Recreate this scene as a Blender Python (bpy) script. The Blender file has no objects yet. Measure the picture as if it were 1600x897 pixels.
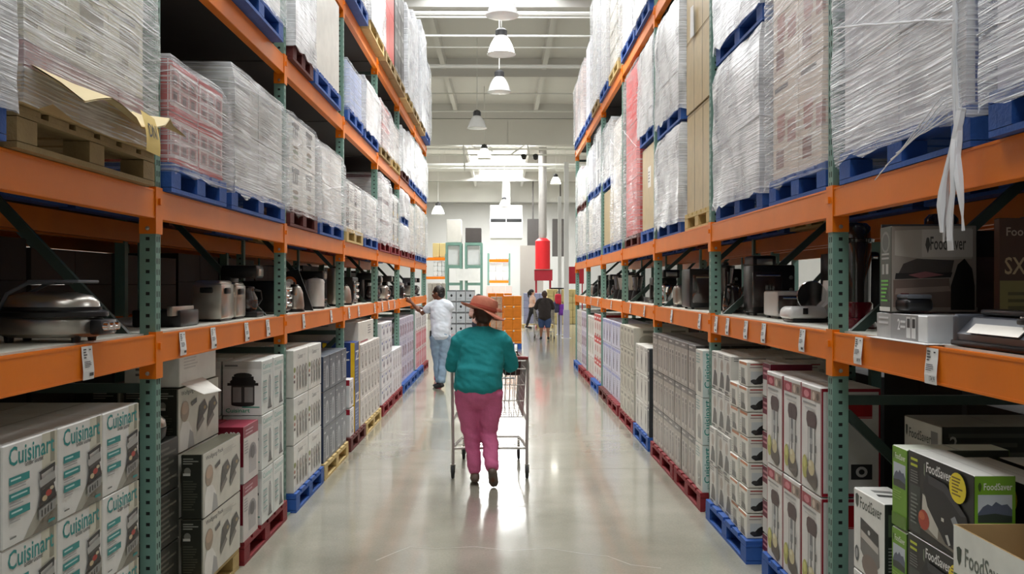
import bpy, bmesh, math, random
from mathutils import Vector, Matrix, noise
random.seed(7)
S = bpy.context.scene
COL = S.collection
PI = math.pi
# ------------------------------------------------------------------ camera, world, lights, exposure
F_PX, VPX, HY, EYE = 1450.0, 785.0, 445.0, 1.70
cd = bpy.data.cameras.new('camera'); cam = bpy.data.objects.new('camera', cd); COL.objects.link(cam)
cd.sensor_width = 36.0; cd.lens = F_PX/1600*36.0; cd.clip_end = 300; cd.clip_start = 0.05
cam.location = (0, 0, EYE)
cam.rotation_euler = (PI/2 + math.atan((HY-448.5)/F_PX), 0, -math.atan((800-VPX)/F_PX))
S.camera = cam
S.view_settings.view_transform = 'Standard'; S.view_settings.look = 'None'
S.view_settings.exposure = 1.10; S.view_settings.gamma = 1.0
S.view_settings.use_curve_mapping = False
w = bpy.data.worlds.new('world'); S.world = w; w.use_nodes = True
w.node_tree.nodes['Background'].inputs[0].default_value = (0.75, 0.85, 1, 1)
w.node_tree.nodes['Background'].inputs[1].default_value = 0.6
try:
    S.cycles.transparent_max_bounces = 12; S.cycles.max_bounces = 8; S.cycles.diffuse_bounces = 5
except Exception: pass
CEIL = 8.5
def area(name, loc, sx, sy, power, color=(1, .98, .95), rot=(0, 0, 0), spread=PI):
    ld = bpy.data.lights.new(name, 'AREA'); ld.shape = 'RECTANGLE'; ld.size = sx; ld.size_y = sy
    ld.energy = power; ld.color = color; ld.spread = spread
    o = bpy.data.objects.new(name, ld); COL.objects.link(o); o.location = loc; o.rotation_euler = rot
    return o
FILL_Y = [-1, 6, 13, 19]
for yy in FILL_Y:
    area('skylight_and_fill', (-0.25, yy, CEIL-0.03), 2.4, 4.6, 160, (.97, .99, 1))  # unseen ceiling panels added as fill over the near aisle
for yy in (42, 48, 56):
    area('skylight_and_fill', (-0.1, yy if yy < 50 else 55.5, CEIL-0.03), 2.4, 3.6, 520, (.97, .99, 1))  # last one is the visible skylight; the nearer two are added fill
for yy in (70,):
    area('skylight_and_fill', (-0.1, yy, CEIL-0.03), 7, 4, 1100, (.97, .99, 1))  # added fill panel that brightens the far wall
for xx in (-9.5, 9.5):
    for yy in (5, 19, 33, 47, 61):
        area('skylight_and_fill', (xx, yy, CEIL-0.03), 3.0, 5.0, 330, (.97, .99, 1))  # unseen side panels added as fill beyond both racks

# ------------------------------------------------------------------ helpers
def lin(c):
    r = []
    for v in c[:3]:
        v = v/255.0
        r.append(v/12.92 if v <= .04045 else ((v+.055)/1.055)**2.4)
    return (r[0], r[1], r[2], 1.0)
MATS = {}
def mat(name, rgb, rough=.6, metal=0.0, var=.10, scale=6.0, bump=0.0, coat=0.0, spec=.5, emis=0.0, trans=0.0, bscale=60):
    if name in MATS: return MATS[name]
    m = bpy.data.materials.new(name); m.use_nodes = True; nt = m.node_tree; N = nt.nodes; L = nt.links
    b = N['Principled BSDF']
    c = lin(rgb)
    tc = N.new('ShaderNodeTexCoord'); nz = N.new('ShaderNodeTexNoise')
    nz.inputs['Scale'].default_value = scale; nz.inputs['Detail'].default_value = 4
    L.new(tc.outputs['Object'], nz.inputs['Vector'])
    mx = N.new('ShaderNodeMix'); mx.data_type = 'RGBA'
    mx.inputs[6].default_value = (c[0]*(1-var), c[1]*(1-var), c[2]*(1-var), 1)
    mx.inputs[7].default_value = (min(1, c[0]*(1+var)), min(1, c[1]*(1+var)), min(1, c[2]*(1+var)), 1)
    L.new(nz.outputs['Fac'], mx.inputs[0]); L.new(mx.outputs[2], b.inputs['Base Color'])
    b.inputs['Roughness'].default_value = rough; b.inputs['Metallic'].default_value = metal
    b.inputs['Coat Weight'].default_value = coat; b.inputs['Specular IOR Level'].default_value = spec
    b.inputs['Transmission Weight'].default_value = trans
    if emis:
        L.new(mx.outputs[2], b.inputs['Emission Color']); b.inputs['Emission Strength'].default_value = emis
    if bump:
        n2 = N.new('ShaderNodeTexNoise'); n2.inputs['Scale'].default_value = bscale; L.new(tc.outputs['Object'], n2.inputs['Vector'])
        bp = N.new('ShaderNodeBump'); bp.inputs['Strength'].default_value = bump; bp.inputs['Distance'].default_value = .01
        L.new(n2.outputs['Fac'], bp.inputs['Height']); L.new(bp.outputs['Normal'], b.inputs['Normal'])
    MATS[name] = m
    return m
def print_mat():
    m = bpy.data.materials.new('printed_card'); m.use_nodes = True; nt = m.node_tree; N = nt.nodes; L = nt.links
    b = N['Principled BSDF']; at = N.new('ShaderNodeAttribute'); at.attribute_name = 'Col'
    tc = N.new('ShaderNodeTexCoord'); nz = N.new('ShaderNodeTexNoise'); nz.inputs['Scale'].default_value = 9
    nz.inputs['Detail'].default_value = 5
    L.new(tc.outputs['Object'], nz.inputs['Vector'])
    mr = N.new('ShaderNodeMapRange'); mr.inputs[1].default_value = .3; mr.inputs[2].default_value = .7
    mr.inputs[3].default_value = .90; mr.inputs[4].default_value = 1.04
    L.new(nz.outputs['Fac'], mr.inputs[0])
    mx = N.new('ShaderNodeMix'); mx.data_type = 'RGBA'; mx.blend_type = 'MULTIPLY'; mx.inputs[0].default_value = 1
    L.new(at.outputs['Color'], mx.inputs[6]); L.new(mr.outputs[0], mx.inputs[7]); L.new(mx.outputs[2], b.inputs['Base Color'])
    b.inputs['Roughness'].default_value = .38; b.inputs['Specular IOR Level'].default_value = .45
    return m
PRINT = print_mat()
def film_mat(name, base, amp, ang, tint=(230, 232, 236), sc=1.0):
    m = bpy.data.materials.new(name); m.use_nodes = True; nt = m.node_tree; N = nt.nodes; L = nt.links
    b = N['Principled BSDF']; b.inputs['Base Color'].default_value = lin(tint); b.inputs['Roughness'].default_value = .22
    b.inputs['Specular IOR Level'].default_value = .9
    out = N['Material Output']
    tc = N.new('ShaderNodeTexCoord'); mp = N.new('ShaderNodeMapping')
    mp.inputs['Rotation'].default_value = (ang, ang*.7, 0); mp.inputs['Scale'].default_value = (1.1*sc, 1.1*sc, 58*sc)
    L.new(tc.outputs['Object'], mp.inputs['Vector'])
    n1 = N.new('ShaderNodeTexNoise'); n1.inputs['Scale'].default_value = 2.2; n1.inputs['Detail'].default_value = 6; n1.inputs['Distortion'].default_value = .35
    L.new(mp.outputs[0], n1.inputs['Vector'])
    n2 = N.new('ShaderNodeTexNoise'); n2.inputs['Scale'].default_value = 3.1*sc; n2.inputs['Detail'].default_value = 3; n2.inputs['Distortion'].default_value = 1.2
    L.new(tc.outputs['Object'], n2.inputs['Vector'])
    r1 = N.new('ShaderNodeMapRange'); r1.inputs[1].default_value = .47; r1.inputs[2].default_value = .70; r1.inputs[3].default_value = 0; r1.inputs[4].default_value = amp
    L.new(n1.outputs['Fac'], r1.inputs[0])
    r2 = N.new('ShaderNodeMapRange'); r2.inputs[1].default_value = .35; r2.inputs[2].default_value = .7; r2.inputs[3].default_value = base*.55; r2.inputs[4].default_value = base*1.5
    L.new(n2.outputs['Fac'], r2.inputs[0])
    ad = N.new('ShaderNodeMath'); ad.operation = 'ADD'; ad.use_clamp = True
    L.new(r1.outputs[0], ad.inputs[0]); L.new(r2.outputs[0], ad.inputs[1])
    tr = N.new('ShaderNodeBsdfTransparent'); mx = N.new('ShaderNodeMixShader')
    bp = N.new('ShaderNodeBump'); bp.inputs['Strength'].default_value = .6; bp.inputs['Distance'].default_value = .012
    a2 = N.new('ShaderNodeMath'); a2.operation = 'ADD'; L.new(n1.outputs['Fac'], a2.inputs[0]); L.new(n2.outputs['Fac'], a2.inputs[1])
    L.new(a2.outputs[0], bp.inputs['Height']); L.new(bp.outputs['Normal'], b.inputs['Normal'])
    L.new(ad.outputs[0], mx.inputs[0]); L.new(tr.outputs[0], mx.inputs[1]); L.new(b.outputs[0], mx.inputs[2]); L.new(mx.outputs[0], out.inputs[0])
    return m
ROPES = mat('bunched_film', (226, 228, 232), .3, 0, .05)
FILM = {'light': film_mat('stretch_film_light', .12, .62, .5), 'mid': film_mat('stretch_film_mid', .28, .6, -.45),
        'heavy': film_mat('stretch_film_heavy', .62, .5, .3), 'flat': film_mat('stretch_film_flat', .26, .8, .08),
        'pink': film_mat('stretch_film_pink', .38, .6, .9, (240, 205, 205))}

def link(o, parent=None):
    COL.objects.link(o)
    if parent is not None: o.parent = parent
    return o
def tag(o, label=None, cat=None, group=None, kind=None):
    if label:
        label = label.strip(); o['label'] = label
        n = len(label.replace('-', ' ').split())
        if n < 4 or n > 16: print('LABEL LENGTH', n, label)
    if cat: o['category'] = cat
    if group: o['group'] = group
    if kind: o['kind'] = kind
    return o
def empty(name, loc, label, cat, group=None, rz=0):
    o = bpy.data.objects.new(name, None); o.empty_display_size = .1; COL.objects.link(o); o.location = loc; o.rotation_euler.z = rz
    return tag(o, label, cat, group)

class MB:
    """collects geometry for one mesh"""
    def __init__(s): s.v = []; s.f = []; s.m = []; s.mi = 0; s.sm = []; s.smooth = False
    def add(s, vs, fs):
        o = len(s.v); s.v += [tuple(x) for x in vs]
        for f in fs: s.f.append([o+i for i in f]); s.m.append(s.mi); s.sm.append(s.smooth)
        return s
    def mat(s, i): s.mi = i; return s
    def box(s, x0, x1, y0, y1, z0, z1, M=None):
        vs = [Vector(p) for p in ((x0,y0,z0),(x1,y0,z0),(x1,y1,z0),(x0,y1,z0),(x0,y0,z1),(x1,y0,z1),(x1,y1,z1),(x0,y1,z1))]
        if M is not None: vs = [M @ p for p in vs]
        return s.add(vs, [(0,3,2,1),(4,5,6,7),(0,1,5,4),(1,2,6,5),(2,3,7,6),(3,0,4,7)])
    def cbox(s, c, d, M=None): return s.box(c[0]-d[0]/2, c[0]+d[0]/2, c[1]-d[1]/2, c[1]+d[1]/2, c[2]-d[2]/2, c[2]+d[2]/2, M)
    def rbox(s, c, d, r=.01, seg=2, M=None, taper=1.0):
        bm = bmesh.new(); bmesh.ops.create_cube(bm, size=1)
        for v in bm.verts:
            k = taper if v.co.z > 0 else 1
            v.co = Vector((v.co.x*d[0]*k, v.co.y*d[1]*k, v.co.z*d[2]))
        bmesh.ops.bevel(bm, geom=list(bm.edges), offset=min(r, min(d)*.45), segments=seg, profile=.5, affect='EDGES')
        bm.verts.index_update()
        vs = [v.co + Vector(c) for v in bm.verts]
        if M is not None: vs = [M @ p for p in vs]
        fs = [[v.index for v in f.verts] for f in bm.faces]; bm.free()
        q = s.smooth; s.smooth = True; s.add(vs, fs); s.smooth = q
        return s
    def tube(s, pts, r, n=8, closed=False, caps=True):
        pts = [Vector(p) for p in pts]; rs = r if isinstance(r, (list, tuple)) else [r]*len(pts)
        vs = []; K = len(pts); up = None
        for i, p in enumerate(pts):
            if closed: t = pts[(i+1) % K]-pts[i-1]
            else: t = pts[min(i+1, K-1)]-pts[max(i-1, 0)]
            if t.length < 1e-9: t = Vector((0,0,1))
            t.normalize()
            if up is None: up = Vector((0,0,1)) if abs(t.z) < .9 else Vector((1,0,0))
            u = (up - t*up.dot(t))
            if u.length < 1e-6: u = t.orthogonal()
            u.normalize(); up = u; w_ = t.cross(u)
            for a in range(n):
                th = 2*PI*a/n; vs.append(p + u*math.cos(th)*rs[i] + w_*math.sin(th)*rs[i])
        fs = []
        for i in range(K if closed else K-1):
            j = (i+1) % K
            for a in range(n): fs.append((i*n+a, i*n+(a+1) % n, j*n+(a+1) % n, j*n+a))
        if caps and not closed: fs.append(list(range(n))[::-1]); fs.append([(K-1)*n+a for a in range(n)])
        q = s.smooth; s.smooth = n > 5; s.add(vs, fs); s.smooth = q
        return s
    def lathe(s, prof, c=(0,0,0), n=20, sx=1, sy=1, M=None):
        vs = []
        for r, z in prof:
            for a in range(n):
                th = 2*PI*a/n; p = Vector((c[0]+r*sx*math.cos(th), c[1]+r*sy*math.sin(th), c[2]+z)); vs.append(M @ p if M is not None else p)
        fs = []
        for i in range(len(prof)-1):
            for a in range(n): fs.append((i*n+a, i*n+(a+1) % n, (i+1)*n+(a+1) % n, (i+1)*n+a))
        if prof[0][0] > 1e-5: fs.append(list(range(n))[::-1])
        if prof[-1][0] > 1e-5: fs.append([(len(prof)-1)*n+a for a in range(n)])
        q = s.smooth; s.smooth = True; s.add(vs, fs); s.smooth = q
        return s
    def prism(s, poly, axis, a0, a1):
        """poly of 2D points in the plane normal to axis, extruded a0..a1"""
        def mk(p, a): return {'x': (a, p[0], p[1]), 'y': (p[0], a, p[1]), 'z': (p[0], p[1], a)}[axis]
        n = len(poly); vs = [mk(p, a0) for p in poly]+[mk(p, a1) for p in poly]
        fs = [list(range(n))[::-1], list(range(n, 2*n))]+[(i, (i+1) % n, n+(i+1) % n, n+i) for i in range(n)]
        return s.add(vs, fs)
    def mesh(s, name, mats):
        me = bpy.data.meshes.new(name); me.from_pydata(s.v, [], s.f)
        if not isinstance(mats, (list, tuple)): mats = [mats]
        for m in mats: me.materials.append(m)
        me.polygons.foreach_set('material_index', s.m); me.polygons.foreach_set('use_smooth', s.sm)
        bm = bmesh.new(); bm.from_mesh(me); bmesh.ops.recalc_face_normals(bm, faces=bm.faces); bm.to_mesh(me); bm.free()
        if any(s.sm): me.set_sharp_from_angle(angle=math.radians(42))
        return me
    def obj(s, name, mats, parent=None, loc=None):
        o = bpy.data.objects.new(name, s.mesh(name, mats)); link(o, parent)
        if loc is not None: o.location = loc
        return o
def inst(name, me, parent=None, loc=(0,0,0), rz=0):
    o = bpy.data.objects.new(name, me); link(o, parent); o.location = loc; o.rotation_euler.z = rz
    return o
def tree_copy(o, parent=None):
    c = o.copy(); COL.objects.link(c)
    if parent is not None: c.parent = parent
    for ch in list(o.children): tree_copy(ch, c)
    return c

ORD = ['nearest', 'second', 'third', 'fourth', 'fifth', 'sixth', 'seventh', 'eighth', 'ninth', 'tenth']
def rowword(i, n):
    if n == 1: return ''
    if i == n-1: return 'top row'
    if i == 0: return 'bottom row'
    return ORD[i]+' row up'
def colword(j, n): return '' if n == 1 else ORD[j]+' column'

# ------------------------------------------------------------------ materials
M_green = mat('rack_green_paint', (112, 148, 136), .42, 0, .12, 8, .05, spec=.5)
M_orange = mat('rack_orange_paint', (228, 120, 4), .40, 0, .10, 5, .04, spec=.4)
M_darkgreen = mat('brace_green_paint', (58, 76, 70), .5, 0, .12)
M_hole_shade = mat('post_hole_shade', (24, 26, 26), .7)
M_bolt = mat('zinc_bolt', (200, 200, 195), .3, .9)
M_shelf = mat('white_shelf_board', (226, 226, 214), .5)
M_paper = mat('white_tag_paper', (228, 228, 226), .6)
M_ink = mat('tag_ink', (70, 70, 72), .6)
M_white = mat('white_paint', (224, 224, 220), .55, 0, .03, 2)
M_black = mat('black_plastic', (22, 22, 24), .32)
M_steel = mat('brushed_steel', (190, 186, 178), .28, .9, .08, 20)
M_chrome = mat('chrome', (225, 225, 225), .12, 1)
M_grey = mat('grey_plastic', (92, 96, 104), .38)
M_wplastic = mat('white_plastic', (222, 222, 220), .3)
M_glass = mat('smoked_glass', (60, 50, 50), .05, 0, .05, trans=.0, spec=.8, coat=.8)
M_maroon = mat('maroon_enamel', (110, 14, 36), .18, 0, .08, coat=.8)
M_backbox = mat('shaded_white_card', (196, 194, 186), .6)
M_card = mat('kraft_cardboard', (186, 158, 112), .8, 0, .10, 10, .1)
M_rubber = mat('black_rubber', (30, 30, 32), .6)
PAL = {'blue': mat('blue_painted_wood', (36, 84, 160), .6, 0, .28, 9, .25), 'red': mat('red_painted_wood', (128, 26, 34), .62, 0, .25, 9, .25),
       'wood': mat('natural_pallet_wood', (196, 172, 116), .7, 0, .2, 12, .3), 'maroon': mat('maroon_painted_wood', (92, 34, 30), .65, 0, .25, 9, .25),
       'oldwood': mat('weathered_pallet_wood', (150, 128, 88), .75, 0, .28, 12, .3)}

# ------------------------------------------------------------------ room shell
fl = MB().box(-20, 20, -10, 78, -.06, -.02).obj('floor', mat('floor_joint_filler', (84, 82, 74), .8)); tag(fl, kind='structure')
def floor_mat():
    m = bpy.data.materials.new('polished_concrete'); m.use_nodes = True; N = m.node_tree.nodes; L = m.node_tree.links
    b = N['Principled BSDF']; tc = N.new('ShaderNodeNewGeometry')
    n1 = N.new('ShaderNodeTexNoise'); n1.inputs['Scale'].default_value = .8; n1.inputs['Detail'].default_value = 7; n1.inputs['Roughness'].default_value = .6
    n2 = N.new('ShaderNodeTexNoise'); n2.inputs['Scale'].default_value = 70; n2.inputs['Detail'].default_value = 4
    n3 = N.new('ShaderNodeTexNoise'); n3.inputs['Scale'].default_value = 2.6; n3.inputs['Detail'].default_value = 4
    for n in (n1, n2, n3): L.new(tc.outputs['Position'], n.inputs['Vector'])
    cr = N.new('ShaderNodeValToRGB'); cr.color_ramp.elements[0].position = .32; cr.color_ramp.elements[1].position = .68
    cr.color_ramp.elements[0].color = lin((152, 150, 134)); cr.color_ramp.elements[1].color = lin((188, 186, 170))
    L.new(n1.outputs['Fac'], cr.inputs[0])
    mx = N.new('ShaderNodeMix'); mx.data_type = 'RGBA'; mx.blend_type = 'MULTIPLY'; mx.inputs[0].default_value = .35
    L.new(cr.outputs[0], mx.inputs[6]); L.new(n2.outputs['Fac'], mx.inputs[7]); L.new(mx.outputs[2], b.inputs['Base Color'])
    mr = N.new('ShaderNodeMapRange'); mr.inputs[3].default_value = .10; mr.inputs[4].default_value = .24; L.new(n3.outputs['Fac'], mr.inputs[0])
    L.new(mr.outputs[0], b.inputs['Roughness']); b.inputs['Specular IOR Level'].default_value = .75
    b.inputs['Coat Weight'].default_value = .35; b.inputs['Coat Roughness'].default_value = .07
    bp = N.new('ShaderNodeBump'); bp.inputs['Strength'].default_value = .06; bp.inputs['Distance'].default_value = .02
    L.new(n3.outputs['Fac'], bp.inputs['Height']); L.new(bp.outputs['Normal'], b.inputs['Normal'])
    return m
MF = floor_mat()
SLX, SLY = 6.1, 4.15
sl = MB().box(.003, SLX-.003, .003, SLY-.003, -.02, 0).mesh('floor_slab', MF)
Y0S = 8.56-3*SLY
for i in range(-3, 3):
    for j in range(0, 17):
        inst('floor_slab', sl, fl, (-3.05+i*SLX, Y0S+j*SLY, 0))
# hairline crack across the near slab
cr = MB(); pts = [(-.78, 5.72), (-.66, 5.93), (-.60, 6.02), (-.42, 5.98), (-.18, 6.02), (.05, 5.93), (.3, 5.98), (.5, 5.86), (.66, 5.80), (.78, 5.62), (.95, 5.55)]
for (a, b_) in zip(pts, pts[1:]):
    d = Vector((b_[0]-a[0], b_[1]-a[1])); nn = Vector((-d.y, d.x)).normalized()*.0022
    cr.add([(a[0]-nn.x, a[1]-nn.y, .0008), (b_[0]-nn.x, b_[1]-nn.y, .0008), (b_[0]+nn.x, b_[1]+nn.y, .0008), (a[0]+nn.x, a[1]+nn.y, .0008)], [(0,1,2,3)])
cr.obj('floor_crack', mat('pale_crack_filler', (206, 204, 192), .8), fl)

M_ceil = mat('ceiling_white', (214, 212, 208), .8, 0, .03, 1)
ce = MB().box(-20, 20, -10, 78, CEIL, CEIL+.1).obj('ceiling', M_ceil); tag(ce, kind='structure')
for y in list(range(0, 61, 7))+[68]:
    MB().box(-20, 20, y-.11, y+.11, CEIL-.55, CEIL).obj('ceiling_beam', M_ceil, ce)
for x in (-16, -12.5, -7, -1.75, 1.25, 7, 12.5, 16):
    MB().box(x-.07, x+.07, -10, 61, CEIL-.34, CEIL-.001).obj('ceiling_girder', M_ceil, ce)
# skylight frames; the near row goes round the added fill panels
def skylight(x, y, sx, sy):
    m = MB()
    for (a, b_, c, d) in ((-sx/2-.1, -sx/2, -sy/2-.1, sy/2+.1), (sx/2, sx/2+.1, -sy/2-.1, sy/2+.1), (-sx/2, sx/2, -sy/2-.1, -sy/2), (-sx/2, sx/2, sy/2, sy/2+.1)):
        m.box(x+a, x+b_, y+c, y+d, CEIL-.16, CEIL-.002)
    m.obj('skylight_frame', M_white, ce)
for yy in FILL_Y: skylight(-.25, yy, 2.4, 4.6)
skylight(-.1, 55.5, 2.4, 3.6)
M_wall = mat('wall_white', (216, 214, 208), .7, 0, .04, 1.2)
for nm, a in (('wall_left', (-20.2, -20, -10, 78, 0, CEIL)), ('wall_right', (20, 20.2, -10, 78, 0, CEIL)),
              ('wall_front', (-20, 20, 77.8, 78, 0, CEIL)), ('wall_back', (-20, 20, -10.2, -10, 0, CEIL))):
    tag(MB().box(*a).obj(nm, M_wall), kind='structure')
# deep white soffits across the hall: separate panels
def soffit(nm, y, z0, z1, xs, m):
    o = MB().box(-20, 20, y+.02, y+.2, z0+.02, z1).obj(nm, m); tag(o, kind='structure')
    for a, b_ in zip(xs, xs[1:]): MB().box(a+.01, b_-.01, y-.02, y+.02, z0, z1-.01).obj('soffit_panel', m, o)
soffit('trim_1', 34.9, 6.95, CEIL-.56, [-20, -14, -9, -4.3, .2, 4.8, 9, 14, 20], M_wall)
soffit('trim_2', 61.2, 7.15, CEIL-.01, [-20, -12, -6, 0, 6, 12, 20], M_wall)

# ------------------------------------------------------------------ printed artwork (flat print on card faces)
TXT = {}
def text_geo(st):
    if st in TXT: return TXT[st]
    cu = bpy.data.curves.new('txt', 'FONT'); cu.body = st; cu.resolution_u = 2; cu.size = 1; cu.offset = .012
    o = bpy.data.objects.new('txt', cu); COL.objects.link(o)
    dg = bpy.context.evaluated_depsgraph_get(); dg.update()
    me = bpy.data.meshes.new_from_object(o.evaluated_get(dg))
    vs = [(v.co.x, v.co.y) for v in me.vertices]; fs = [list(p.vertices) for p in me.polygons]
    bpy.data.objects.remove(o); bpy.data.curves.remove(cu); bpy.data.meshes.remove(me)
    x0 = min(v[0] for v in vs); x1 = max(v[0] for v in vs); y0 = min(v[1] for v in vs); y1 = max(v[1] for v in vs)
    TXT[st] = ([((a-x0)/(x1-x0), (b-y0)/(y1-y0)) for a, b in vs], fs)
    return TXT[st]
# art elements; u,v run 0..1 over the face (v up)
def R(x0, y0, x1, y1, c): return [([(x0,y0),(x1,y0),(x1,y1),(x0,y1)], c)]
def E(cx, cy, rx, ry, c, n=14): return [([(cx+rx*math.cos(2*PI*i/n), cy+ry*math.sin(2*PI*i/n)) for i in range(n)], c)]
def P(pts, c): return [(pts, c)]
def LN(x0, y0, x1, y1, n, c, seed=0):
    rr = random.Random(seed+n); h = (y1-y0)/n; o = []
    for i in range(n): o += R(x0, y1-h*(i+.65), x0+(x1-x0)*rr.uniform(.55, 1), y1-h*(i+.2), c)
    return o
def T(x, y, w_, h, st, c, rot=0): return [('T', x, y, w_, h, st, c, rot)]
EPS = .00022
def carton_mesh(name, dx, dy, h, A, B, base=(228, 228, 224), side=None, top=None, A2=None, topart=None, open_top=False):
    """box with its base at the origin. A = art on the two faces normal to x, B = art on the two faces normal to y"""
    vs, fs, cs = [], [], []
    hx, hy = dx/2, dy/2; side = side or base; top = top or base
    r = min(.004, dx*.05)
    # chamfered box, welded corners
    bm = bmesh.new(); bmesh.ops.create_cube(bm, size=1)
    for v in bm.verts: v.co = Vector((v.co.x*dx, v.co.y*dy, (v.co.z+.5)*h))
    if open_top:
        tf = [f for f in bm.faces if f.normal.z > .9]
        bmesh.ops.delete(bm, geom=tf, context='FACES_ONLY')
    else:
        bmesh.ops.bevel(bm, geom=list(bm.edges), offset=r, segments=1, affect='EDGES')
    bm.verts.index_update()
    vs = [tuple(v.co) for v in bm.verts]
    for f in bm.faces:
        fs.append([v.index for v in f.verts]); n = f.normal
        cs.append(top if abs(n.z) > .5 else (base if abs(n.x) > .5 else side))
    bm.free()
    if open_top:   # inner wall, rim and four low flaps
        kraft = (176, 148, 106); t = .006; o = len(vs)
        vs += [(-hx+t,-hy+t,h), (hx-t,-hy+t,h), (hx-t,hy-t,h), (-hx+t,hy-t,h), (-hx+t,-hy+t,t), (hx-t,-hy+t,t), (hx-t,hy-t,t), (-hx+t,hy-t,t),
               (-hx,-hy,h), (hx,-hy,h), (hx,hy,h), (-hx,hy,h)]
        for q in ((0,4,5,1), (1,5,6,2), (2,6,7,3), (3,7,4,0), (4,7,6,5)): fs.append([o+i for i in q]); cs.append(kraft)
        for q in ((8,9,1,0), (9,10,2,1), (10,11,3,2), (11,8,0,3)): fs.append([o+i for i in q]); cs.append(kraft)
    def face(art, fn):
        k = 0
        for el in art:
            k += 1; d = EPS*min(k, 30)
            if el[0] == 'T':
                _, x, y, w_, hh, st, c, rot = el; tv, tf = text_geo(st); o = len(vs)
                for a, b_ in tv:
                    if rot: u, v = x+(1-b_)*w_, y+a*hh
                    else: u, v = x+a*w_, y+b_*hh
                    vs.append(fn(u, v, d))
                for f in tf: fs.append([o+i for i in f]); cs.append(c)
            else:
                pts, c = el; o = len(vs)
                for u, v in pts: vs.append(fn(min(max(u, .0), 1), min(max(v, .0), 1), d))
                fs.append(list(range(o, o+len(pts)))); cs.append(c)
    m_ = .99
    fX = lambda u, v, d: (hx+d, (u-.5)*dy*m_, h*(.005+.99*v)); fx = lambda u, v, d: (-hx-d, -(u-.5)*dy*m_, h*(.005+.99*v))
    fy = lambda u, v, d: ((u-.5)*dx*m_, -hy-d, h*(.005+.99*v)); fY = lambda u, v, d: (-(u-.5)*dx*m_, hy+d, h*(.005+.99*v))
    fT = lambda u, v, d: ((u-.5)*dx*m_, (v-.5)*dy*m_, h+d)
    face(A, fX); face(A2 if A2 is not None else A, fx); face(B, fy); face(B, fY)
    if not open_top:
        tp = topart if topart is not None else R(.485, .0, .515, 1, tuple(int(c*.82) for c in top))+R(0, .9, 1, .904, tuple(int(c*.75) for c in top))
        face(tp, fT)
    me = bpy.data.meshes.new(name); me.from_pydata(vs, [], fs); me.materials.append(PRINT)
    at = me.color_attributes.new('Col', 'FLOAT_COLOR', 'CORNER')
    buf = []
    for p, c in zip(me.polygons, cs): buf += list(lin(c))*p.loop_total
    at.data.foreach_set('color', buf)
    return me

TEAL = (28, 142, 140); GR = (120, 120, 118); DK = (46, 46, 46); LG = (200, 200, 196); MR = (120, 20, 44); WH = (232, 232, 230)
def art_grill(lines=True):
    a = R(.70, .62, 1, 1, (206, 204, 186))+R(.86, .68, .95, 1, (150, 148, 130))+P([(.35, .0), (1, 0), (1, .34), (.62, .26)], (168, 166, 154))+P([(.5, .0), (1, 0), (1, .2), (.75, .14)], (128, 124, 112))
    a += T(.10, .78, .84, .19, 'Cuisinart', TEAL)+T(.38, .735, .34, .05, 'Griddler Gourmet', DK)
    for i, y in enumerate((.60, .44, .28)):
        a += R(.10, y, .46, y+.075, TEAL)+LN(.13, y+.02, .42, y+.06, 1, (190, 225, 222), i)+LN(.10, y-.06, .40, y-.01, 2, (170, 172, 172), i)
    a += LN(.10, .06, .28, .10, 1, GR)+R(.80, .05, .93, .08, TEAL)
    # open grill: handle, lid, plates, front with feet
    a += P([(.62,.62),(.93,.67),(.93,.63),(.64,.585)], DK)+P([(.63,.6),(.66,.6),(.68,.50),(.65,.49)], DK)+P([(.90,.66),(.935,.66),(.92,.52),(.89,.52)], DK)
    a += P([(.62,.53),(.92,.58),(.94,.50),(.64,.455)], (172, 172, 168))+P([(.64,.455),(.94,.50),(.93,.46),(.65,.42)], (70, 66, 62))
    a += P([(.66,.42),(.90,.46),(.96,.30),(.60,.25)], (44, 40, 38))+E(.80, .37, .06, .035, (176, 60, 50))+E(.72, .33, .05, .03, (196, 176, 140))+E(.86, .41, .04, .02, (200, 190, 160))
    a += P([(.60,.25),(.95,.30),(.93,.18),(.61,.12)], (150, 150, 146))+sum([R(.65+.06*i, .15+.01*i, .68+.06*i, .22+.01*i, (60, 60, 60)) for i in range(4)], [])
    a += P([(.60,.25),(.95,.30),(.95,.28),(.60,.23)], (90, 90, 88))
    return a
def art_puck_A():
    a = R(0, 0, 1, 1, (206, 204, 192))+T(.06, .86, .45, .09, 'Wolfgang Puck', (40, 40, 40))+LN(.50, .80, .95, .9, 4, (180, 178, 168), 3)
    a += E(.14, .62, .10, .17, (150, 132, 112))+E(.14, .67, .085, .10, (178, 150, 126))+P([(.02,.0),(.34,.0),(.30,.3),(.22,.44),(.08,.46),(.02,.3)], (226, 224, 218))+P([(.20,.0),(.36,.0),(.33,.22),(.25,.3)], (160, 160, 158))
    a += P([(.28,.72),(.42,.78),(.42,.7),(.3,.66)], (70, 70, 68))
    for x in (.42, .68):
        a += P([(x,.28),(x+.16,.42),(x+.20,.70),(x+.06,.62)], (54, 50, 44))+P([(x,.28),(x+.16,.42),(x+.19,.36),(x+.02,.20)], (112, 108, 100))+P([(x+.06,.62),(x+.2,.7),(x+.28,.54),(x+.17,.44)], (72, 68, 60))+E(x+.2, .56, .03, .03, (150, 130, 80))
    return a
def art_puck_B():
    dk = (40, 41, 34)
    return R(0, 0, 1, 1, dk)+R(.94, 0, 1, 1, (150, 150, 140))+LN(.08, .84, .8, .95, 3, (150, 150, 140), 5)+E(.28, .74, .16, .06, (120, 118, 110))+R(.08, .67, .42, .71, (190, 188, 180))+LN(.08, .12, .82, .60, 12, (78, 78, 66), 9)
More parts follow.
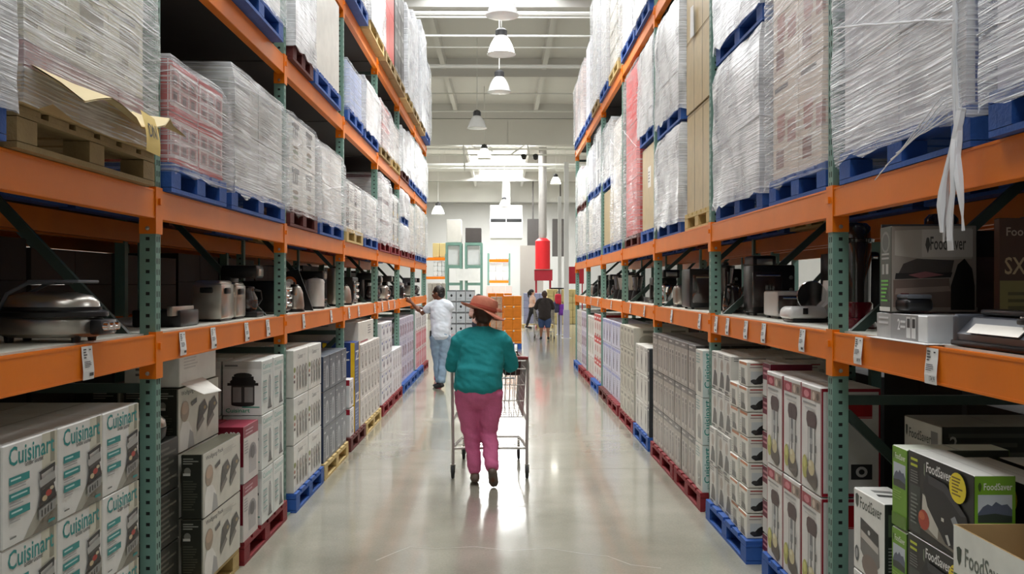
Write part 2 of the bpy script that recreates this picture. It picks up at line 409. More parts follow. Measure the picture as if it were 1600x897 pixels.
def art_redpro_A():
    return R(0, .80, 1, 1, (150, 40, 62))+R(0,0,1,.8,(206, 200, 196))+E(.6, .45, .28, .2, (140, 136, 138))+R(.35, .12, .85, .4, (172, 168, 168))+LN(.05, .5, .3, .75, 5, (150, 150, 150))+E(.6, .48, .15, .12, (90, 86, 88))+LN(.1, .83, .9, .95, 2, (200, 150, 160), 2)
def art_redpro_B():
    return R(.03, .72, 1, 1, (116, 16, 36))+T(.38, .80, .52, .12, 'G PRO', (230, 226, 222))+R(0,0,.98,.70, (214, 212, 206))+LN(.1, .4, .8, .64, 6, (160, 160, 160))+R(.9, .3, 1, .75, (116, 16, 36))
def art_blend_A():
    a = T(.10, .84, .82, .10, 'Cuisinart', (120, 178, 170))+LN(.1, .74, .8, .8, 2, (170, 190, 188))
    a += P([(.55,.10),(.85,.10),(.80,.24),(.60,.24)], (96, 98, 98))+P([(.60,.24),(.80,.24),(.80,.60),(.74,.70),(.66,.70),(.60,.60)], (128, 132, 132))+P([(.66,.28),(.72,.28),(.72,.64),(.66,.64)], (190, 194, 194))+R(.52, .06, .88, .1, (70,70,70))
    for i in range(4): a += R(.10, .60-.11*i, .42, .625-.11*i, (130, 176, 172))+LN(.1, .53-.11*i, .45, .59-.11*i, 2, (176, 178, 178), i)
    return a
def art_pot_B():
    a = R(0, 0, 1, 1, (226, 226, 222))+R(.0, .86, 1, 1, (206, 206, 200))+LN(.05, .88, .6, .95, 1, GR)
    a += R(.22, .20, .82, .58, (64, 62, 60))+R(.26, .24, .48, .52, (150, 148, 144))+R(.56, .24, .78, .52, (140, 138, 134))+E(.52, .62, .34, .07, (38, 36, 34))+R(.24, .60, .8, .72, (34, 32, 32))+E(.52, .74, .24, .05, (52, 50, 48))+E(.52, .2, .3, .04, (48,46,44))+R(.12,.55,.92,.60,(36,34,34))
    return a+T(.08, .05, .62, .08, 'Cuisinart', (30, 150, 110))+R(.5, .14, .95, .16, (60, 150, 130))
def art_mixer_A(txt='Cuisinart'):
    a = T(.28, .80, .34, .10, txt, (110, 110, 108))+LN(.66, .82, .92, .88, 1, LG)+R(0, .30, .1, .36, (70, 40, 40))+E(.06, .58, .07, .06, (130, 140, 60))+E(.05, .44, .05, .04, (160, 90, 60))
    for i in range(4):
        x = .24+.2*i
        a += R(x-.055, .12, x+.055, .50, (168, 164, 158))+E(x, .54, .07, .11, (134, 126, 118))+E(x, .56, .035, .06, (196, 192, 186))+R(x-.03, .16, x+.03, .40, (122, 118, 112))
    return a
def art_greyblend():
    a = R(0, 0, 1, 1, (92, 98, 108))+R(0, .92, 1, 1, (70, 76, 86))+LN(.1, .8, .5, .88, 1, (190, 192, 196))
    a += P([(.36,.08),(.82,.08),(.80,.55),(.74,.68),(.66,.72),(.54,.72),(.44,.68),(.38,.55)], (178, 182, 188))+P([(.44,.12),(.74,.12),(.72,.52),(.66,.62),(.52,.62),(.46,.52)], (132, 138, 148))+R(.54, .16, .64, .5, (96, 100, 108))
    return a+LN(.06, .3, .28, .66, 5, (140, 144, 152))
def art_blue(): return R(0,0,1,1,(34, 62, 128))+T(.12, .62, .7, .2, 'Z', (225, 225, 230))+R(.85, 0, 1, 1, (232, 190, 30))+LN(.1, .1, .7, .5, 6, (120, 140, 190))
def art_white_grey(c=(150, 148, 146), s=1):
    return E(.55, .45, .26, .24, c)+E(.55, .45, .14, .13, (205, 203, 200))+R(.38, .1, .75, .22, tuple(int(v*.75) for v in c))+LN(.08, .72, .8, .9, 3, (150, 150, 150), s)+LN(.05, .2, .22, .6, 6, (170, 170, 170), s)
def art_bluetag(): return R(.06, .70, .30, .84, (44, 72, 150))+E(.6, .42, .25, .2, (168, 164, 172))+LN(.4, .72, .9, .9, 3, (150, 150, 165))+R(.42, .3, .78, .42, (120, 112, 128))
def art_lav(): return R(0,0,1,1,(206, 204, 222))+R(.15, .15, .55, .7, (128, 118, 140))+R(.6, .2, .9, .65, (160, 120, 140))+LN(.1, .76, .9, .94, 3, (140, 140, 180))+R(.22,.3,.45,.5,(196,190,206))
def art_pink(): return R(0,0,1,1,(222, 205, 208))+R(.08, .06, .44, .86, (196, 40, 78))+R(.54, .06, .92, .86, (202, 58, 92))+R(.14, .3, .38, .7, (226, 150, 168))+R(.60, .3, .86, .7, (226, 150, 168))+LN(.1,.88,.9,.98,1,(150,30,50))
def art_popcorn_A():
    a = R(0, 0, .025, 1, (150, 24, 44))+R(.975, 0, 1, 1, (150, 24, 44))
    a += R(.04, .86, .50, .965, (152, 30, 52))+E(.27, .91, .14, .035, (206, 120, 130))+R(.52, .86, .96, .965, (150, 130, 116))+E(.64, .91, .07, .04, (206, 186, 170))+E(.84, .91, .07, .035, (96, 80, 70))
    a += LN(.1, .80, .9, .84, 1, (150, 150, 148), 4)+LN(.2, .765, .8, .79, 1, (190, 190, 188), 5)
    a += P([(.28,.66),(.30,.73),(.38,.755),(.68,.755),(.78,.73),(.80,.66),(.74,.60),(.34,.60)], (68, 42, 44))   # dark lid
    a += R(.36, .26, .72, .60, (212, 212, 208))+R(.36, .26, .40, .60, (150, 150, 148))+R(.68, .26, .72, .60, (140, 140, 138))+R(.46, .36, .60, .60, (120, 122, 124))+R(.50, .26, .55, .36, (80, 80, 84))+E(.53, .47, .08, .03, (170,172,174))+R(.74, .38, .80, .45, (110, 108, 106))
    a += E(.22, .20, .14, .115, (178, 176, 88))+E(.20, .24, .08, .05, (206, 204, 120))
    a += P([(.30,.15),(.42,.28),(.66,.26),(.84,.15),(.84,.07),(.72,.02),(.36,.07)], (86, 74, 64))+E(.56, .22, .16, .075, (202, 190, 146))+E(.5,.26,.08,.03,(220,212,178))
    return a
def art_popcorn_B(txt='S'):
    b = R(0, 0, .03, 1, (150, 24, 44))+R(0, .97, 1, 1, (150, 24, 44))+R(0, 0, 1, .03, (150, 24, 44))+R(.97, 0, 1, 1, (150, 24, 44))
    b += R(.14, .74, .86, .94, (168, 18, 26))+R(.14, .725, .86, .735, (200, 60, 60))+R(.5, .16, .86, .30, (50, 50, 52))+E(.68, .23, .10, .05, (190, 190, 190))+E(.68, .23, .05, .025, (40, 40, 40))
    if txt: b += T(.35, .79, .3, .1, txt, (235, 225, 220))
    return b
def art_small_A(): return R(.1, .86, .95, .97, (204, 130, 84))+R(.30, .2, .7, .72, (150, 148, 140))+P([(.3,.06),(.85,.06),(.75,.3),(.4,.34)], (96, 94, 90))+LN(.1, .1, .25, .6, 5, (180, 180, 176))
def art_small_B():
    return R(.12, .88, .70, .93, (170, 60, 56))+LN(.1, .74, .9, .82, 1, (150, 130, 130))+R(.14, .12, .62, .62, (198, 204, 204))+P([(.2,.14),(.3,.24),(.46,.42),(.60,.5),(.72,.44),(.72,.2),(.55,.1),(.3,.08)], (44, 44, 44))+E(.27, .22, .14, .08, (60,60,60))+LN(.66, .55, .94, .72, 3, (150,150,150))
def art_portrait(): return R(0,0,1,1,(208, 207, 200))+E(.55, .68, .22, .16, (172, 160, 148))+P([(.2,.1),(.9,.1),(.84,.4),(.62,.52),(.4,.5)], (88, 86, 82))+LN(.05, .86, .7, .97, 2, (130,130,128))+R(.1,.02,.6,.07,(90,90,88))
def art_brown_A():
    a = R(0, 0, 1, 1, (166, 158, 148))+R(0, .86, 1, 1, (106, 100, 96))+LN(.1, .89, .9, .97, 1, (196, 190, 184))
    for x in (.28, .72): a += R(x-.15, .06, x+.15, .76, (192, 186, 178))+R(x-.09, .14, x+.09, .62, (118, 110, 104))+E(x, .68, .09, .05, (84, 78, 74))+R(x-.04, .2, x+.04, .5, (158, 150, 142))
    return a
def art_brown_B(): return R(0,0,1,1,(60, 56, 54))+T(.08, .84, .5, .1, 'MR', (228, 226, 222))+LN(.1, .3, .8, .7, 6, (120, 116, 110))
def art_cuisv_B():
    return R(.0, 0, 1, 1, (214, 226, 222))+T(.07, .20, .24, .76, 'Cuisinart', (22, 138, 128), 1)+LN(.2, .06, .8, .18, 3, (130, 160, 156))+R(.86, .05, .96, .95, (170, 196, 192))
def art_cuisv_A(): return R(0,0,1,1,(210, 208, 198))+E(.55, .42, .3, .22, (158, 156, 146))+R(.35, .1, .8, .35, (136, 134, 126))+LN(.08, .7, .9, .94, 4, (140, 170, 164))
def art_dark(): return R(0,0,1,1,(58, 60, 64))+R(.3, .9, .8, .96, (200, 200, 200))+R(.35, .1, .75, .2, (196, 196, 196))+E(.5, .62, .2, .12, (88, 90, 94))+LN(.1, .3, .9, .5, 5, (96, 98, 102))
def art_tallwhite(): return R(.1, .05, .9, .95, (216, 215, 208))+R(.3, .12, .7, .8, (186, 184, 176))+LN(.2, .84, .85, .93, 2, (140,140,136))+E(.5, .5, .1, .2, (120, 118, 112))
def art_beige_rows(): return R(0,0,1,1,(196, 194, 180))+E(.5, .45, .3, .24, (162, 158, 144))+R(.35, .78, .9, .9, (128, 128, 116))+LN(.08, .1, .4, .24, 3, (130,128,118))+E(.78, .2, .08, .07, (60,60,56))
def art_bottle():
    return R(0,0,1,1,(206, 208, 226))+P([(.42,.1),(.62,.1),(.64,.45),(.58,.6),(.56,.78),(.48,.78),(.46,.6),(.40,.45)], (38, 44, 82))+R(.45, .78, .59, .84, (140, 160, 210))+LN(.68, .3, .95, .8, 6, (170, 172, 200))+R(.05,.86,.95,.96,(150, 160, 210))
def art_redwhite(): return R(0, .7, 1, 1, (196, 36, 40))+E(.5, .42, .3, .2, (190, 150, 146))+R(.2, .80, .8, .88, (240, 232, 230))+R(.2, .08, .8, .3, (210, 205, 200))+R(.3, .0, .7, .1, (180,40,40))
def art_fsw_A():
    a = P([(.06,.93),(.12,.955),(.18,.93),(.17,.82),(.12,.77),(.07,.82)], (52, 66, 54))+T(.22, .79, .70, .145, 'FoodSaver', (62, 72, 62))
    a += P([(.24,.28),(.24,.68),(.82,.60),(.86,.22),(.6,.05)], (120, 118, 114))+P([(.24,.54),(.24,.68),(.82,.60),(.83,.45)], (56, 56, 54))+P([(.26,.44),(.26,.53),(.82,.44),(.82,.36)], (196, 190, 182))+E(.55, .14, .26, .14, (128, 112, 104))+E(.12, .2, .07, .1, (88, 90, 92))+E(.12, .2, .04, .06, (170, 172, 170))+E(.53, .55, .04, .03, (200,200,196))
    a += E(.82, .08, .05, .05, (150, 170, 90))
    return a
def art_fsw_B(): return R(0,0,1,1,(44, 50, 44))+R(.1, .62, .9, .88, (86, 106, 78))+LN(.1, .08, .8, .5, 11, (150, 156, 150))+E(.4, .75, .18, .09, (60, 84, 52))
def art_fsb_A():
    a = R(0, 0, 1, 1, (36, 36, 34))+T(.30, .82, .38, .12, 'FoodSaver', (228, 228, 226))+P([(.26,.90),(.28,.92),(.28,.76),(.26,.78)], (120, 130, 110))
    a += R(.03, .03, .20, .60, (62, 68, 62))+LN(.04, .80, .16, .94, 2, (190, 200, 60))+LN(.04, .62, .18, .78, 5, (120, 122, 118))+LN(.05, .12, .18, .5, 8, (120, 128, 120), 3)
    a += P([(.22,.12),(.98,.02),(.98,.35),(.6,.5),(.3,.62)], (122, 116, 104))+P([(.24,.2),(.5,.1),(.52,.4),(.26,.55)], (196, 192, 180))
    a += P([(.26,.66),(.34,.80),(.62,.78),(.92,.52),(.96,.30),(.78,.08),(.62,.10),(.34,.42)], (22, 22, 26))+P([(.34,.80),(.62,.78),(.92,.52),(.84,.5),(.6,.68),(.36,.7)], (52, 52, 58))+E(.28, .24, .09, .12, (168, 62, 40))+E(.25, .28, .05, .05, (196, 100, 60))
    a += P([(.70,.42),(.76,.47),(.82,.38),(.76,.32)], (140, 144, 148))+R(.56, .34, .60, .38, (200,200,190))+P([(.62,.2),(.66,.22),(.70,.12),(.67,.1)], (196,196,190))
    a += E(.80, .80, .12, .17, (232, 210, 36), 20)+LN(.72, .70, .88, .92, 6, (120, 96, 30), 3)
    return a
def art_fsb_B():
    g = (112, 160, 38)
    a = R(0, 0, 1, 1, g)+R(.08, .50, .92, .80, (188, 196, 204))+P([(.08,.60),(.2,.67),(.32,.70),(.42,.68),(.52,.725),(.66,.69),(.8,.70),(.92,.64),(.92,.5),(.08,.5)], (86, 94, 112))+P([(.08,.5),(.92,.5),(.92,.57),(.5,.60),(.08,.58)], (50, 58, 50))
    a += P([(.08,.90),(.11,.93),(.14,.93),(.17,.90),(.16,.86),(.125,.83),(.09,.86)], (60, 84, 30))+T(.22, .85, .70, .075, 'FoodSaver', (228, 232, 220))+LN(.08, .34, .9, .46, 4, (150, 190, 90))+R(0, 0, 1, .16, (92, 132, 36))
    return a
def art_pots(): return P([(.3,.55),(.68,.55),(.66,.9),(.32,.9)], (70, 66, 62))+R(.24, .8, .76, .92, (44, 42, 40))+R(.36, .6, .45, .8, (170,168,164))+R(.53, .6, .62, .8, (160,158,154))+E(.5, .38, .2, .05, (120, 96, 70))+E(.5, .26, .2, .05, (90, 110, 70))+E(.5, .13, .2, .05, (160, 150, 120))
def art_redgrid():
    a = R(0, 0, .04, 1, (176, 44, 44))+R(0, .9, 1, 1, (190, 46, 46))+R(0, 0, 1, .12, (186, 40, 44))
    for i in range(3):
        for j in range(2): a += R(.1+.3*i, .2+.34*j, .34+.3*i, .48+.34*j, (176, 120, 118))+R(.15+.3*i, .24+.34*j, .28+.3*i, .42+.34*j, (96, 70, 72))
    return a
def art_photo(c=(160, 130, 126), seed=1):
    r = random.Random(seed); a = []
    for k in range(4):
        x = r.uniform(.1, .6); y = r.uniform(.1, .6); a += R(x, y, x+r.uniform(.15, .35), y+r.uniform(.15, .3), tuple(max(0, min(255, int(v*q_))) for q_ in (r.uniform(.7, 1.15),) for v in c))
    return a+LN(.08, .86, .9, .96, 1, (110, 104, 104), seed)
def art_plainlabel(c=(236, 236, 234)): return R(.3, .5, .62, .72, c)+LN(.34, .54, .58, .7, 4, (120,120,118))
def art_big_o():
    return R(.08, .08, .42, .92, (110, 84, 80))+E(.25, .74, .12, .11, (224, 222, 218))+E(.25, .74, .07, .065, (110, 84, 80))+E(.25, .45, .12, .11, (224, 222, 218))+E(.25, .45, .07, .065, (110, 84, 80))+R(.12, .12, .38, .28, (60, 50, 50))+LN(.5, .2, .9, .8, 6, (150,150,150))
def art_yubi(): return R(0,0,1,1,(52, 50, 52))+T(.2, .1, .6, .16, 'YUBI', (210, 208, 208))+R(.35, .38, .42, .85, (130, 128, 130))+R(.55, .38, .62, .85, (130,128,130))+E(.5,.6,.2,.18,(90,88,90))
def art_lines(c=(120,118,112)): return LN(.1, .1, .9, .9, 12, c, 3)

# ------------------------------------------------------------------ pallets
PCACHE = {}
def pallet_parts(dx, dy, color):
    key = (round(dx, 2), round(dy, 2), color)
    if key in PCACHE: return PCACHE[key]
    m = PAL[color]; H = .14
    nb = 6; bw = (dy)/(nb+.6)
    deck = MB().box(-dx/2, dx/2, -bw*.42, bw*.42, 0, .02).mesh('deck_board', m)
    cross = MB().box(-.05, .05, -dy/2, dy/2, 0, .016).mesh('stringer_board', m)
    blk = MB().box(-.05, .05, -.065, .065, 0, .078).mesh('block', m)
    bot = MB().box(-.05, .05, -dy/2, dy/2, 0, .02).mesh('bottom_board', m)
    full = MB()
    ys = [-dy/2+bw*.45+i*(dy-bw*.9)/(nb-1) for i in range(nb)]
    for y in ys: full.box(-dx/2, dx/2, y-bw*.42, y+bw*.42, .12, .14)
    for x in (-dx/2+.05, 0, dx/2-.05):
        full.box(x-.05, x+.05, -dy/2, dy/2, .103, .119); full.box(x-.05, x+.05, -dy/2, dy/2, 0, .02)
        for y in (-dy/2+.065, 0, dy/2-.065): full.box(x-.049, x+.049, y-.064, y+.064, .021, .102)
    PCACHE[key] = (deck, cross, blk, bot, full.mesh('pallet', m), ys)
    return PCACHE[key]
def pallet(side, W, y0, y1, z, color, where, dx=1.0, detail=None):
    cx = side*(W+dx/2); cy = (y0+y1)/2; dy = y1-y0
    deck, cross, blk, bot, full, ys = pallet_parts(dx, dy, color)
    cn = {'wood': 'pale wooden', 'oldwood': 'weathered wooden'}.get(color, color)
    label = f'{cn} pallet {where}'
    if detail is None: detail = cy < 10
    if not detail:
        o = inst('pallet', full, None, (cx, cy, z)); return tag(o, label, 'pallet', 'pallets in the racking')
    o = empty('pallet', (cx, cy, z), label, 'pallet', 'pallets in the racking')
    for y in ys: inst('deck_board', deck, o, (0, y, .12))
    for x in (-dx/2+.05, 0, dx/2-.05):
        inst('stringer_board', cross, o, (x, 0, .1035)); inst('bottom_board', bot, o, (x, 0, 0))
        for y in (-dy/2+.065, 0, dy/2-.065): inst('block', blk, o, (x, y, .0225))
    return o

# ------------------------------------------------------------------ stacks of cartons
def kind_name(desc):
    for w_ in ('cream-fronted', 'grill', 'tall', 'hand-mixer', 'pressure-cooker', 'popcorn-machine', 'indoor-grill', 'two-grill', 'sealer', 'blender', 'kraft', 'red', 'blue', 'white', 'cream', 'grey', 'beige', 'dark', 'pink', 'lavender', 'maroon', 'lilac', 'pale'):
        if w_ in desc.split()[:3] or (w_ in desc and '-' in w_) or (w_ in ('sealer', 'blender') and w_ in desc): return w_.replace('-', '_')+'_carton'
    return 'carton'
def stack(side, W, y0, ny, wy, nz, h, z0, me, desc, where, nx=1, dx=.4, skip=(), jit=.004, group=None, name=None, cat='box', seed=0, pull=None):
    rr = random.Random(seed+int(y0*100)); out = []; hid = []
    name = name or kind_name(desc); me.name = name
    for i in range(nx):
        for j in range(ny):
            for k in range(nz):
                if (i, j, k) in skip or (j, k) in skip: continue
                p = (side*(W+dx*(i+.5)), y0+wy*(j+.5), z0+h*k)
                if i > 0 and j > 0: hid.append(p); continue
                lay = '' if nx == 1 or i == 0 else ORD[i]+' layer back'
                if lay: lab = [desc, rowword(k, nz), lay]
                else: lab = [desc, rowword(k, nz), colword(j, ny)]
                lab = ', '.join(q for q in lab+[where] if q).split()
                if len(' '.join(lab).replace('-', ' ').split()) > 16: print('LONG', len(lab), ' '.join(lab))
                o = inst(name, me, None, (p[0]+side*rr.uniform(0, jit), p[1], p[2]))
                tag(o, ' '.join(lab), cat, group or (desc+' '+where))
                out.append(o)
    if hid:   # the cartons packed behind, not to be told apart in the photograph
        vs = [v.co.copy() for v in me.vertices]; lo = Vector([min(v[a] for v in vs) for a in range(3)]); hi = Vector([max(v[a] for v in vs) for a in range(3)])
        m = MB(); c = Vector(hid[0])
        for p in hid:
            q = Vector(p)-c; m.box(q.x+lo.x, q.x+hi.x, q.y+lo.y, q.y+hi.y, q.z, q.z+h-.003)
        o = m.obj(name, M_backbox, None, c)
        tag(o, ('rows packed behind the '+desc+' '+where)[:90], cat, None, 'stuff')
    return out
def cm(name, dx, wy, h, A, B, base=(228,228,224), **k): return carton_mesh(name, dx-.012, wy-.007, h-.003, A, B, base, **k)

# stretch film shell round a load
def film(side, W, y0, y1, z0, z1, kind, where, dx=1.0, seed=0, top=True, ropes=3, desc=None):
    rr = random.Random(seed); m = MB(); m.smooth = True
    sx, sy, H = dx+.03, (y1-y0)+.03, z1-z0
    nu, nv = 44, max(8, int(H/.10)); cr_ = .05
    ring = []
    per = [(-sx/2, -sy/2), (sx/2, -sy/2), (sx/2, sy/2), (-sx/2, sy/2)]
    for e in range(4):
        a, b_ = per[e], per[(e+1) % 4]
        for t in range(nu//4):
            f = t/(nu//4); f = .5-.5*math.cos(PI*f) if True else f
            ring.append((a[0]+(b_[0]-a[0])*f, a[1]+(b_[1]-a[1])*f))
    n = len(ring); vs = []
    off = Vector((seed*3.7, seed*1.3, 0))
    for j in range(nv+1):
        f = j/nv; z = f*H
        for i, (x, y) in enumerate(ring):
            p = Vector((x, y, z)); d = noise.noise(p*4+off)*.018+noise.noise(p*11+off)*.008
            k = 1
            if f > .96: k = .94
            r_ = Vector((x, y, 0)); r_.normalize()
            q = Vector((x*k, y*k, z)) + r_*(d+.006)
            if j == 0: q.z += noise.noise(Vector((i*.9, seed, 0)))*.05+.0
            if j == nv: q.z += .012
            vs.append(q)
    fs = [(j*n+i, j*n+(i+1) % n, (j+1)*n+(i+1) % n, (j+1)*n+i) for j in range(nv) for i in range(n)]
    if top:
        vs.append(Vector((0, 0, H+.015))); fs += [(nv*n+i, nv*n+(i+1) % n, len(vs)-1) for i in range(n)]
    m.add(vs, fs)
    o = m.obj('stretch_wrap', FILM[kind], None, (side*(W+dx/2), (y0+y1)/2, z0))
    tag(o, f'stretch wrap round the {desc or "load"} {where}', 'wrap', 'stretch film around pallet loads')
    # bunched ropes of film on the aisle and near faces
    for r in range(min(ropes, 1)):
        t = MB(); a = rr.uniform(.1, .9)*H; b_ = min(max(a+rr.uniform(-.45, .45)*H*.6, .05), H-.03)
        xf = -side*(sx/2+.008)
        N_ = 9
        fr = [Vector((xf, -sy/2+sy*i/N_, a+(b_-a)*i/N_+noise.noise(Vector((i*.8, seed+r, 1)))*.02)) for i in range(N_+1)]
        c0 = Vector((-side*sx/2*.2, -sy/2-.012, a+rr.uniform(-.1, .1)*H))
        t.tube([c0, Vector((xf*.97, -sy/2-.006, a))]+fr, [.0012+.0022*rr.random() for _ in range(N_+3)], 5)
        t.obj('film_rope', ROPES, o)
    return o

def load(side, W, y0, y1, z, H, ny, nz, me_fn, desc, where, wrap=None, pal='blue', nx=1, dx=.98, seed=0, ropes=2, pdetail=None, pz=True):
    """a pallet, its cartons and its film; z = shelf top. me_fn(dx, wy, h) -> mesh"""
    d2 = desc.split('|')[-1]
    if pal: pallet(side, W, y0, y1, z, pal, 'under the '+d2+' '+where, detail=pdetail); z += .142
    desc = desc.split('|')[0]
    wy = (y1-y0-.02)/ny; h = (H-.142 if pal else H)/nz; ddx = dx/nx
    me = me_fn(ddx, wy, h)
    stack(side, W+.012, y0+.01, ny, wy, nz, h, z, me, desc, where, nx=nx, dx=ddx, seed=seed, jit=.002)
    if wrap: film(side, W-.005, y0-.002, y1+.002, z-.05, z+h*nz+.006, wrap, where, dx=dx+.03, seed=seed+1, ropes=ropes, desc=d2)

# ------------------------------------------------------------------ pallet racking
YP = [4.30+2.52*k for k in range(-1, 7)]
WL, WR = 1.60, 1.536
def post_mesh(height):
    """hollow perforated upright 74 mm wide, 60 mm deep; aisle face at +x (x=0), camera face at y=0; body runs to -x"""
    m = MB(); pitch = .0508; n = int(height/pitch); w_, d_ = .074, .060; t = .003
    # camera-side face (normal -y) with one column of square holes
    for (yy, ) in ((0.0,), (d_,)):
        xs = [-w_, -w_*.62, -w_*.38, 0]; rows = []
        for k in range(n): rows += [k*pitch, k*pitch+.018, k*pitch+.033]
        rows.append(n*pitch)
        vs = [(x, yy, z) for z in rows for x in xs]; fs = []
        for r in range(len(rows)-1):
            for c in range(3):
                if c == 1 and r % 3 == 1 and yy == 0.0: continue
                fs.append((r*4+c, r*4+c+1, (r+1)*4+c+1, (r+1)*4+c))
        m.add(vs, fs)
    ys = [0, .012, .022, .038, .048, d_]; rows = []
    for k in range(n): rows += [k*pitch, k*pitch+.010, k*pitch+.036]
    rows.append(n*pitch)
    vs = [(0, y, z) for z in rows for y in ys]; fs = []
    for r in range(len(rows)-1):
        for c in range(5):
            if c in (1, 3) and r % 3 == 1: continue
            fs.append((r*6+c, r*6+c+1, (r+1)*6+c+1, (r+1)*6+c))
    m.add(vs, fs)
    m.add([(-w_,0,0), (-w_,d_,0), (-w_,d_,n*pitch), (-w_,0,n*pitch)], [(0,1,2,3)])
    m.add([(-w_,0,n*pitch), (0,0,n*pitch), (0,d_,n*pitch), (-w_,d_,n*pitch)], [(0,1,2,3)])
    nf = len(m.f); H = n*pitch; m.box(-w_+.004, -.004, .004, d_-.004, .004, H-.004)  # dark liner added inside so the post holes look shaded
    me = bpy.data.meshes.new('post'); me.from_pydata(m.v, [], m.f); me.materials.append(M_green); me.materials.append(M_hole_shade)
    # mirrored twin for the other side of the aisle
    mm = bpy.data.meshes.new('post'); mm.from_pydata([(-a, b_, c) for a, b_, c in m.v], [], m.f); mm.materials.append(M_green); mm.materials.append(M_hole_shade)
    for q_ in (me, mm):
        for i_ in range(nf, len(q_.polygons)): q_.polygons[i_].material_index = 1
    return me, mm
def rack(side, W, levels, height, depth, label, tags, rear=True, back=False):
    root = empty('pallet_rack', (side*W, YP[0], 0), label, 'rack', 'pallet racking rows')
    pl, pr = post_mesh(height); sg = side
    pm = pl if side < 0 else pr      # side<0: aisle face at larger x
    rearm = pr if side < 0 else pl
    conn = MB(); X = -side
    # connector: plate on the aisle face, plate on the camera face, bolts
    conn.box(*sorted((X*.001, X*.006)), -.012, .072, -.205, .012)
    conn.box(*sorted((X*.006, X*.016)), .018, .042, -.07, -.04)
    conn.box(*sorted((-X*.074, X*.004)), -.006, -.001, -.205, -.12)
    conn.box(*sorted((-X*.03, X*.004)), -.006, -.001, -.12, .012)
    conn.mat(1); conn.lathe([(.0, -.004), (.011, -.004), (.009, .004), (0, .005)], n=8, M=Matrix.Translation((-X*.035, -.008, -.18)) @ Matrix.Rotation(PI/2, 4, 'X'))
    conn.mat(0)
    cme = conn.mesh('beam_connector', [M_orange, M_bolt])
    L = 2.52-.064
    bm = MB(); prof = [(0, 0), (0, -.134), (-X*.05, -.134), (-X*.05, -.034), (-X*.022, -.034), (-X*.022, 0)]
    bm.prism([(a, c) for a, c in prof], 'y', 0, L)
    bm.box(*sorted((X*.0, X*.002)), 0, L, -.132, -.124); bm.box(*sorted((X*.0, X*.002)), 0, L, -.010, -.002)
    bme = bm.mesh('beam', M_orange)
    footm = MB().box(-.06, .06, -.05, .11, 0, .008).mesh('foot_plate', M_green)
    YY = YP
    for k, y in enumerate(YY):
        yr = y-YP[0]
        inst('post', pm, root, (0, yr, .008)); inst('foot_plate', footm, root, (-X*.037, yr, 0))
        rx = -X*depth
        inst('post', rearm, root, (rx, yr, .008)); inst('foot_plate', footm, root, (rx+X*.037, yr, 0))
        # frame bracing: horizontals and diagonals between front and rear posts
        z = .88
        def bar(p, q, nm):
            b_ = MB(); p = Vector(p); q = Vector(q); d = (q-p); n_ = Vector((-d.z, 0, d.x)).normalized()*.022
            vs = [p-n_, p+n_, q+n_, q-n_]; vs = [v+Vector((0, .015, 0)) for v in vs]+[v+Vector((0, .045, 0)) for v in vs]
            b_.add(vs, [(0,1,2,3),(7,6,5,4),(0,4,5,1),(1,5,6,2),(2,6,7,3),(3,7,4,0)]); return b_.obj(nm, M_darkgreen, root, (0, yr, 0))
        xf, xb = -X*.075, -X*(depth-.075)
        for z in ((.14, 1.22, 2.42, 3.5, 4.4) if side < 0 else (.14, 1.16, 2.30, 3.4, 4.3)): bar((xf, 0, z), (xb, 0, z), 'cross_brace')
        if side < 0: dg = [(1.38, 2.36, 1), (1.16, .2, 1), (2.48, 3.44, 1)]
        else: dg = [(1.44, 2.26, 1), (1.10, .2, 1), (3.34, 2.36, 1)]
        for z0_, z1_, _ in dg: bar((xf, 0, z0_), (xb, 0, z1_), 'diagonal_brace')
        for z in levels:
            if k < len(YY): inst('beam_connector', cme, root, (0, yr, z))
        if k < len(YY)-1:
            for z in levels:
                inst('beam', bme, root, (0, yr+.062, z))
                inst('beam', bme, root, (rx+X*.05, yr+.062, z))
    return root
rack_l = rack(-1, WL, [1.47, 2.14, 3.38, 4.59], 4.66, 1.07, 'long orange and green pallet rack lining the left side of the aisle', None)
rack_r = rack(1, WR, [1.48, 2.15, 4.50], 4.60, 1.07, 'long orange and green pallet rack lining the right side of the aisle', None)

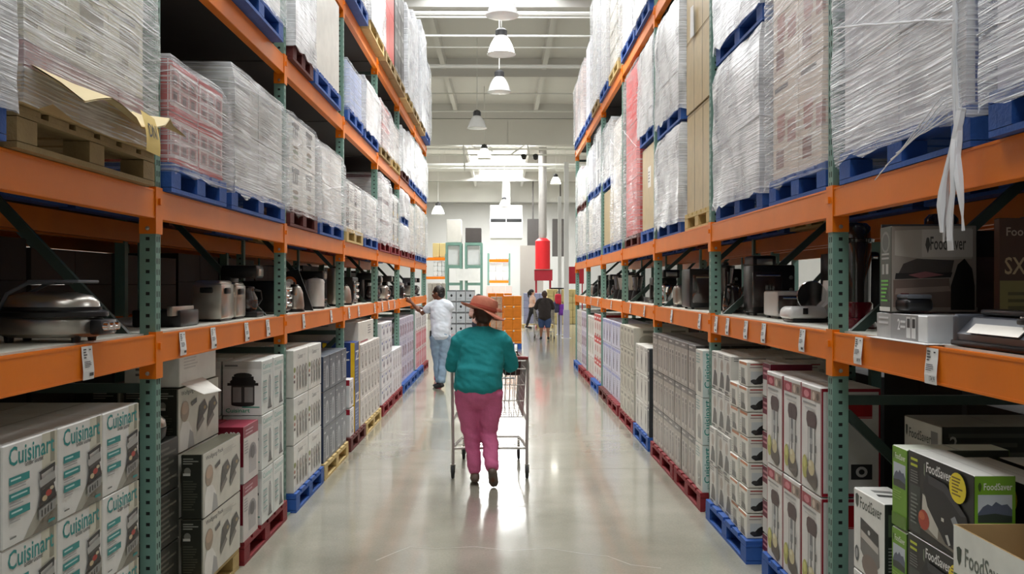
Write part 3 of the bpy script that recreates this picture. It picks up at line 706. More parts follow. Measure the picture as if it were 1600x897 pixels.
# display shelf boards and price tags
board = {}
for side, W, root, z in ((-1, WL, rack_l, 1.47), (1, WR, rack_r, 1.48)):
    X = -side
    sb = MB().box(*sorted((-X*.055, -X*1.02)), 0, 2.46, -.022, .004).mesh('shelf_board', M_shelf)
    for k in range(7): inst('shelf_board', sb, root, (0, 2.52*k+.062, z))
M_shade = mat('underside_shade', (44, 38, 34), .8, 0, .2)  # dark panels added to put shade under the upper shelves
for side, root, lv in ((-1, rack_l, (3.38, 4.59)), (1, rack_r, (4.50,))):
    X = -side; db = MB().box(*sorted((-X*.052, -X*1.02)), 0, 2.46, -.034, -.001).mesh('shade_panel', M_shade)
    for z in lv:
        for k in range(7): inst('shade_panel', db, root, (0, 2.52*k+.062, z))
def tag_mesh(w_, h, price, X):
    m = MB(); m.mat(0)
    vs = []; n = 4
    for i in range(n+1):
        t = i/n; vs += [(X*(.004+.010*math.sin(PI*t*.8)*t), 0-w_/2, -h*t), (X*(.004+.012*math.sin(PI*t*.8)*t), w_/2, -h*t)]
    m.add(vs, [(2*i, 2*i+1, 2*i+3, 2*i+2) for i in range(n)])
    m.mat(1)
    def yz(u, v, d=.0025):
        t = 1-v; return (X*(.004+.011*math.sin(PI*t*.8)*t+d), (-X if False else 1)*( (u-.5)*w_*(1 if X > 0 else -1)), -h*t)
    for e in LN(.12, .62, .5, .94, 4, 0, 3)+LN(.66, .84, .9, .93, 1, 0, 2)+LN(.12, .36, .85, .56, 4, 0, 8):
        m.add([yz(*p) for p in e[0]], [(0,1,2,3)])
    if price: tv, tf = text_geo(price); m.add([yz(.46+.46*a, .08+.15*b_) for a, b_ in tv], tf)
    else: m.add([yz(*p) for p in R(.52, .10, .9, .20, 0)[0][0]], [(0,1,2,3)])
    return m.mesh('price_tag', [M_paper, M_ink])
def ytag(px, W): return F_PX*W/abs(px-VPX)
for side, W, root, z, pxs in ((-1, WL, rack_l, 1.47, [137, 285, 333, 385, 418, 474, 517, 545, 560, 585, 597, 607, 616]),
                              (1, WR, rack_r, 1.48, [1462, 1346, 1257, 1196, 1168, 1139, 1121, 1095, 1051, 1008, 986, 956, 935, 924, 914])):
    for i, px in enumerate(pxs):
        y = ytag(px, W); me = tag_mesh(.085 if i else .092, .115 if i else .128, {(1, 0): '174.99', (1, 1): '149.99'}.get((side, i), ''), -side)
        inst('price_tag', me, root, (0, y-YP[0], z-.006))

# ------------------------------------------------------------------ floor level, left side
def fn(A, B, base=(228, 228, 224), **k): return lambda dx, wy, h: cm('carton', dx, wy, h, A, B, base, **k)
LF = 'on the left floor'
Z0 = .141
# bay nearest the camera
pallet(-1, 1.60, 1.95, 2.98, 0, 'red', 'under the nearest indoor-grill cartons', detail=True)
pallet(-1, 1.60, 3.0, 4.20, 0, 'blue', 'under the indoor-grill cartons by the first post', detail=True)
m_ = cm('grill_carton', .48, .381, .345, art_grill(), LN(.1, .1, .9, .9, 14, (150, 170, 168))+T(.1,.8,.8,.12,'Cuisinart', TEAL), (226, 226, 222))
stack(-1, 1.62, 3.03, 3, .381, 3, .345, Z0, m_, 'white grill carton, teal lettering', 'by the first left post', nx=2, dx=.48)
m2 = cm('carton', .5, .4, .3, LN(.1, .1, .9, .9, 8, GR), LN(.1, .1, .9, .9, 8, GR), (60, 60, 58))
stack(-1, 1.66, 1.98, 2, .5, 3, .3, Z0, m2, 'dark carton', 'behind the nearest grill cartons', nx=1, dx=.5)
# bay 2 : 4.37 - 6.80
pallet(-1, 1.58, 4.45, 5.58, 0, 'wood', 'under the dark two-grill cartons', detail=True)
pallet(-1, 1.56, 5.62, 6.74, 0, 'red', 'under the tall blender cartons beside the second left post', detail=True)
mp = cm('carton', .125, .69, .338, art_puck_A(), art_puck_B(), (206, 204, 192), side=(40, 41, 34), top=(92, 90, 74))
stack(-1, 1.55, 4.84, 1, .69, 2, .34, Z0, mp, 'cream-fronted grill carton', 'in the front stack, second left bay', nx=1, dx=.125)
stack(-1, 1.68, 4.84, 1, .69, 3, .34, Z0, mp, 'cream-fronted grill carton', 'just behind the front pair, left', nx=1, dx=.125)
mpd = cm('carton', .16, .66, .338, art_puck_A(), art_puck_B(), (206, 204, 192), side=(30, 30, 26), top=(60, 60, 50))
stack(-1, 1.815, 4.84, 1, .69, 3, .34, Z0, mpd, 'black-sided carton', 'behind the cream-fronted grill cartons', nx=2, dx=.17)
mr_ = cm('carton', .20, .34, .35, art_redpro_A(), art_redpro_B(), (208, 204, 198), top=(150, 50, 70))
stack(-1, 1.555, 5.60, 1, .36, 2, .352, Z0, mr_, 'white carton with maroon banner', 'behind the two-grill cartons', nx=2, dx=.20)
md = cm('blender_carton', .265, .30, .355, art_blend_A(), art_pot_B(), (222, 226, 222))
stack(-1, 1.55, 6.02, 2, .305, 3, .356, Z0, md, 'white carton with pot picture', 'by the second left post', nx=3, dx=.265)
# open white carton lying on top
o = inst('open_carton', cm('open_carton', .30, .62, .17, LN(.1,.5,.6,.9,4,LG), LN(.2,.3,.7,.8,3,(120,120,120)), (228, 228, 222), open_top=False), None, (-1.83, 5.17, Z0+1.022), .0)
tag(o, 'white carton with torn flap on top of the black-sided two-grill cartons', 'box')
fp = MB(); fp.add([(.15, -.31, .02), (.15, .05, .02), (.27, .0, -.05), (.235, -.2, -.045)], [(0,1,2,3)]); fp.add([(.152, -.31, .017), (.152, .05, .017), (.27, .0, -.053), (.237, -.2, -.048)], [(0,1,2,3)])
fp.obj('torn_flap', mat('white_card', (224, 222, 214), .6), o)
# bay 3 : 6.89 - 9.32
pallet(-1, 1.535, 6.92, 8.0, 0, 'blue', 'under the white hand-mixer cartons', detail=True)
pallet(-1, 1.535, 8.05, 9.27, 0, 'wood', 'under the grey blender cartons', detail=True)
me_ = cm('mixer_carton', .34, .52, .355, art_mixer_A(), R(0,0,1,1,(206,204,196))+LN(.1,.1,.8,.9,9,(150,150,146))+E(.6,.5,.2,.12,(120,70,50))+E(.3,.3,.1,.08,(130,140,60))+R(.0,.2,.2,.3,(80,40,40)), (222, 222, 216))
stack(-1, 1.548, 6.93, 2, .525, 3, .357, Z0, me_, 'white hand-mixer carton', 'in the third left bay', nx=2, dx=.34)
mf = cm('carton', .3, .30, .31, art_greyblend(), R(0,0,1,1,(44, 58, 84))+LN(.1,.1,.9,.5,5,(120,130,150))+R(.2,.6,.8,.9,(90,110,150)), (96, 102, 112))
stack(-1, 1.548, 8.08, 4, .295, 3, .312, Z0, mf, 'slate grey blender carton', 'in the third left bay', nx=2, dx=.3)
# bay 4 : 9.41 - 11.84
pallet(-1, 1.535, 9.43, 10.45, 0, 'maroon', 'under the blue cartons in the fourth left bay')
pallet(-1, 1.535, 10.5, 11.78, 0, 'wood', 'under the pale cartons in the fourth left bay')
mb = cm('carton', .3, .33, .50, art_blue(), art_blue(), (40, 66, 130), side=(28, 44, 96))
stack(-1, 1.548, 9.80, 1, .34, 2, .45, Z0, mb, 'royal blue carton with yellow edge', 'in the fourth left bay', nx=2, dx=.3)
mw = cm('carton', .25, .26, .29, art_white_grey(), R(0,.8,1,1,(160,30,50))+LN(.1,.1,.9,.7,6,GR), (224, 222, 224))
stack(-1, 1.548, 9.45, 1, .30, 2, .30, Z0, mw, 'small white carton with red band', 'before the blue cartons', nx=2, dx=.25)
mw = cm('carton', .32, .26, .30, art_white_grey((150, 142, 134), 4), LN(.1,.1,.9,.9,8,GR), (216, 212, 208))
stack(-1, 1.548, 10.2, 6, .262, 3, .30, Z0, mw, 'off-white appliance carton', 'in the fourth left bay', nx=2, dx=.32)
ob = inst('carton', cm('big', .78, 1.2, .24, R(.1,.0,.6,.08,(150,40,50))+LN(.6,.3,.9,.8,4,GR), R(.25,.6,.4,.66,DK)+R(.25,.45,.4,.50,DK)+LN(.2,.78,.8,.88,1,(130,128,120)), (214, 212, 204)), None, (-1.98, 10.9, Z0+.902))
tag(ob, 'wide white carton on top of the off-white appliance cartons', 'box')
# bay 5 : 11.93 - 14.36
pallet(-1, 1.535, 11.97, 13.1, 0, 'red', 'under the blue-labelled cartons in the fifth left bay')
pallet(-1, 1.535, 13.15, 14.3, 0, 'red', 'under the low white cartons in the fifth left bay')
mt = cm('carton', .33, .37, .21, art_bluetag(), art_bluetag(), (222, 222, 226))
stack(-1, 1.548, 11.98, 3, .372, 5, .212, Z0, mt, 'white carton with blue label', 'in the fifth left bay', nx=2, dx=.33)
mt = cm('carton', .4, .28, .31, art_white_grey((180, 176, 186), 6), LN(.1,.1,.9,.9,6,LG), (226, 226, 230))
stack(-1, 1.548, 13.2, 4, .28, 2, .312, Z0, mt, 'low white carton', 'in the fifth left bay', nx=2, dx=.4)
# bay 6, 7
pallet(-1, 1.535, 14.5, 15.6, 0, 'blue', 'under the lavender cartons in the sixth left bay')
pallet(-1, 1.535, 15.65, 16.8, 0, 'blue', 'under the lavender cartons beside the man')
mt = cm('carton', .4, .37, .34, art_lav(), art_white_grey(), (208, 206, 222))
stack(-1, 1.548, 14.52, 3, .36, 3, .342, Z0, mt, 'lavender printed carton', 'in the sixth left bay', nx=1, dx=.5)
stack(-1, 1.548, 15.68, 3, .37, 3, .342, Z0, mt, 'lavender printed carton', 'farther in the sixth left bay', nx=1, dx=.5)
pallet(-1, 1.535, 17.0, 18.1, 0, 'blue', 'under the pink cartons in the last left bay')
pallet(-1, 1.535, 18.15, 19.3, 0, 'red', 'under the white cartons at the far left end')
mt = cm('carton', .45, .35, .36, art_pink(), art_pink(), (222, 214, 216))
stack(-1, 1.548, 17.02, 3, .355, 2, .36, Z0, mt, 'white carton with pink panels', 'in the last left bay', nx=1, dx=.5)
stack(-1, 1.548, 18.17, 3, .37, 2, .36, Z0, mt, 'white carton with pink panels', 'at the far left end', nx=1, dx=.5)
mt = cm('carton', .45, .35, .34, art_white_grey((90, 90, 110), 9), art_white_grey(), (228, 228, 230))
stack(-1, 1.548, 17.02, 3, .355, 1, .34, Z0+.721, mt, 'white carton on the pink cartons', 'in the last left bay', nx=1, dx=.5)
stack(-1, 1.548, 18.17, 3, .37, 1, .34, Z0+.721, mt, 'white carton on the pink cartons', 'at the far left end', nx=1, dx=.5)

# ------------------------------------------------------------------ floor level, right side
# nearest bay : 1.85 - 4.29
pallet(1, 1.52, 2.0, 3.05, 0, 'blue', 'under the black and green cartons', detail=True)
pallet(1, 1.52, 3.1, 4.22, 0, 'red', 'under the vacuum-sealer cartons by the first right post', detail=True)
mfw = cm('sealer_carton', .16, .33, .345, art_fsw_A(), art_fsw_B(), (226, 226, 220), side=(50, 56, 50), topart=P([(.2,.4),(.8,.3),(.85,.42),(.25,.55)], (70,70,68))+P([(.3,.65),(.8,.55),(.8,.7),(.3,.8)], (130,130,126)))
stack(1, 1.50, 3.655, 1, .335, 2, .346, Z0, mfw, 'white vacuum-sealer carton', 'at the first right post', nx=2, dx=.17)
mgb = cm('sealer_carton', .145, .49, .305, art_fsb_A(), art_fsb_B(), (36, 36, 34), side=(112, 160, 38), top=(206, 206, 200))
stack(1, 1.505, 2.955, 1, .492, 3, .307, Z0+.03, mgb, 'black vacuum-sealer carton with green end', 'front layer of the right stack', nx=1, dx=.145)
stack(1, 1.66, 2.955, 1, .492, 3, .307, Z0, mgb, 'black-sided sealer carton behind green-ended carton', 'right', nx=3, dx=.17)
mgs = cm('sealer_carton', .40, .135, .31, art_fsb_B(), R(0,0,1,1,(52, 58, 50))+LN(.1,.1,.9,.9,8,(120,130,110)), (120, 160, 60), side=(60, 66, 56), top=(214, 220, 205))
stack(1, 1.51, 3.465, 1, .14, 3, .315, Z0, mgs, 'narrow green sealer carton between the two sealer stacks', '', nx=1, dx=.4)
oc = inst('open_carton', cm('open', .30, .40, .30, R(0,.0,1,.5,(70,112,60))+R(0,0,1,.2,(40,50,40))+T(.18,.62,.62,.2,'FoodSaver',(100,108,98))+P([(.05,.78),(.09,.8),(.13,.78),(.12,.66),(.09,.6),(.06,.66)], (52,66,54)), R(0,0,1,1,(220,220,214)), (228, 230, 222), open_top=True), None, (1.56, 2.70, .652))
tag(oc, 'open white carton with kraft inside at the bottom right corner', 'box')
mo_ = cm('carton', .30, .40, .255, LN(.1,.1,.9,.9,6,GR), LN(.1,.1,.9,.9,6,GR), (215, 215, 208))
for z in (Z0, Z0+.256): tag(inst('carton', mo_, None, (1.56, 2.70, z)), 'white carton under the open kraft-lined carton, '+('bottom of pile' if z < .2 else 'upper of two'), 'box')
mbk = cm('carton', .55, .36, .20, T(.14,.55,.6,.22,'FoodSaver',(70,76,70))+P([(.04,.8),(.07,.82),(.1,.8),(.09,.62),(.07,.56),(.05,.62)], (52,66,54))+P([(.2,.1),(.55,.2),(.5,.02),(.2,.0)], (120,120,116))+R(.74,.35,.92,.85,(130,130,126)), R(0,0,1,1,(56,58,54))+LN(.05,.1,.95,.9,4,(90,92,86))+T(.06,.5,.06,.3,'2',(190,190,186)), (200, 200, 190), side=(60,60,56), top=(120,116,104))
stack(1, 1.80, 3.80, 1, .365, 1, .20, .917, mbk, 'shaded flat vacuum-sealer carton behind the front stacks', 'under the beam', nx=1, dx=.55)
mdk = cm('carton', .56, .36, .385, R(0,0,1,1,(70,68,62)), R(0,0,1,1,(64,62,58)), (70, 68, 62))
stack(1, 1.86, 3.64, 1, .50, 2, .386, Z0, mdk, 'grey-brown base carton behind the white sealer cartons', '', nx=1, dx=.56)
mdg = cm('carton', .26, .5, .17, R(0,0,1,1,(150,150,150)), R(0,0,1,1,(150,148,148)), (150, 150, 150))
stack(1, 2.02, 2.95, 1, .5, 1, .17, 1.064, mdg, 'plain grey carton high on the black sealer cartons', 'under the beam', nx=1, dx=.26)
# second bay 4.37 - 6.80
pallet(1, 1.52, 4.42, 5.42, 0, 'blue', 'under the popcorn-machine cartons', detail=True)
pallet(1, 1.48, 5.62, 6.74, 0, 'blue', 'under the small white blender cartons', detail=True)
mpc = cm('popcorn_carton', .30, .305, .53, art_popcorn_A(), art_popcorn_B(''), (222, 220, 216))
stack(1, 1.5301, 4.45, 3, .312, 2, .533, Z0-.0, mpc, 'white popcorn-machine carton with red trim', 'by the first right post', nx=1, dx=.30)
mrr = cm('carton', .26, .16, .20, R(0,.5,1,1,(110,20,50))+LN(.1,.6,.9,.9,2,(200,140,150)), R(0,.4,1,1,(120,24,52))+LN(.15,.5,.85,.85,2,(200,150,160))+R(.4,.1,.6,.3,DK), (216, 214, 210))
stack(1, 1.56, 5.41, 1, .17, 6, .205, Z0-.13, mrr, 'small white carton with burgundy band', 'behind the popcorn cartons', nx=1, dx=.26)
msm = cm('small_carton', .165, .215, .154, art_small_A(), art_small_B(), (224, 222, 212))
stack(1, 1.488, 5.67, 2, .218, 7, .1555, Z0, msm, 'small white blender carton', 'in the right second bay', nx=3, dx=.17, jit=.012, skip={(1, 6)})
mpo = cm('carton', .35, .20, .27, art_portrait(), art_portrait(), (216, 214, 206))
stack(1, 1.495, 6.12, 3, .20, 4, .272, Z0, mpo, 'off-white appliance carton', 'by the second right post', nx=2, dx=.35, jit=.02)
# third bay 6.89 - 9.32
pallet(1, 1.48, 6.92, 8.0, 0, 'red', 'under the tall white cartons with vertical lettering', detail=True)
pallet(1, 1.48, 8.05, 9.27, 0, 'red', 'under the brown blender cartons', detail=True)
mcv = cm('carton', .20, .25, .355, art_cuisv_A(), art_cuisv_B(), (212, 214, 206))
stack(1, 1.49, 6.93, 1, .25, 3, .356, Z0, mcv, 'teal-lettered white carton', 'beside the second right post', nx=3, dx=.20)
mbr = cm('blender_carton', .28, .28, .345, art_brown_A(), art_brown_B(), (170, 162, 152), side=(60,56,54), top=(90,86,82))
stack(1, 1.495, 7.20, 7, .292, 3, .362, Z0, cm('blender_carton', .28, .29, .362, art_brown_A(), art_brown_B(), (170, 162, 152), side=(60,56,54), top=(90,86,82)), 'brown-grey blender carton', 'in the third right bay', nx=2, dx=.28)
# fourth bay 9.41 - 11.84
pallet(1, 1.48, 9.43, 10.5, 0, 'blue', 'under the dark grey cartons in the fourth right bay')
pallet(1, 1.48, 10.55, 11.78, 0, 'red', 'under the beige cartons in the fourth right bay')
mdd = cm('carton', .28, .13, .30, art_dark(), art_dark(), (60, 62, 66))
stack(1, 1.49, 9.44, 1, .14, 3, .302, Z0, mdd, 'dark grey white-labelled carton', 'fourth right bay', nx=3, dx=.28)
mtw = cm('carton', .28, .29, .30, art_tallwhite(), art_tallwhite(), (222, 221, 214))
stack(1, 1.49, 9.60, 3, .295, 3, .302, Z0, mtw, 'tall white carton', 'in the fourth right bay', nx=2, dx=.30)
mbg = cm('carton', .32, .3, .265, art_beige_rows(), art_beige_rows(), (200, 198, 184))
stack(1, 1.49, 10.57, 4, .30, 4, .267, Z0, mbg, 'beige appliance carton', 'in the fourth right bay', nx=2, dx=.32)
# fifth bay 11.93-14.36, sixth, seventh
pallet(1, 1.48, 11.97, 13.1, 0, 'red', 'under the bottle-print cartons in the fifth right bay')
pallet(1, 1.48, 13.15, 14.3, 0, 'maroon', 'at the far end of the fifth right bay')
mbt = cm('carton', .4, .37, .35, art_bottle(), art_bottle(), (206, 208, 226))
stack(1, 1.49, 11.98, 3, .37, 3, .352, Z0, mbt, 'lilac dark-bottle carton', 'nearer in the fifth right bay', nx=1, dx=.5)
stack(1, 1.49, 13.17, 3, .37, 3, .352, Z0, mbt, 'lilac dark-bottle carton', 'farther in the fifth right bay', nx=1, dx=.5)
pallet(1, 1.48, 14.5, 15.6, 0, 'blue', 'under the red and white cartons in the sixth right bay')
pallet(1, 1.48, 15.65, 16.8, 0, 'red', 'under the white cartons in the sixth right bay')
mrw = cm('carton', .4, .36, .36, art_redwhite(), art_redwhite(), (222, 216, 212))
stack(1, 1.49, 14.52, 3, .36, 3, .362, Z0, mrw, 'red-topped white carton', 'in the sixth right bay', nx=1, dx=.5)
stack(1, 1.49, 15.68, 3, .37, 3, .34, Z0, cm('carton', .4, .37, .34, art_tallwhite(), art_tallwhite(), (226, 226, 224)), 'bright white carton', 'in the sixth right bay', nx=1, dx=.5)
pallet(1, 1.48, 17.0, 18.1, 0, 'red', 'under the white and blue cartons in the last right bay')
pallet(1, 1.48, 18.15, 19.3, 0, 'blue', 'at the far right end of the rack')
stack(1, 1.49, 17.02, 3, .36, 3, .35, Z0, cm('carton', .4, .36, .35, art_lav(), art_lav(), (222, 226, 232)), 'white and blue carton', 'in the last right bay', nx=1, dx=.5)
stack(1, 1.49, 18.17, 3, .36, 3, .35, Z0, cm('carton', .4, .36, .35, art_white_grey(), art_white_grey(), (214, 214, 210)), 'white and grey carton', 'at the far right end', nx=1, dx=.5)

# ------------------------------------------------------------------ upper levels, left side
L2, L3, L4 = 2.142, 3.382, 4.592
WT = (226, 226, 222)
u = 'left middle shelf'
load(-1, 1.53, 1.95, 2.88, L2, 1.02, 2, 4, fn(art_white_grey(), LN(.1,.1,.9,.9,8,LG), WT), 'white carton|white cartons', 'at the extreme left, middle shelf', 'heavy', 'blue', seed=3, ropes=4)
pallet(-1, 1.56, 3.0, 4.18, L2, 'oldwood', 'under the torn tray on the left middle shelf', detail=True)
# kraft slip tray with torn edge, sitting on the old pallet
tr = MB(); tr.box(-.50, .50, -.585, .585, 0, .012)
n = 14
for i in range(n):
    y = -.585+1.17*i/n; y2 = -.585+1.17*(i+1)/n; za = .12+.03*noise.noise(Vector((i*.7, 3, 1))); zb = .12+.03*noise.noise(Vector(((i+1)*.7, 3, 1)))
    tr.add([(.50, y, 0), (.50, y2, 0), (.51, y2, zb), (.51, y, za), (.49, y, 0), (.49, y2, 0), (.50, y2, zb), (.50, y, za)], [(0,1,2,3), (7,6,5,4), (3,2,6,7)])
tr.box(-.5, .5, -.595, -.585, 0, .13); tr.box(-.5, .5, .585, .595, 0, .10)
pt = tr.obj('cardboard_tray', M_card, None, (-2.045, 3.59, L2+.142)); tag(pt, 'kraft cardboard tray with torn lip under the wrapped load, upper left', 'tray')
fl_ = MB(); pts = []
for i in range(13):
    y = -.56+1.2*i/12; drop = .02+.03*math.sin(i*1.1)-.03*(i > 9)
    pts.append(((.512, y, .135+.02*noise.noise(Vector((i, 1, 1)))), (.60+.03*noise.noise(Vector((i*.6, 7, 1))), y+.02, .10-drop)))
vs = [p for q in pts for p in q]; fl_.smooth = True
fl_.add(vs, [(2*i, 2*i+1, 2*i+3, 2*i+2) for i in range(12)]); fl_.add([(a, b_, c-.005) for a, b_, c in vs], [(2*i, 2*i+1, 2*i+3, 2*i+2) for i in range(12)])
fl_.obj('folded_flap', mat('pale_card', (214, 196, 150), .7, 0, .08, 10), pt)
lbm = MB(); lbm.mat(0); lbm.box(-.46, -.30, -.6, -.597, .02, .115); lbm.mat(1)
lbm.obj('white_label', [M_paper, M_ink], pt)
nt_ = MB(); nt_.smooth = True
vs = []
for i in range(7):
    t = i/6; vs += [(.60+.02*math.sin(t*2.2), .13+.02*t, .115-.16*t), (.60+.02*math.sin(t*2.2), .28+.02*t, .105-.155*t)]
nt_.add(vs, [(2*i, 2*i+1, 2*i+3, 2*i+2) for i in range(6)])
nt_.smooth = False; tv, tf = text_geo('DNI'); nt_.mat(1)
nt_.add([(.604+.02*math.sin((.25+.4*(1-b_))*2.2), .16+.09*a+.01, .11-.16*(.25+.35*(1-b_))) for a, b_ in tv], tf)
no = nt_.obj('paper_note', [mat('yellow_paper', (236, 208, 128), .7, 0, .03), M_ink], None, (-2.045, 3.59, L2+.142)); tag(no, 'yellow paper note marked DNI hanging off the torn tray', 'note')
zz = L2+.157
stack(-1, 1.585, 3.03, 2, .28, 1, .22, zz, cm('carton', .9, .28, .22, R(0,0,1,1,(150, 60, 66)), R(0,0,1,1,(150,44,44)), (150, 60, 66)), 'low red carton on the torn tray', 'left side', nx=1, dx=.9)
stack(-1, 1.585, 3.60, 2, .27, 1, .22, zz, cm('carton', .9, .27, .22, R(0,0,1,1,(150, 90, 96)), R(0,0,1,1,(150,60,60)), (150, 80, 86)), 'low maroon carton on the torn tray', 'left side', nx=1, dx=.9)
stack(-1, 1.585, 3.03, 3, .37, 2, .33, zz+.221, cm('carton', .9, .37, .33, art_photo((176, 170, 140), 4), art_photo((190, 186, 160), 5), (206, 202, 178)), 'beige carton in shiny wrap above the torn tray', 'left', nx=1, dx=.9)
film(-1, 1.555, 3.01, 4.16, zz-.01, zz+.91, 'mid', 'above the torn tray on the left', dx=.96, seed=12, ropes=6)
load(-1, 1.57, 4.42, 5.30, L2, .64, 2, 2, fn(art_redgrid(), R(0,0,1,1,(190,60,56))+R(.1,.2,.9,.8,(220,214,210)), (220, 206, 204)), 'red-printed carton|red-printed cartons', u+', just past the first post', 'light', 'blue', seed=21, ropes=9, pdetail=True)
load(-1, 1.57, 5.40, 6.72, L2, .84, 2, 2, fn(LN(.1,.1,.8,.5,8,(120,124,118))+LN(.1,.7,.7,.9,2,GR), R(0,0,1,1,(160,164,150))+R(.2,.7,.8,.8,(110,112,90)), (190, 190, 184), top=(170,170,160)), 'grey carton with dark lines|grey wrapped cartons', u+', second bay', 'mid', 'blue', seed=22, ropes=7, pdetail=True)
load(-1, 1.58, 6.93, 7.95, L2, .84, 2, 2, fn(art_pots(), R(0,0,1,1,WT)+LN(.2,.2,.8,.8,4,LG), (226, 225, 220)), 'white pressure-cooker carton|pressure-cooker cartons', u+', third bay', 'light', 'maroon', seed=23, ropes=4, pdetail=True)
load(-1, 1.58, 8.05, 9.25, L2, .80, 2, 2, fn(LN(.2,.2,.7,.7,4,LG), R(0,0,1,1,(158,152,132))+R(.3,.7,.9,.82,(90,90,70)), (216, 212, 206)), 'pale carton with tan end|pale tan-ended cartons', u+', third bay', 'mid', 'blue', seed=24)
load(-1, 1.58, 9.45, 10.55, L2, .62, 2, 2, fn(art_big_o(), art_big_o(), WT), 'white carton with a circled dark strip|circle-print cartons', u+', fourth bay', 'light', 'wood', seed=25)
load(-1, 1.58, 10.65, 11.8, L2, .62, 2, 2, fn(art_white_grey(), art_white_grey(), WT), 'white carton with grey print|grey-print cartons', u+', fourth bay', 'mid', 'blue', seed=26)
load(-1, 1.58, 12.0, 13.1, L2, 1.0, 2, 3, fn(R(0,.82,1,1,(96,50,60))+LN(.1,.2,.9,.6,4,LG), WT and R(0,.82,1,1,(96,50,60)), (224, 224, 224)), 'white carton with a maroon band|maroon-banded cartons', u+', fifth bay', 'mid', 'red', seed=27)
load(-1, 1.58, 13.2, 14.3, L2, .86, 2, 2, fn(R(.6,.1,.95,.9,(54,52,52))+E(.78,.3,.1,.12,(210,170,50))+LN(.1,.1,.5,.9,5,LG), LN(.1,.1,.9,.9,5,LG), WT), 'white carton with a dark side print|dark-print cartons', u+', fifth bay', 'light', 'red', seed=28)
load(-1, 1.58, 14.5, 15.6, L2, .52, 2, 2, fn(LN(.1,.1,.9,.9,5,LG), LN(.1,.1,.9,.9,5,LG), (228,228,228)), 'plain white carton|low white cartons', u+', sixth bay lower', 'heavy', 'red', seed=29)
load(-1, 1.58, 14.5, 15.6, L2+.53, .52, 2, 2, fn(LN(.1,.1,.9,.9,5,LG), LN(.1,.1,.9,.9,5,LG), (228,228,228)), 'plain white carton|upper white cartons', u+', sixth bay upper', 'heavy', 'blue', seed=30)
load(-1, 1.58, 15.7, 16.8, L2, .95, 2, 3, fn([], [], (222,218,206)), 'cream carton|cream cartons', u+', sixth bay', 'mid', 'red', seed=31)
load(-1, 1.58, 17.0, 18.1, L2, 1.02, 3, 2, fn(R(.1,.05,.9,.95,(206,200,182)), [], (218,212,196)), 'tall cream carton|tall cream cartons', u+', last bay', 'mid', 'blue', seed=32)
load(-1, 1.58, 18.2, 19.3, L2, 1.0, 3, 2, fn(R(.1,.05,.9,.95,(206,200,182)), [], (216,210,194)), 'tall cream carton|tall cream cartons', 'far end, left middle shelf', 'mid', 'blue', seed=33)
u = 'left third shelf'
load(-1, 1.52, 5.30, 6.46, L3, 1.02, 2, 2, fn([], LN(.2,.2,.8,.8,5,LG), (224, 224, 220)), 'large white carton|large white cartons', u+', second bay', 'light', 'blue', seed=41, pdetail=True)
load(-1, 1.56, 6.93, 7.68, L3, 1.03, 2, 3, fn(art_white_grey((170,160,160), 5), LN(.1,.1,.9,.9,4,LG), (224, 222, 218)), 'white printed carton|white printed cartons', u+', third bay', 'heavy', 'maroon', seed=42, ropes=5, pdetail=True)
pallet(-1, 1.56, 7.76, 9.0, L3, 'blue', 'under the big plain white carton, left third shelf', detail=True)
bw_ = carton_mesh('large_carton', .98, 1.18, .86, [], R(0,0,1,1,(188,178,150))+R(.60,.74,.88,.90,(222,226,60))+LN(.62,.78,.84,.86,2,(110,110,60)), (226, 224, 216), side=(188,178,150), top=(226,224,216))
tag(inst('large_carton', bw_, None, (-1.575-.49, 8.38, L3+.142)), 'big plain white carton with tan end and yellow sticker, left third shelf', 'box')
load(-1, 1.57, 9.45, 10.5, L3, .62, 2, 2, fn(R(0,0,1,1,(170,186,222)), R(0,0,1,1,(176,190,222)), (190,200,224)), 'pale blue carton|pale blue cartons', u+', fourth bay', 'light', 'blue', seed=44)
load(-1, 1.57, 10.6, 11.8, L3, .70, 2, 2, fn([], [], (226,226,226)), 'plain white carton|plain white cartons', u+', fourth bay', 'heavy', 'blue', seed=45)
load(-1, 1.57, 12.0, 13.1, L3, .72, 2, 2, fn(art_redgrid(), [], (224,214,212)), 'red-trimmed carton|red-trimmed cartons', u+', fifth bay', 'mid', 'oldwood', seed=46)
load(-1, 1.57, 13.2, 14.3, L3, .66, 2, 2, fn([], [], (218,212,206)), 'off-white carton|off-white cartons', u+', fifth bay', 'mid', 'wood', seed=47)
load(-1, 1.57, 14.5, 15.6, L3, .80, 3, 2, fn([], [], (226,224,224)), 'slim white carton|slim white cartons', u+', sixth bay', 'heavy', 'maroon', seed=48)
load(-1, 1.57, 15.7, 16.8, L3, .90, 2, 2, fn(R(0,.4,1,.5,LG), [], (228,228,228)), 'white banded carton|white banded cartons', u+', sixth bay', 'mid', 'blue', seed=49)
load(-1, 1.57, 17.0, 18.1, L3, .92, 3, 2, fn([], [], (228,228,228)), 'tall white carton|tall white cartons', u+', last bay', 'mid', 'blue', seed=50)
load(-1, 1.57, 18.2, 19.3, L3, .88, 3, 2, fn([], [], (224,224,224)), 'tall white carton|tall white cartons', 'far end, left third shelf', 'mid', 'blue', seed=51)
u = 'left top shelf'
load(-1, 1.50, 9.45, 10.4, L4, 1.1, 2, 3, fn(art_white_grey(), [], (222,222,220)), 'white carton|white cartons', u+', fourth bay', 'light', 'blue', seed=61)
load(-1, 1.50, 10.5, 11.8, L4, 1.2, 2, 3, fn([], [], (224,222,216)), 'off-white carton|off-white cartons', u+', fourth bay', 'heavy', 'wood', seed=62)
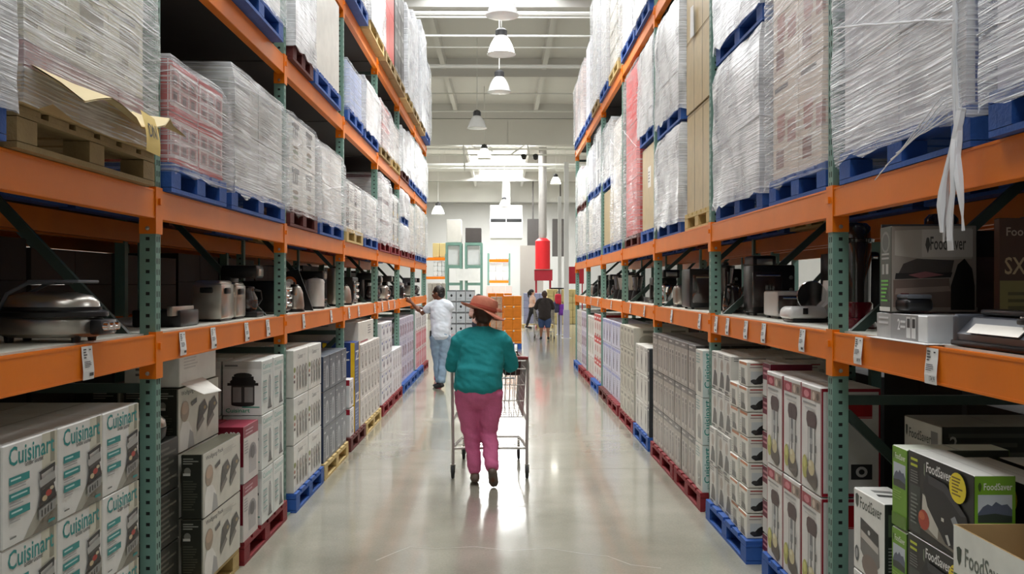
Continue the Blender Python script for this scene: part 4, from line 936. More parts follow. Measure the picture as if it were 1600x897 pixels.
load(-1, 1.50, 12.0, 13.05, L4, 1.45, 2, 2, fn([], R(0,0,1,1,(190,50,46)), (200,44,42)), 'tall red carton|tall red cartons', u+', fifth bay', None, 'oldwood', seed=63)
load(-1, 1.50, 13.1, 14.35, L4, 1.72, 3, 5, fn(art_yubi(), art_yubi(), (54,52,54)), 'black carton with pale lettering|black lettered cartons', u+', fifth bay', None, 'oldwood', seed=64)
load(-1, 1.50, 14.5, 15.6, L4, 1.5, 2, 4, fn(R(0,.6,1,1,(90,90,92)), [], (212,212,214)), 'grey-topped carton|grey-topped cartons', u+', sixth bay', 'heavy', 'wood', seed=65)
load(-1, 1.50, 15.7, 16.8, L4, 1.75, 2, 3, fn([], R(0,0,1,1,(120,118,118)), (216,216,218)), 'pale grey carton|pale grey cartons', u+', sixth bay', 'mid', 'oldwood', seed=66)
load(-1, 1.50, 17.0, 18.1, L4, 1.95, 2, 3, fn([], [], (218,220,224)), 'tall silvery carton|tall silvery cartons', u+', last bay', 'heavy', 'oldwood', seed=67)
load(-1, 1.50, 18.2, 19.3, L4, 1.6, 2, 3, fn(R(0,.85,1,1,(70,70,72)), R(0,0,1,1,(70,70,72)), (214,214,216)), 'grey and black carton|grey and black cartons', 'far end, left top shelf', 'mid', 'blue', seed=68)

# ------------------------------------------------------------------ upper levels, right side
R2, R4 = 2.152, 4.502
u = 'right middle shelf'
load(1, 1.50, 1.90, 2.85, R2, 1.2, 2, 3, fn(LN(.2,.2,.8,.8,5,(170,170,180)), [], (200,200,212)), 'pale carton|pale cartons', 'at the extreme right, middle shelf', 'flat', 'blue', seed=71, ropes=3, pdetail=True)
load(1, 1.53, 3.02, 4.20, R2+.0, 1.3, 2, 3, fn(LN(.2,.3,.9,.8,6,(190,190,194))+R(.1,.1,.4,.5,(196,196,202)), R(0,0,1,1,(40,70,150)), (214,214,218), side=(40,70,150)), 'glossy wrapped carton|glossy wrapped cartons', u+' beside the first post', 'flat', 'blue', seed=72, ropes=7, pdetail=True)
# dangling tail of film
tl = MB(); base = Vector((1.505, 3.04, R2+.10))
for s_ in range(5):
    pp = []; ph = s_*1.3
    for i in range(10):
        t = i/9; pp.append(base+Vector((-.012-.02*t*(s_ % 2)-.03*math.sin(t*2), -.03+.035*(s_-2)*t+.012*math.sin(ph+t*6), .02-.40*t-.03*(s_ % 3)*t)))
    tl.tube(pp, [.012-.004*math.sin(i+ph)-.0045*(i > 7) for i in range(10)], 6)
tl.tube([base+Vector((0, .0, .0)), base+Vector((0, .03, .25)), base+Vector((-.005, .02, .5)), base+Vector((.0, .15, .82))], [.010, .012, .008, .006], 6)
tag(tl.obj('film_tail', ROPES), 'white twist of stretch film dangling over the right orange beam', 'plastic film')
load(1, 1.545, 4.42, 5.36, R2, 1.26, 2, 2, fn(art_photo((170,120,110), 3), R(0,0,.03,1,(150,24,44))+R(.05,.70,.95,.90,(170,20,30))+T(.5,.74,.4,.13,'Sn',(235,225,220))+R(.5,.1,.8,.6,(70,36,40))+R(.6,.2,.7,.5,(200,200,200)), (214, 200, 186)), 'cream and red carton|cream and red cartons', u+', second bay', 'light', 'blue', seed=73, ropes=4, pdetail=True)
load(1, 1.55, 5.52, 6.72, R2, 1.1, 2, 3, fn([], R(0,0,1,1,(40,52,110)), (226,226,230), side=(40,52,110)), 'white carton with navy end|navy-ended cartons', u+', second bay', 'heavy', 'blue', seed=74, ropes=5, pdetail=True)
load(1, 1.55, 5.52, 6.72, R2+1.13, 1.03, 2, 3, fn([], R(0,0,1,1,(60,60,70)), (226,226,226)), 'white carton|upper white cartons', 'upper load, second right bay', 'heavy', 'blue', seed=75, ropes=4)
load(1, 1.55, 4.42, 5.36, R2+1.29, .86, 2, 2, fn(art_photo((120,60,60), 6), R(0,0,1,1,(196,190,186)), (206, 196, 186)), 'cream carton|upper cream cartons', 'top load, second right bay', 'light', 'wood', seed=76)
def kraft_fn(dx, wy, h):
    return cm('carton', dx, wy, h, R(0,.97,1,1,(150,126,80))+R(.32,.0,.335,1,(84,72,50))+R(.66,.0,.675,1,(84,72,50)), R(0,.97,1,1,(150,130,60)), (190, 170, 126), side=(188,172,104), top=(180,160,116))
load(1, 1.555, 6.94, 7.9, R2, .98, 1, 1, kraft_fn, 'strapped kraft carton|strapped kraft cartons', u+', third bay lower', None, 'wood', seed=77, pdetail=True)
stack(1, 1.56, 6.95, 1, .94, 2, .60, R2+.985, kraft_fn(.98, .94, .60), 'strapped kraft carton above the lower one', 'right middle shelf', nx=1, dx=.98)
hs = MB(); hs.add([(0,0,0),(0,.14,.01),(0,.13,.26),(0,.02,.25)], [(0,1,2,3)]); hs.add([(.002,0,0),(.002,.14,.01),(.002,.13,.26),(.002,.02,.25)], [(0,1,2,3)])
tag(hs.obj('paper_sheet', M_paper, None, (1.548, 7.50, 3.72)), 'white paper sheet stuck on the strapped kraft carton', 'paper')
load(1, 1.55, 8.05, 9.27, R2, .95, 2, 2, fn([], [], (222,222,222)), 'white carton in crumpled wrap|crumple-wrapped cartons', u+', third bay', 'heavy', 'blue', seed=78, ropes=6, pdetail=True)
load(1, 1.55, 8.05, 9.27, R2+.99, 1.12, 2, 2, fn(R(.3,.3,.7,.6,(130,130,126)), [], (224,224,222)), 'white carton|upper crumple-wrapped cartons', 'upper load in the third right bay', 'heavy', 'blue', seed=79)
load(1, 1.56, 9.45, 10.45, R2, 1.05, 1, 1, fn(R(.4,.5,.6,.75,(232,230,222))+LN(.42,.55,.58,.7,4,GR), [], (192,172,128), top=(176,158,112)), 'large kraft carton with white label|large kraft carton', u+', fourth bay', None, 'blue', seed=80)
load(1, 1.55, 9.45, 10.45, R2+1.08, 1.05, 2, 2, fn([], [], (226,228,226)), 'white carton|upper white cartons', 'upper load in the fourth right bay', 'heavy', 'blue', seed=81)
load(1, 1.55, 10.55, 11.75, R2, 2.15, 2, 3, fn([], R(0,0,1,1,(196,30,26)), (196,40,44), side=(196,30,26)), 'tall red carton|tall red cartons', u+', fourth bay', 'light', 'maroon', seed=82, ropes=4)
load(1, 1.55, 12.0, 13.1, R2, 1.75, 2, 3, fn([], R(0,0,1,1,(170,160,140)), (222,218,210)), 'grey-white carton|grey-white cartons', u+', fifth bay', 'mid', 'blue', seed=83)
load(1, 1.55, 13.2, 14.3, R2, .95, 1, 1, fn([], R(0,0,1,1,(196,170,100)), (196,176,132)), 'big kraft carton|big kraft carton', u+', fifth bay', None, 'blue', seed=84)
load(1, 1.55, 13.2, 14.3, R2+.98, .95, 2, 2, fn([], R(0,0,1,1,(150,140,120)), (220,222,220)), 'white carton|upper white cartons', 'upper load in the fifth right bay', 'mid', 'blue', seed=85)
load(1, 1.55, 14.5, 15.6, R2, 1.0, 2, 2, fn([], [], (228,228,228)), 'white carton|lower white cartons', u+', sixth bay', 'mid', 'blue', seed=86)
load(1, 1.55, 14.5, 15.6, R2+1.02, 1.05, 2, 2, fn(R(.6,0,1,.6,(84,100,104)), R(0,0,1,1,(70,84,90)), (224,226,226), side=(84,100,104)), 'white and slate carton|slate-sided cartons', 'upper load in the sixth right bay', 'light', 'blue', seed=87)
load(1, 1.55, 15.7, 16.8, R2, 1.02, 2, 2, fn([], [], (222,218,208)), 'cream carton|cream cartons', u+', sixth bay', 'mid', 'blue', seed=88)
load(1, 1.55, 15.7, 16.8, R2+1.04, .9, 2, 2, fn(R(.4,.2,.6,.8,(60,90,170)), [], (228,228,230)), 'blue-patched carton|blue-patch cartons', 'upper load in the sixth right bay', 'mid', 'blue', seed=89)
load(1, 1.55, 17.0, 18.1, R2, .98, 3, 1, fn([], [], (220,216,208)), 'tall white carton|tall white cartons', u+', last bay', 'mid', 'blue', seed=90)
load(1, 1.55, 17.0, 18.1, R2+1.0, .75, 2, 2, fn(R(.1,.1,.9,.4,(150,150,100)), [], (226,224,224)), 'white carton|upper white cartons', 'upper load in the last right bay', 'mid', 'maroon', seed=91)
load(1, 1.55, 18.2, 19.3, R2, 1.0, 3, 1, fn([], [], (216,212,206)), 'tall white carton|tall white cartons', 'far end, right middle shelf', 'mid', 'blue', seed=92)
load(1, 1.55, 18.2, 19.3, R2+1.02, .85, 2, 2, fn([], R(0,0,1,1,(160,50,50)), (226,222,222)), 'white carton|upper white cartons', 'upper load at the far right end', 'mid', 'maroon', seed=93)
u = 'right top shelf'
load(1, 1.50, 9.45, 10.45, R4, 1.5, 2, 3, fn([], [], (226,226,224)), 'white carton|white cartons', u+', fourth bay', 'heavy', 'blue', seed=94)
load(1, 1.50, 10.55, 11.75, R4, 1.6, 2, 3, fn([], [], (224,224,228)), 'blue-white carton|blue-white cartons', u+', fourth bay', 'mid', 'blue', seed=95)
load(1, 1.50, 12.0, 13.1, R4, 1.7, 2, 6, fn(R(0,.0,1,.14,(120,112,80)), R(0,0,1,1,(196,180,120)), (222,220,210), side=(196,176,110)), 'off-white layered carton|layered cartons', u+', fifth bay', 'light', 'wood', seed=96, ropes=6)
load(1, 1.50, 13.2, 14.3, R4, 1.9, 3, 2, fn([], [], (230,230,228)), 'tall bright white carton|tall bright cartons', u+', fifth bay', 'mid', 'blue', seed=97)
load(1, 1.50, 14.5, 15.6, R4, 1.95, 3, 2, fn([], [], (228,228,226)), 'tall white carton|tall white cartons', u+', sixth bay', 'mid', 'oldwood', seed=98)
load(1, 1.50, 15.7, 16.8, R4, 1.45, 2, 5, fn(R(.3,.4,.7,.5,LG), [], (228,228,234)), 'white carton with grey bar|grey-bar cartons', u+', sixth bay', None, 'blue', seed=99)
load(1, 1.50, 17.0, 18.1, R4, 1.35, 2, 3, fn([], [], (232,214,208)), 'blush pink carton|blush pink cartons', u+', last bay', 'mid', 'blue', seed=100)
load(1, 1.50, 18.2, 19.3, R4, 1.30, 2, 3, fn([], [], (230,208,202)), 'blush pink carton|blush pink cartons', 'far end, right top shelf', 'mid', 'blue', seed=101)

# ------------------------------------------------------------------ the rows backing onto this aisle
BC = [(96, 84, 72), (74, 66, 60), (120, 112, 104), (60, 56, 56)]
def back_rack(side, W, levels, label):
    """plain rack row facing the next aisle: posts, beams"""
    root = empty('pallet_rack', (side*W, YP[0], 0), label, 'rack', 'pallet racking rows')
    bm = MB().box(-.025, .025, 0, 2.456, -.134, 0).mesh('beam', M_orange)
    pm = MB().box(-.037, .037, 0, .06, 0, 4.66).mesh('post', M_green)
    for k, y in enumerate(YP):
        for dx_ in (0, 1.0):
            inst('post', pm, root, (side*dx_, y-YP[0], 0))
            if k < len(YP)-1:
                for z in levels: inst('beam', bm, root, (side*dx_, y-YP[0]+.062, z))
        b_ = MB()
        for z0_, z1_ in ((1.3, 2.3), (2.6, 3.5)):
            b_.add([(side*.04, .015, z0_), (side*.04, .015, z0_+.06), (side*.96, .015, z1_+.06), (side*.96, .015, z1_), (side*.04, .045, z0_), (side*.04, .045, z0_+.06), (side*.96, .045, z1_+.06), (side*.96, .045, z1_)],
                   [(0,1,2,3),(7,6,5,4),(0,4,5,1),(1,5,6,2),(2,6,7,3),(3,7,4,0)])
        b_.obj('diagonal_brace', M_darkgreen, root, (0, y-YP[0], 0))
    return root
back_rack(-1, 2.80, [1.47, 2.14, 3.38, 4.59], 'shadowed pallet rack back to back behind the left rack')
back_rack(1, 2.76, [2.15, 3.4], 'open pallet rack back to back behind the right rack')
bays = ['nearest', 'second', 'third', 'fourth', 'fifth', 'sixth', 'last']
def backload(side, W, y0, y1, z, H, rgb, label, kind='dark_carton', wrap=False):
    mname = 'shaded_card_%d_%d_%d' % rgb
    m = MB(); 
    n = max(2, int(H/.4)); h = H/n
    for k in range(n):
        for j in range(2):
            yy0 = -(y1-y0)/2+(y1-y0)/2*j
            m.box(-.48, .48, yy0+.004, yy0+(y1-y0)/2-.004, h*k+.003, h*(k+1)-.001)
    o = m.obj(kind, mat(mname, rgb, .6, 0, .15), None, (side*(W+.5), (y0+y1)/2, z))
    tag(o, label, 'load', 'shadowed loads facing the next aisle', 'stuff')
for k in range(7):  # left loads above and below the low level added to block light
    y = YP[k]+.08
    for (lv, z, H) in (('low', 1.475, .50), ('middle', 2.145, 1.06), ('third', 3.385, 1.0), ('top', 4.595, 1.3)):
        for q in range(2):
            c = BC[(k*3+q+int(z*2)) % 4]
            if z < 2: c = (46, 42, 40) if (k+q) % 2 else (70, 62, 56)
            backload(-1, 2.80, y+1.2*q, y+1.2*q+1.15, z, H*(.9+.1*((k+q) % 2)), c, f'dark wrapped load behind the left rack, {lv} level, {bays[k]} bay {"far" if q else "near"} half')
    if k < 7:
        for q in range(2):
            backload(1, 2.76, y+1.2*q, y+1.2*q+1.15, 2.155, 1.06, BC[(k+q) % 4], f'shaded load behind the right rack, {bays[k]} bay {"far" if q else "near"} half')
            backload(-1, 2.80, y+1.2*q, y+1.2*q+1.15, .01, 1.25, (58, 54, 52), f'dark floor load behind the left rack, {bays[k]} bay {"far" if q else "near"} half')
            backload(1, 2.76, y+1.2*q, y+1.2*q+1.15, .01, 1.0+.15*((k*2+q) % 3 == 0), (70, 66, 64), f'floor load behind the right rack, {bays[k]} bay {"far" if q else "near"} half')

# dark lower/back goods on the display level, left: a black backing row of machines is built below with the displays
# ------------------------------------------------------------------ display machines
DM = [M_black, M_steel, M_grey, M_wplastic, M_glass, M_chrome, M_maroon]
def part(m, name, mi, parent): 
    return m.obj(name, DM[mi] if isinstance(mi, int) else mi, parent)
def griddle(loc, rz, label):
    t = empty('roaster_grill', loc, label, 'appliance', None, rz)
    part(MB().lathe([(.0,.02),(.155,.02),(.175,.035),(.178,.085),(.17,.095),(0,.095)], sx=1.15, sy=.8, n=32), 'base', 1, t)
    part(MB().lathe([(.182,.0),(.192,.006),(.190,.022),(.175,.03),(0,.03)], (0,0,.096), sx=1.15, sy=.8, n=32), 'rim', 0, t)
    part(MB().lathe([(.168,.0),(.165,.03),(.14,.055),(.09,.068),(0,.072)], (0,0,.127), sx=1.12, sy=.78, n=32), 'lid', 1, t)
    part(MB().lathe([(.172,.0),(.172,.012),(.15,.016)], (0,0,.126), sx=1.13, sy=.79, n=32), 'lid_seal', 0, t)
    h = MB()
    for s_ in (-1, 1):
        h.tube([(-.17, s_*.075, .12), (-.13, s_*.085, .19), (-.05, s_*.08, .232), (.05, s_*.075, .236)], .008, 8)
    h.rbox((.05, 0, .238), (.20, .19, .012), .005)
    part(h, 'handle', 2, t)
    part(MB().rbox((.215, -.02, .06), (.05, .15, .06), .012), 'control_panel', 0, t)
    for i in range(3): part(MB().lathe([(0,-.012),(.017,-.012),(.014,.012),(0,.012)], n=12, M=Matrix.Translation((.245, -.07+.05*i, .062)) @ Matrix.Rotation(PI/2, 4, 'Y')), 'knob', 5, t)
    for (x, y) in ((-.13,-.07),(.13,-.07),(-.13,.07),(.13,.07)): part(MB().lathe([(0,0),(.016,0),(.02,.03),(0,.03)], (x,y,0), n=10), 'foot', 0, t)
def steel_box(loc, rz, label, w_=.18, d=.26, h=.26):
    t = empty('deep_fryer', loc, label, 'appliance', None, rz)
    part(MB().rbox((0,0,h*.43+.01), (w_,d,h*.84), .012), 'body', 1, t)
    part(MB().rbox((0,0,h*.91), (w_*.96,d*.96,h*.12), .015, taper=.9), 'lid', 1, t)
    part(MB().rbox((w_*.5+.008, -.03, h*.72), (.018,.09,.04), .008), 'handle', 0, t)
    part(MB().rbox((0,-d*.5-.008,h*.74), (.08,.018,.035), .008), 'front_handle', 0, t)
    part(MB().rbox((0,0,.006), (w_*.9,d*.9,.012), .004), 'base', 0, t)
def coffee(loc, rz, label, body=0, h=.36):
    t = empty('coffee_maker', loc, label, 'appliance', None, rz)
    part(MB().rbox((0,0,.02), (.19,.25,.04), .01), 'base', body, t)
    part(MB().rbox((0,.09,h*.5), (.18,.08,h*.9), .012), 'water_tank', body, t)
    part(MB().rbox((0,0,h-.045), (.185,.25,.09), .015), 'brew_head', body, t)
    part(MB().rbox((.0,-.127,h-.05), (.12,.008,.05), .003), 'front_badge', 1, t)
    c = part(MB().lathe([(.0,.042),(.055,.042),(.072,.08),(.070,.13),(.045,.185),(.048,.20)], (0,-.035,0), n=20), 'carafe', 4, t)
    part(MB().tube([(.045,-.07,.19),(.09,-.10,.18),(.10,-.105,.12),(.065,-.085,.08)], .009, 8), 'carafe_handle', 0, c)
    part(MB().lathe([(.05,.2),(.045,.212),(0,.215)], (0,-.035,0), n=16), 'carafe_lid', 0, c)
def canister(loc, label, mi=3, r=.075, h=.27, dome=True):
    t = empty('canister', loc, label, 'appliance')
    part(MB().lathe([(0,0),(r*.96,0),(r,.01),(r,h*.78),(r*.97,h*.8)]), 'body', mi, t)
    part(MB().lathe([(r*1.02,h*.8),(r*1.03,h*.84),(r*.85,h*.92),(r*.3,h*.96),(0,h*.965)] if dome else [(r,h*.8),(r,h*.9),(r*.9,h*.95),(0,h*.95)]), 'lid', mi, t)
    part(MB().lathe([(0,h*.95),(r*.2,h*.96),(r*.25,h*.99),(0,h)]), 'knob', 0 if mi != 0 else 5, t)
    part(MB().lathe([(r*1.01,.0),(r*1.02,.02),(r*1.0,.022)]), 'base_ring', 0, t)
def kettle(loc, rz, label, mi=1):
    t = empty('kettle', loc, label, 'kettle', None, rz)
    part(MB().lathe([(0,0),(.085,0),(.085,.02),(.06,.024)]), 'base', 0, t)
    part(MB().lathe([(.078,.024),(.082,.05),(.07,.16),(.052,.205),(.045,.21)]), 'body', mi, t)
    part(MB().lathe([(.046,.21),(.03,.228),(.008,.23),(.01,.245),(0,.25)]), 'lid', 0, t)
    part(MB().tube([(0,.05,.20),(0,.11,.20),(0,.125,.13),(0,.085,.06)], .010, 8), 'handle', 0, t)
    part(MB().tube([(0,-.06,.15),(0,-.09,.18),(0,-.105,.20)], [.02,.016,.012], 8), 'spout', mi, t)
def toaster(loc, rz, label, mi=1, w_=.28, d=.20, h=.20):
    t = empty('toaster', loc, label, 'appliance', None, rz)
    part(MB().rbox((0,0,h/2+.012), (w_,d,h), .04, 4), 'body', mi, t)
    part(MB().rbox((0,0,.012), (w_*.96,d*.96,.024), .008), 'base', 0, t)
    for y in (-.035, .035): part(MB().cbox((0,y,h+.0125), (w_*.72,.028,.003)), 'slot', 0, t)
    part(MB().rbox((w_/2+.012,0,h*.7), (.024,.04,.02), .006), 'lever', 0, t)
    for i in range(2): part(MB().lathe([(0,0),(.014,0),(.012,.014),(0,.014)], n=12, M=Matrix.Translation((w_/2, -.05+.1*i, h*.35)) @ Matrix.Rotation(PI/2, 4, 'Y')), 'knob', 5, t)
def oven(loc, rz, label, w_=.42, d=.3, h=.26, mi=0):
    t = empty('toaster_oven', loc, label, 'appliance', None, rz)
    part(MB().rbox((0,0,h/2+.015), (w_,d,h), .015), 'body', mi, t)
    part(MB().rbox((-.05,-d/2-.005,h*.5+.01), (w_*.68,.012,h*.72), .004), 'door', 4, t)
    part(MB().tube([(-.05-w_*.28,-d/2-.03,h*.82),(-.05+w_*.28,-d/2-.03,h*.82)], .007, 8), 'handle', 5, t)
    for i in range(3): part(MB().lathe([(0,0),(.018,0),(.015,.018),(0,.018)], n=12, M=Matrix.Translation((w_*.38, -d/2, h*(.25+.25*i)+.01)) @ Matrix.Rotation(PI/2, 4, 'X')), 'knob', 5, t)
    for (x, y) in ((-1,-1),(1,-1),(-1,1),(1,1)): part(MB().lathe([(0,0),(.012,0),(.014,.016),(0,.016)], (x*w_*.42,y*d*.4,0), n=8), 'foot', 0, t)
def blender(loc, label, mi=0, jar=4, h=.40):
    t = empty('blender', loc, label, 'blender')
    part(MB().lathe([(0,0),(.085,0),(.085,.03),(.062,.12),(.058,.14),(0,.14)], n=20), 'base', mi, t)
    part(MB().lathe([(.045,.141),(.05,.17),(.075,h*.85),(.078,h*.88)], n=16), 'jar', jar, t)
    part(MB().lathe([(.08,h*.88),(.08,h*.93),(.03,h*.94),(.028,h),(0,h)], n=16), 'lid', 0, t)
    part(MB().tube([(0,-.075,h*.82),(0,-.12,h*.78),(0,-.115,h*.55),(0,-.065,h*.48)], .009, 8), 'handle', 0, t)
    part(MB().lathe([(0,0),(.02,0),(.018,.014),(0,.014)], n=12, M=Matrix.Translation((0,-.072,.07)) @ Matrix.Rotation(PI/2, 4, 'X')), 'dial', 5, t)
def slicer(loc, rz, label):
    t = empty('food_slicer', loc, label, 'appliance', None, rz)
    part(MB().rbox((0,0,.055), (.24,.20,.07), .028, 4, taper=.9), 'base', 3, t)
    part(MB().rbox((-.02,-.103,.065), (.03,.006,.035), .003), 'switch', 0, t)
    part(MB().lathe([(0,-.006),(.085,-.004),(.088,0),(.085,.004),(0,.006)], n=28, M=Matrix.Translation((.05,.0,.15)) @ Matrix.Rotation(PI/2, 4, 'X')), 'blade', 5, t)
    part(MB().prism([(.10,.05),(.19,.10),(.17,.24),(.14,.24),(.13,.12),(.09,.08)], 'y', -.07, .07), 'pusher', 3, t)
    part(MB().rbox((0.02,0,.012), (.22,.18,.02), .006), 'foot', 0, t)
def column_machine(loc, label):
    t = empty('popcorn_machine', loc, label, 'appliance')
    part(MB().lathe([(0,0),(.098,0),(.10,.012),(.092,.03),(.09,.05),(.078,.055),(.078,.12),(.07,.13),(0,.13)], n=28), 'base', 6, t)
    part(MB().lathe([(.068,.13),(.072,.42),(.070,.425)], n=24), 'glass_column', 4, t)
    part(MB().lathe([(.084,.425),(.086,.44),(.07,.445),(.068,.50),(.05,.52),(0,.525)], n=24), 'lid', 4, t)
    part(MB().rbox((-.076,-.02,.33), (.006,.06,.12), .002), 'white_label', 3, t)
    part(MB().lathe([(0,0),(.018,.002),(.012,.008),(0,.01)], n=16, sx=1, sy=2.4, M=Matrix.Translation((-.078,-.02,.23)) @ Matrix.Rotation(-PI/2, 4, 'Y')), 'badge', 5, t)
zl, zr = 1.475, 1.485
griddle((-1.79, 3.70, zl), .0, 'silver roaster grill with black raised handle on the near left shelf')
steel_box((-1.80, 5.80, zl), 0, 'brushed steel deep fryer with lid on the left shelf, second bay')
steel_box((-1.80, 6.15, zl), 0, 'narrow steel box appliance beside the brushed steel deep fryer', .15, .22, .25)
def lowtray(loc, label):
    t = empty('open_grill_tray', loc, label, 'appliance')
    part(MB().rbox((0,0,.045), (.26,.30,.09), .01), 'body', 0, t); part(MB().rbox((.10,-.06,.085), (.03,.34,.05), .004), 'front_panel', 1, t)
lowtray((-1.84, 5.10, zl), 'low black grill tray with steel front on the left shelf')
coffee((-1.82, 6.52, zl), PI/2, 'black coffee maker just before the second left post')
oven((-1.85, 7.30, zl), PI/2, 'wide black toaster oven just past the second left post', .36, .3, .24)
kettle((-1.74, 7.78, zl), .3, 'small steel pot kettle beside the medal display board')
# leaning display board with round medal
t = empty('display_board', (-1.80, 8.12, zl), 'black leaning display board with round orange medal, left shelf', 'sign')
MB().prism([(-.16,0),(.15,0),(.02,.36),(-.13,.33)], 'y', -.004, .004).obj('board', M_black, t)
MB().lathe([(0,-.002),(.058,-.002),(.058,.002),(0,.002)], n=28, M=Matrix.Translation((-.055,-.008,.24)) @ Matrix.Rotation(PI/2, 4, 'X')).obj('medal', mat('medal_orange', (206, 110, 60), .5), t)
MB().lathe([(0,-.001),(.036,-.001),(.036,.001),(0,.001)], n=24, M=Matrix.Translation((-.055,-.012,.24)) @ Matrix.Rotation(PI/2, 4, 'X')).obj('medal_centre', M_paper, t)
MB().rbox((.0,-.02,.06), (.12,.012,.10), .002).obj('printed_card', mat('tan_print', (206, 160, 110), .5, 0, .3, 20), t)
canister((-1.76, 8.75, zl), 'white lidded canister on the left shelf before the third post', 3, .085, .30)
coffee((-1.86, 9.10, zl), PI/2, 'black coffee maker behind the white lidded canister')
canister((-1.76, 9.75, zl), 'tall steel urn on the left shelf past the third post', 1, .075, .42, False)
kettle((-1.76, 10.35, zl), 0, 'wide steel kettle past the tall steel urn', 1)
oven((-1.88, 10.95, zl), PI/2, 'black toaster oven beyond the steel kettle, left shelf', .40, .3, .30)
coffee((-1.78, 12.25, zl), PI/2, 'black coffee maker in the fifth left bay', 0, .38)
coffee((-1.78, 12.75, zl), PI/2, 'second black coffee maker in the fifth left bay', 0, .34)
toaster((-1.78, 13.35, zl), 0, 'steel toaster in the fifth left bay')
coffee((-1.78, 13.95, zl), PI/2, 'black coffee maker before the fifth left post', 0, .36)
coffee((-1.78, 14.8, zl), PI/2, 'black coffee maker in the sixth left bay', 0, .36)
toaster((-1.78, 15.5, zl), 0, 'black toaster near the man in white', 0)
canister((-1.80, 16.2, zl), 'white canister near the man in white', 3, .08, .28)
toaster((-1.80, 17.3, zl), 0, 'steel toaster in the last left bay')
coffee((-1.80, 18.0, zl), PI/2, 'grey coffee maker in the last left bay', 2)
coffee((-1.80, 18.8, zl), PI/2, 'dark coffee maker at the far left end', 0)
# right shelf
column_machine((1.76, 4.60, zr), 'tall glass column popcorn machine with burgundy base, right shelf')
column_machine((1.90, 4.00, zr), 'shaded glass column machine behind the first right post')
slicer((1.74, 5.35, zr), 0, 'white food slicer with round blade on the right shelf')
t = empty('folding_panel', (1.95, 5.0, zr), 'black folded panel appliance behind the white food slicer', 'appliance')
part(MB().rbox((0,0,.20), (.10,.24,.38), .02), 'body', 0, t); part(MB().rbox((0,-.125,.36), (.06,.01,.02), .003), 'handle', 5, t); part(MB().rbox((0,0,.008), (.16,.28,.015), .004), 'base', 2, t)
oven((1.90, 5.95, zr), PI/2*0, 'low white toaster oven behind the slicer, right shelf', .36, .3, .16, 3)
oven((1.90, 6.60, zr), 0, 'black toaster oven before the second right post', .30, .26, .34)
kettle((1.76, 7.05, zr), 2.4, 'glass tea kettle on steel base, right shelf third bay', 4)
blender((1.84, 7.65, zr), 'black blender behind the glass tea kettle', 0)
coffee((2.02, 7.25, zr), 0, 'tall black coffee maker behind the glass kettle', 0, .44)
oven((1.86, 8.25, zr), 0, 'big black microwave oven in the third right bay', .46, .36, .34)
toaster((1.80, 8.95, zr), 0, 'low steel toaster before the third right post')
kettle((1.72, 9.75, zr), 0, 'steel kettle past the third right post', 5)
coffee((1.84, 10.2, zr), 0, 'black coffee maker past the steel kettle, right', 0, .38)
coffee((1.84, 10.9, zr), 0, 'black coffee maker before the fourth right post', 0, .30)
for i, (y, s_) in enumerate(((12.2, 'nearest'), (12.7, 'second'), (13.2, 'third'), (13.7, 'fourth'), (14.2, 'fifth'))):
    blender((1.78, y, zr), f'black and chrome blender, {s_} in the fifth right bay row', 0, 1 if i % 2 else 4, .36+.03*(i % 3))
for i, (y, s_) in enumerate(((14.8, 'nearest'), (15.4, 'second'), (16.0, 'third'), (16.5, 'fourth'))):
    coffee((1.80, y, zr), 0, f'dark coffee maker, {s_} in the sixth right bay', 0, .38)
for i, (y, s_) in enumerate(((17.3, 'nearest'), (17.9, 'middle'), (18.6, 'farthest'))):
    kettle((1.76, y, zr), 0, f'dark kettle, {s_} of three in the last right bay', i % 2)
# vacuum-sealer display : plinth, curved front machine, printed board, long silver machine, brown banner
t = empty('printed_plinth', (1.76, 3.62, zr), 'low grey and white printed plinth with the figure 2, right shelf', 'display')
pm_ = carton_mesh('plinth', .40, .46, .10, R(.0,0,.84,1,(150,150,150))+R(.0,.0,.3,1,(176,176,174))+T(.44,.38,.05,.44,'2',(235,235,235))+LN(.50,.4,.60,.8,2,(225,225,225))+R(.62,.1,.70,.92,(220,220,218))+R(.72,.1,.80,.92,(220,220,218))+R(.635,.5,.69,.85,(60,60,60))+R(.735,.5,.79,.85,(60,60,60))+LN(.05,.5,.26,.9,2,(215,215,215)),
     R(0,0,1,1,(214,218,222)), (226,228,228))
inst('plinth', pm_, t, (0, 0, 0)); MB().box(-.24, .24, -.30, .24, -.002, .0).obj('base_sheet', M_paper, t)
t = empty('display_board', (1.73, 3.76, zr+.106), 'curved display board lettered FoodSaver with a picture of a dark machine', 'sign')
BDF = (R(0,0,1,1,(150,142,134))+P([(.04,.95),(.95,.98),(.95,.62),(.5,.60),(.04,.66)], (176,170,162))+R(.36,.64,.96,.96,(196,192,186))+T(.46,.72,.42,.16,'FoodSaver',(78,76,74))+P([(.40,.78),(.415,.86),(.43,.87),(.445,.86),(.46,.78),(.43,.68)], (78,76,74))
     +P([(.06,.40),(.14,.56),(.30,.62),(.74,.60),(.70,.42)], (66,58,56))+P([(.04,.38),(.7,.40),(.72,.46),(.05,.45)], (30,26,26))+P([(.2,.43),(.34,.39),(.62,.43),(.4,.47)], (150,90,96))+P([(.02,.05),(.02,.37),(.68,.39),(.72,.05)], (112,94,86))+P([(.04,.2),(.7,.24),(.68,.3),(.05,.27)], (150,132,122))
     +P([(.70,.02),(.70,.3),(.78,.55),(.86,.62),(.95,.50),(.98,.3),(.98,.02)], (14,13,14)))
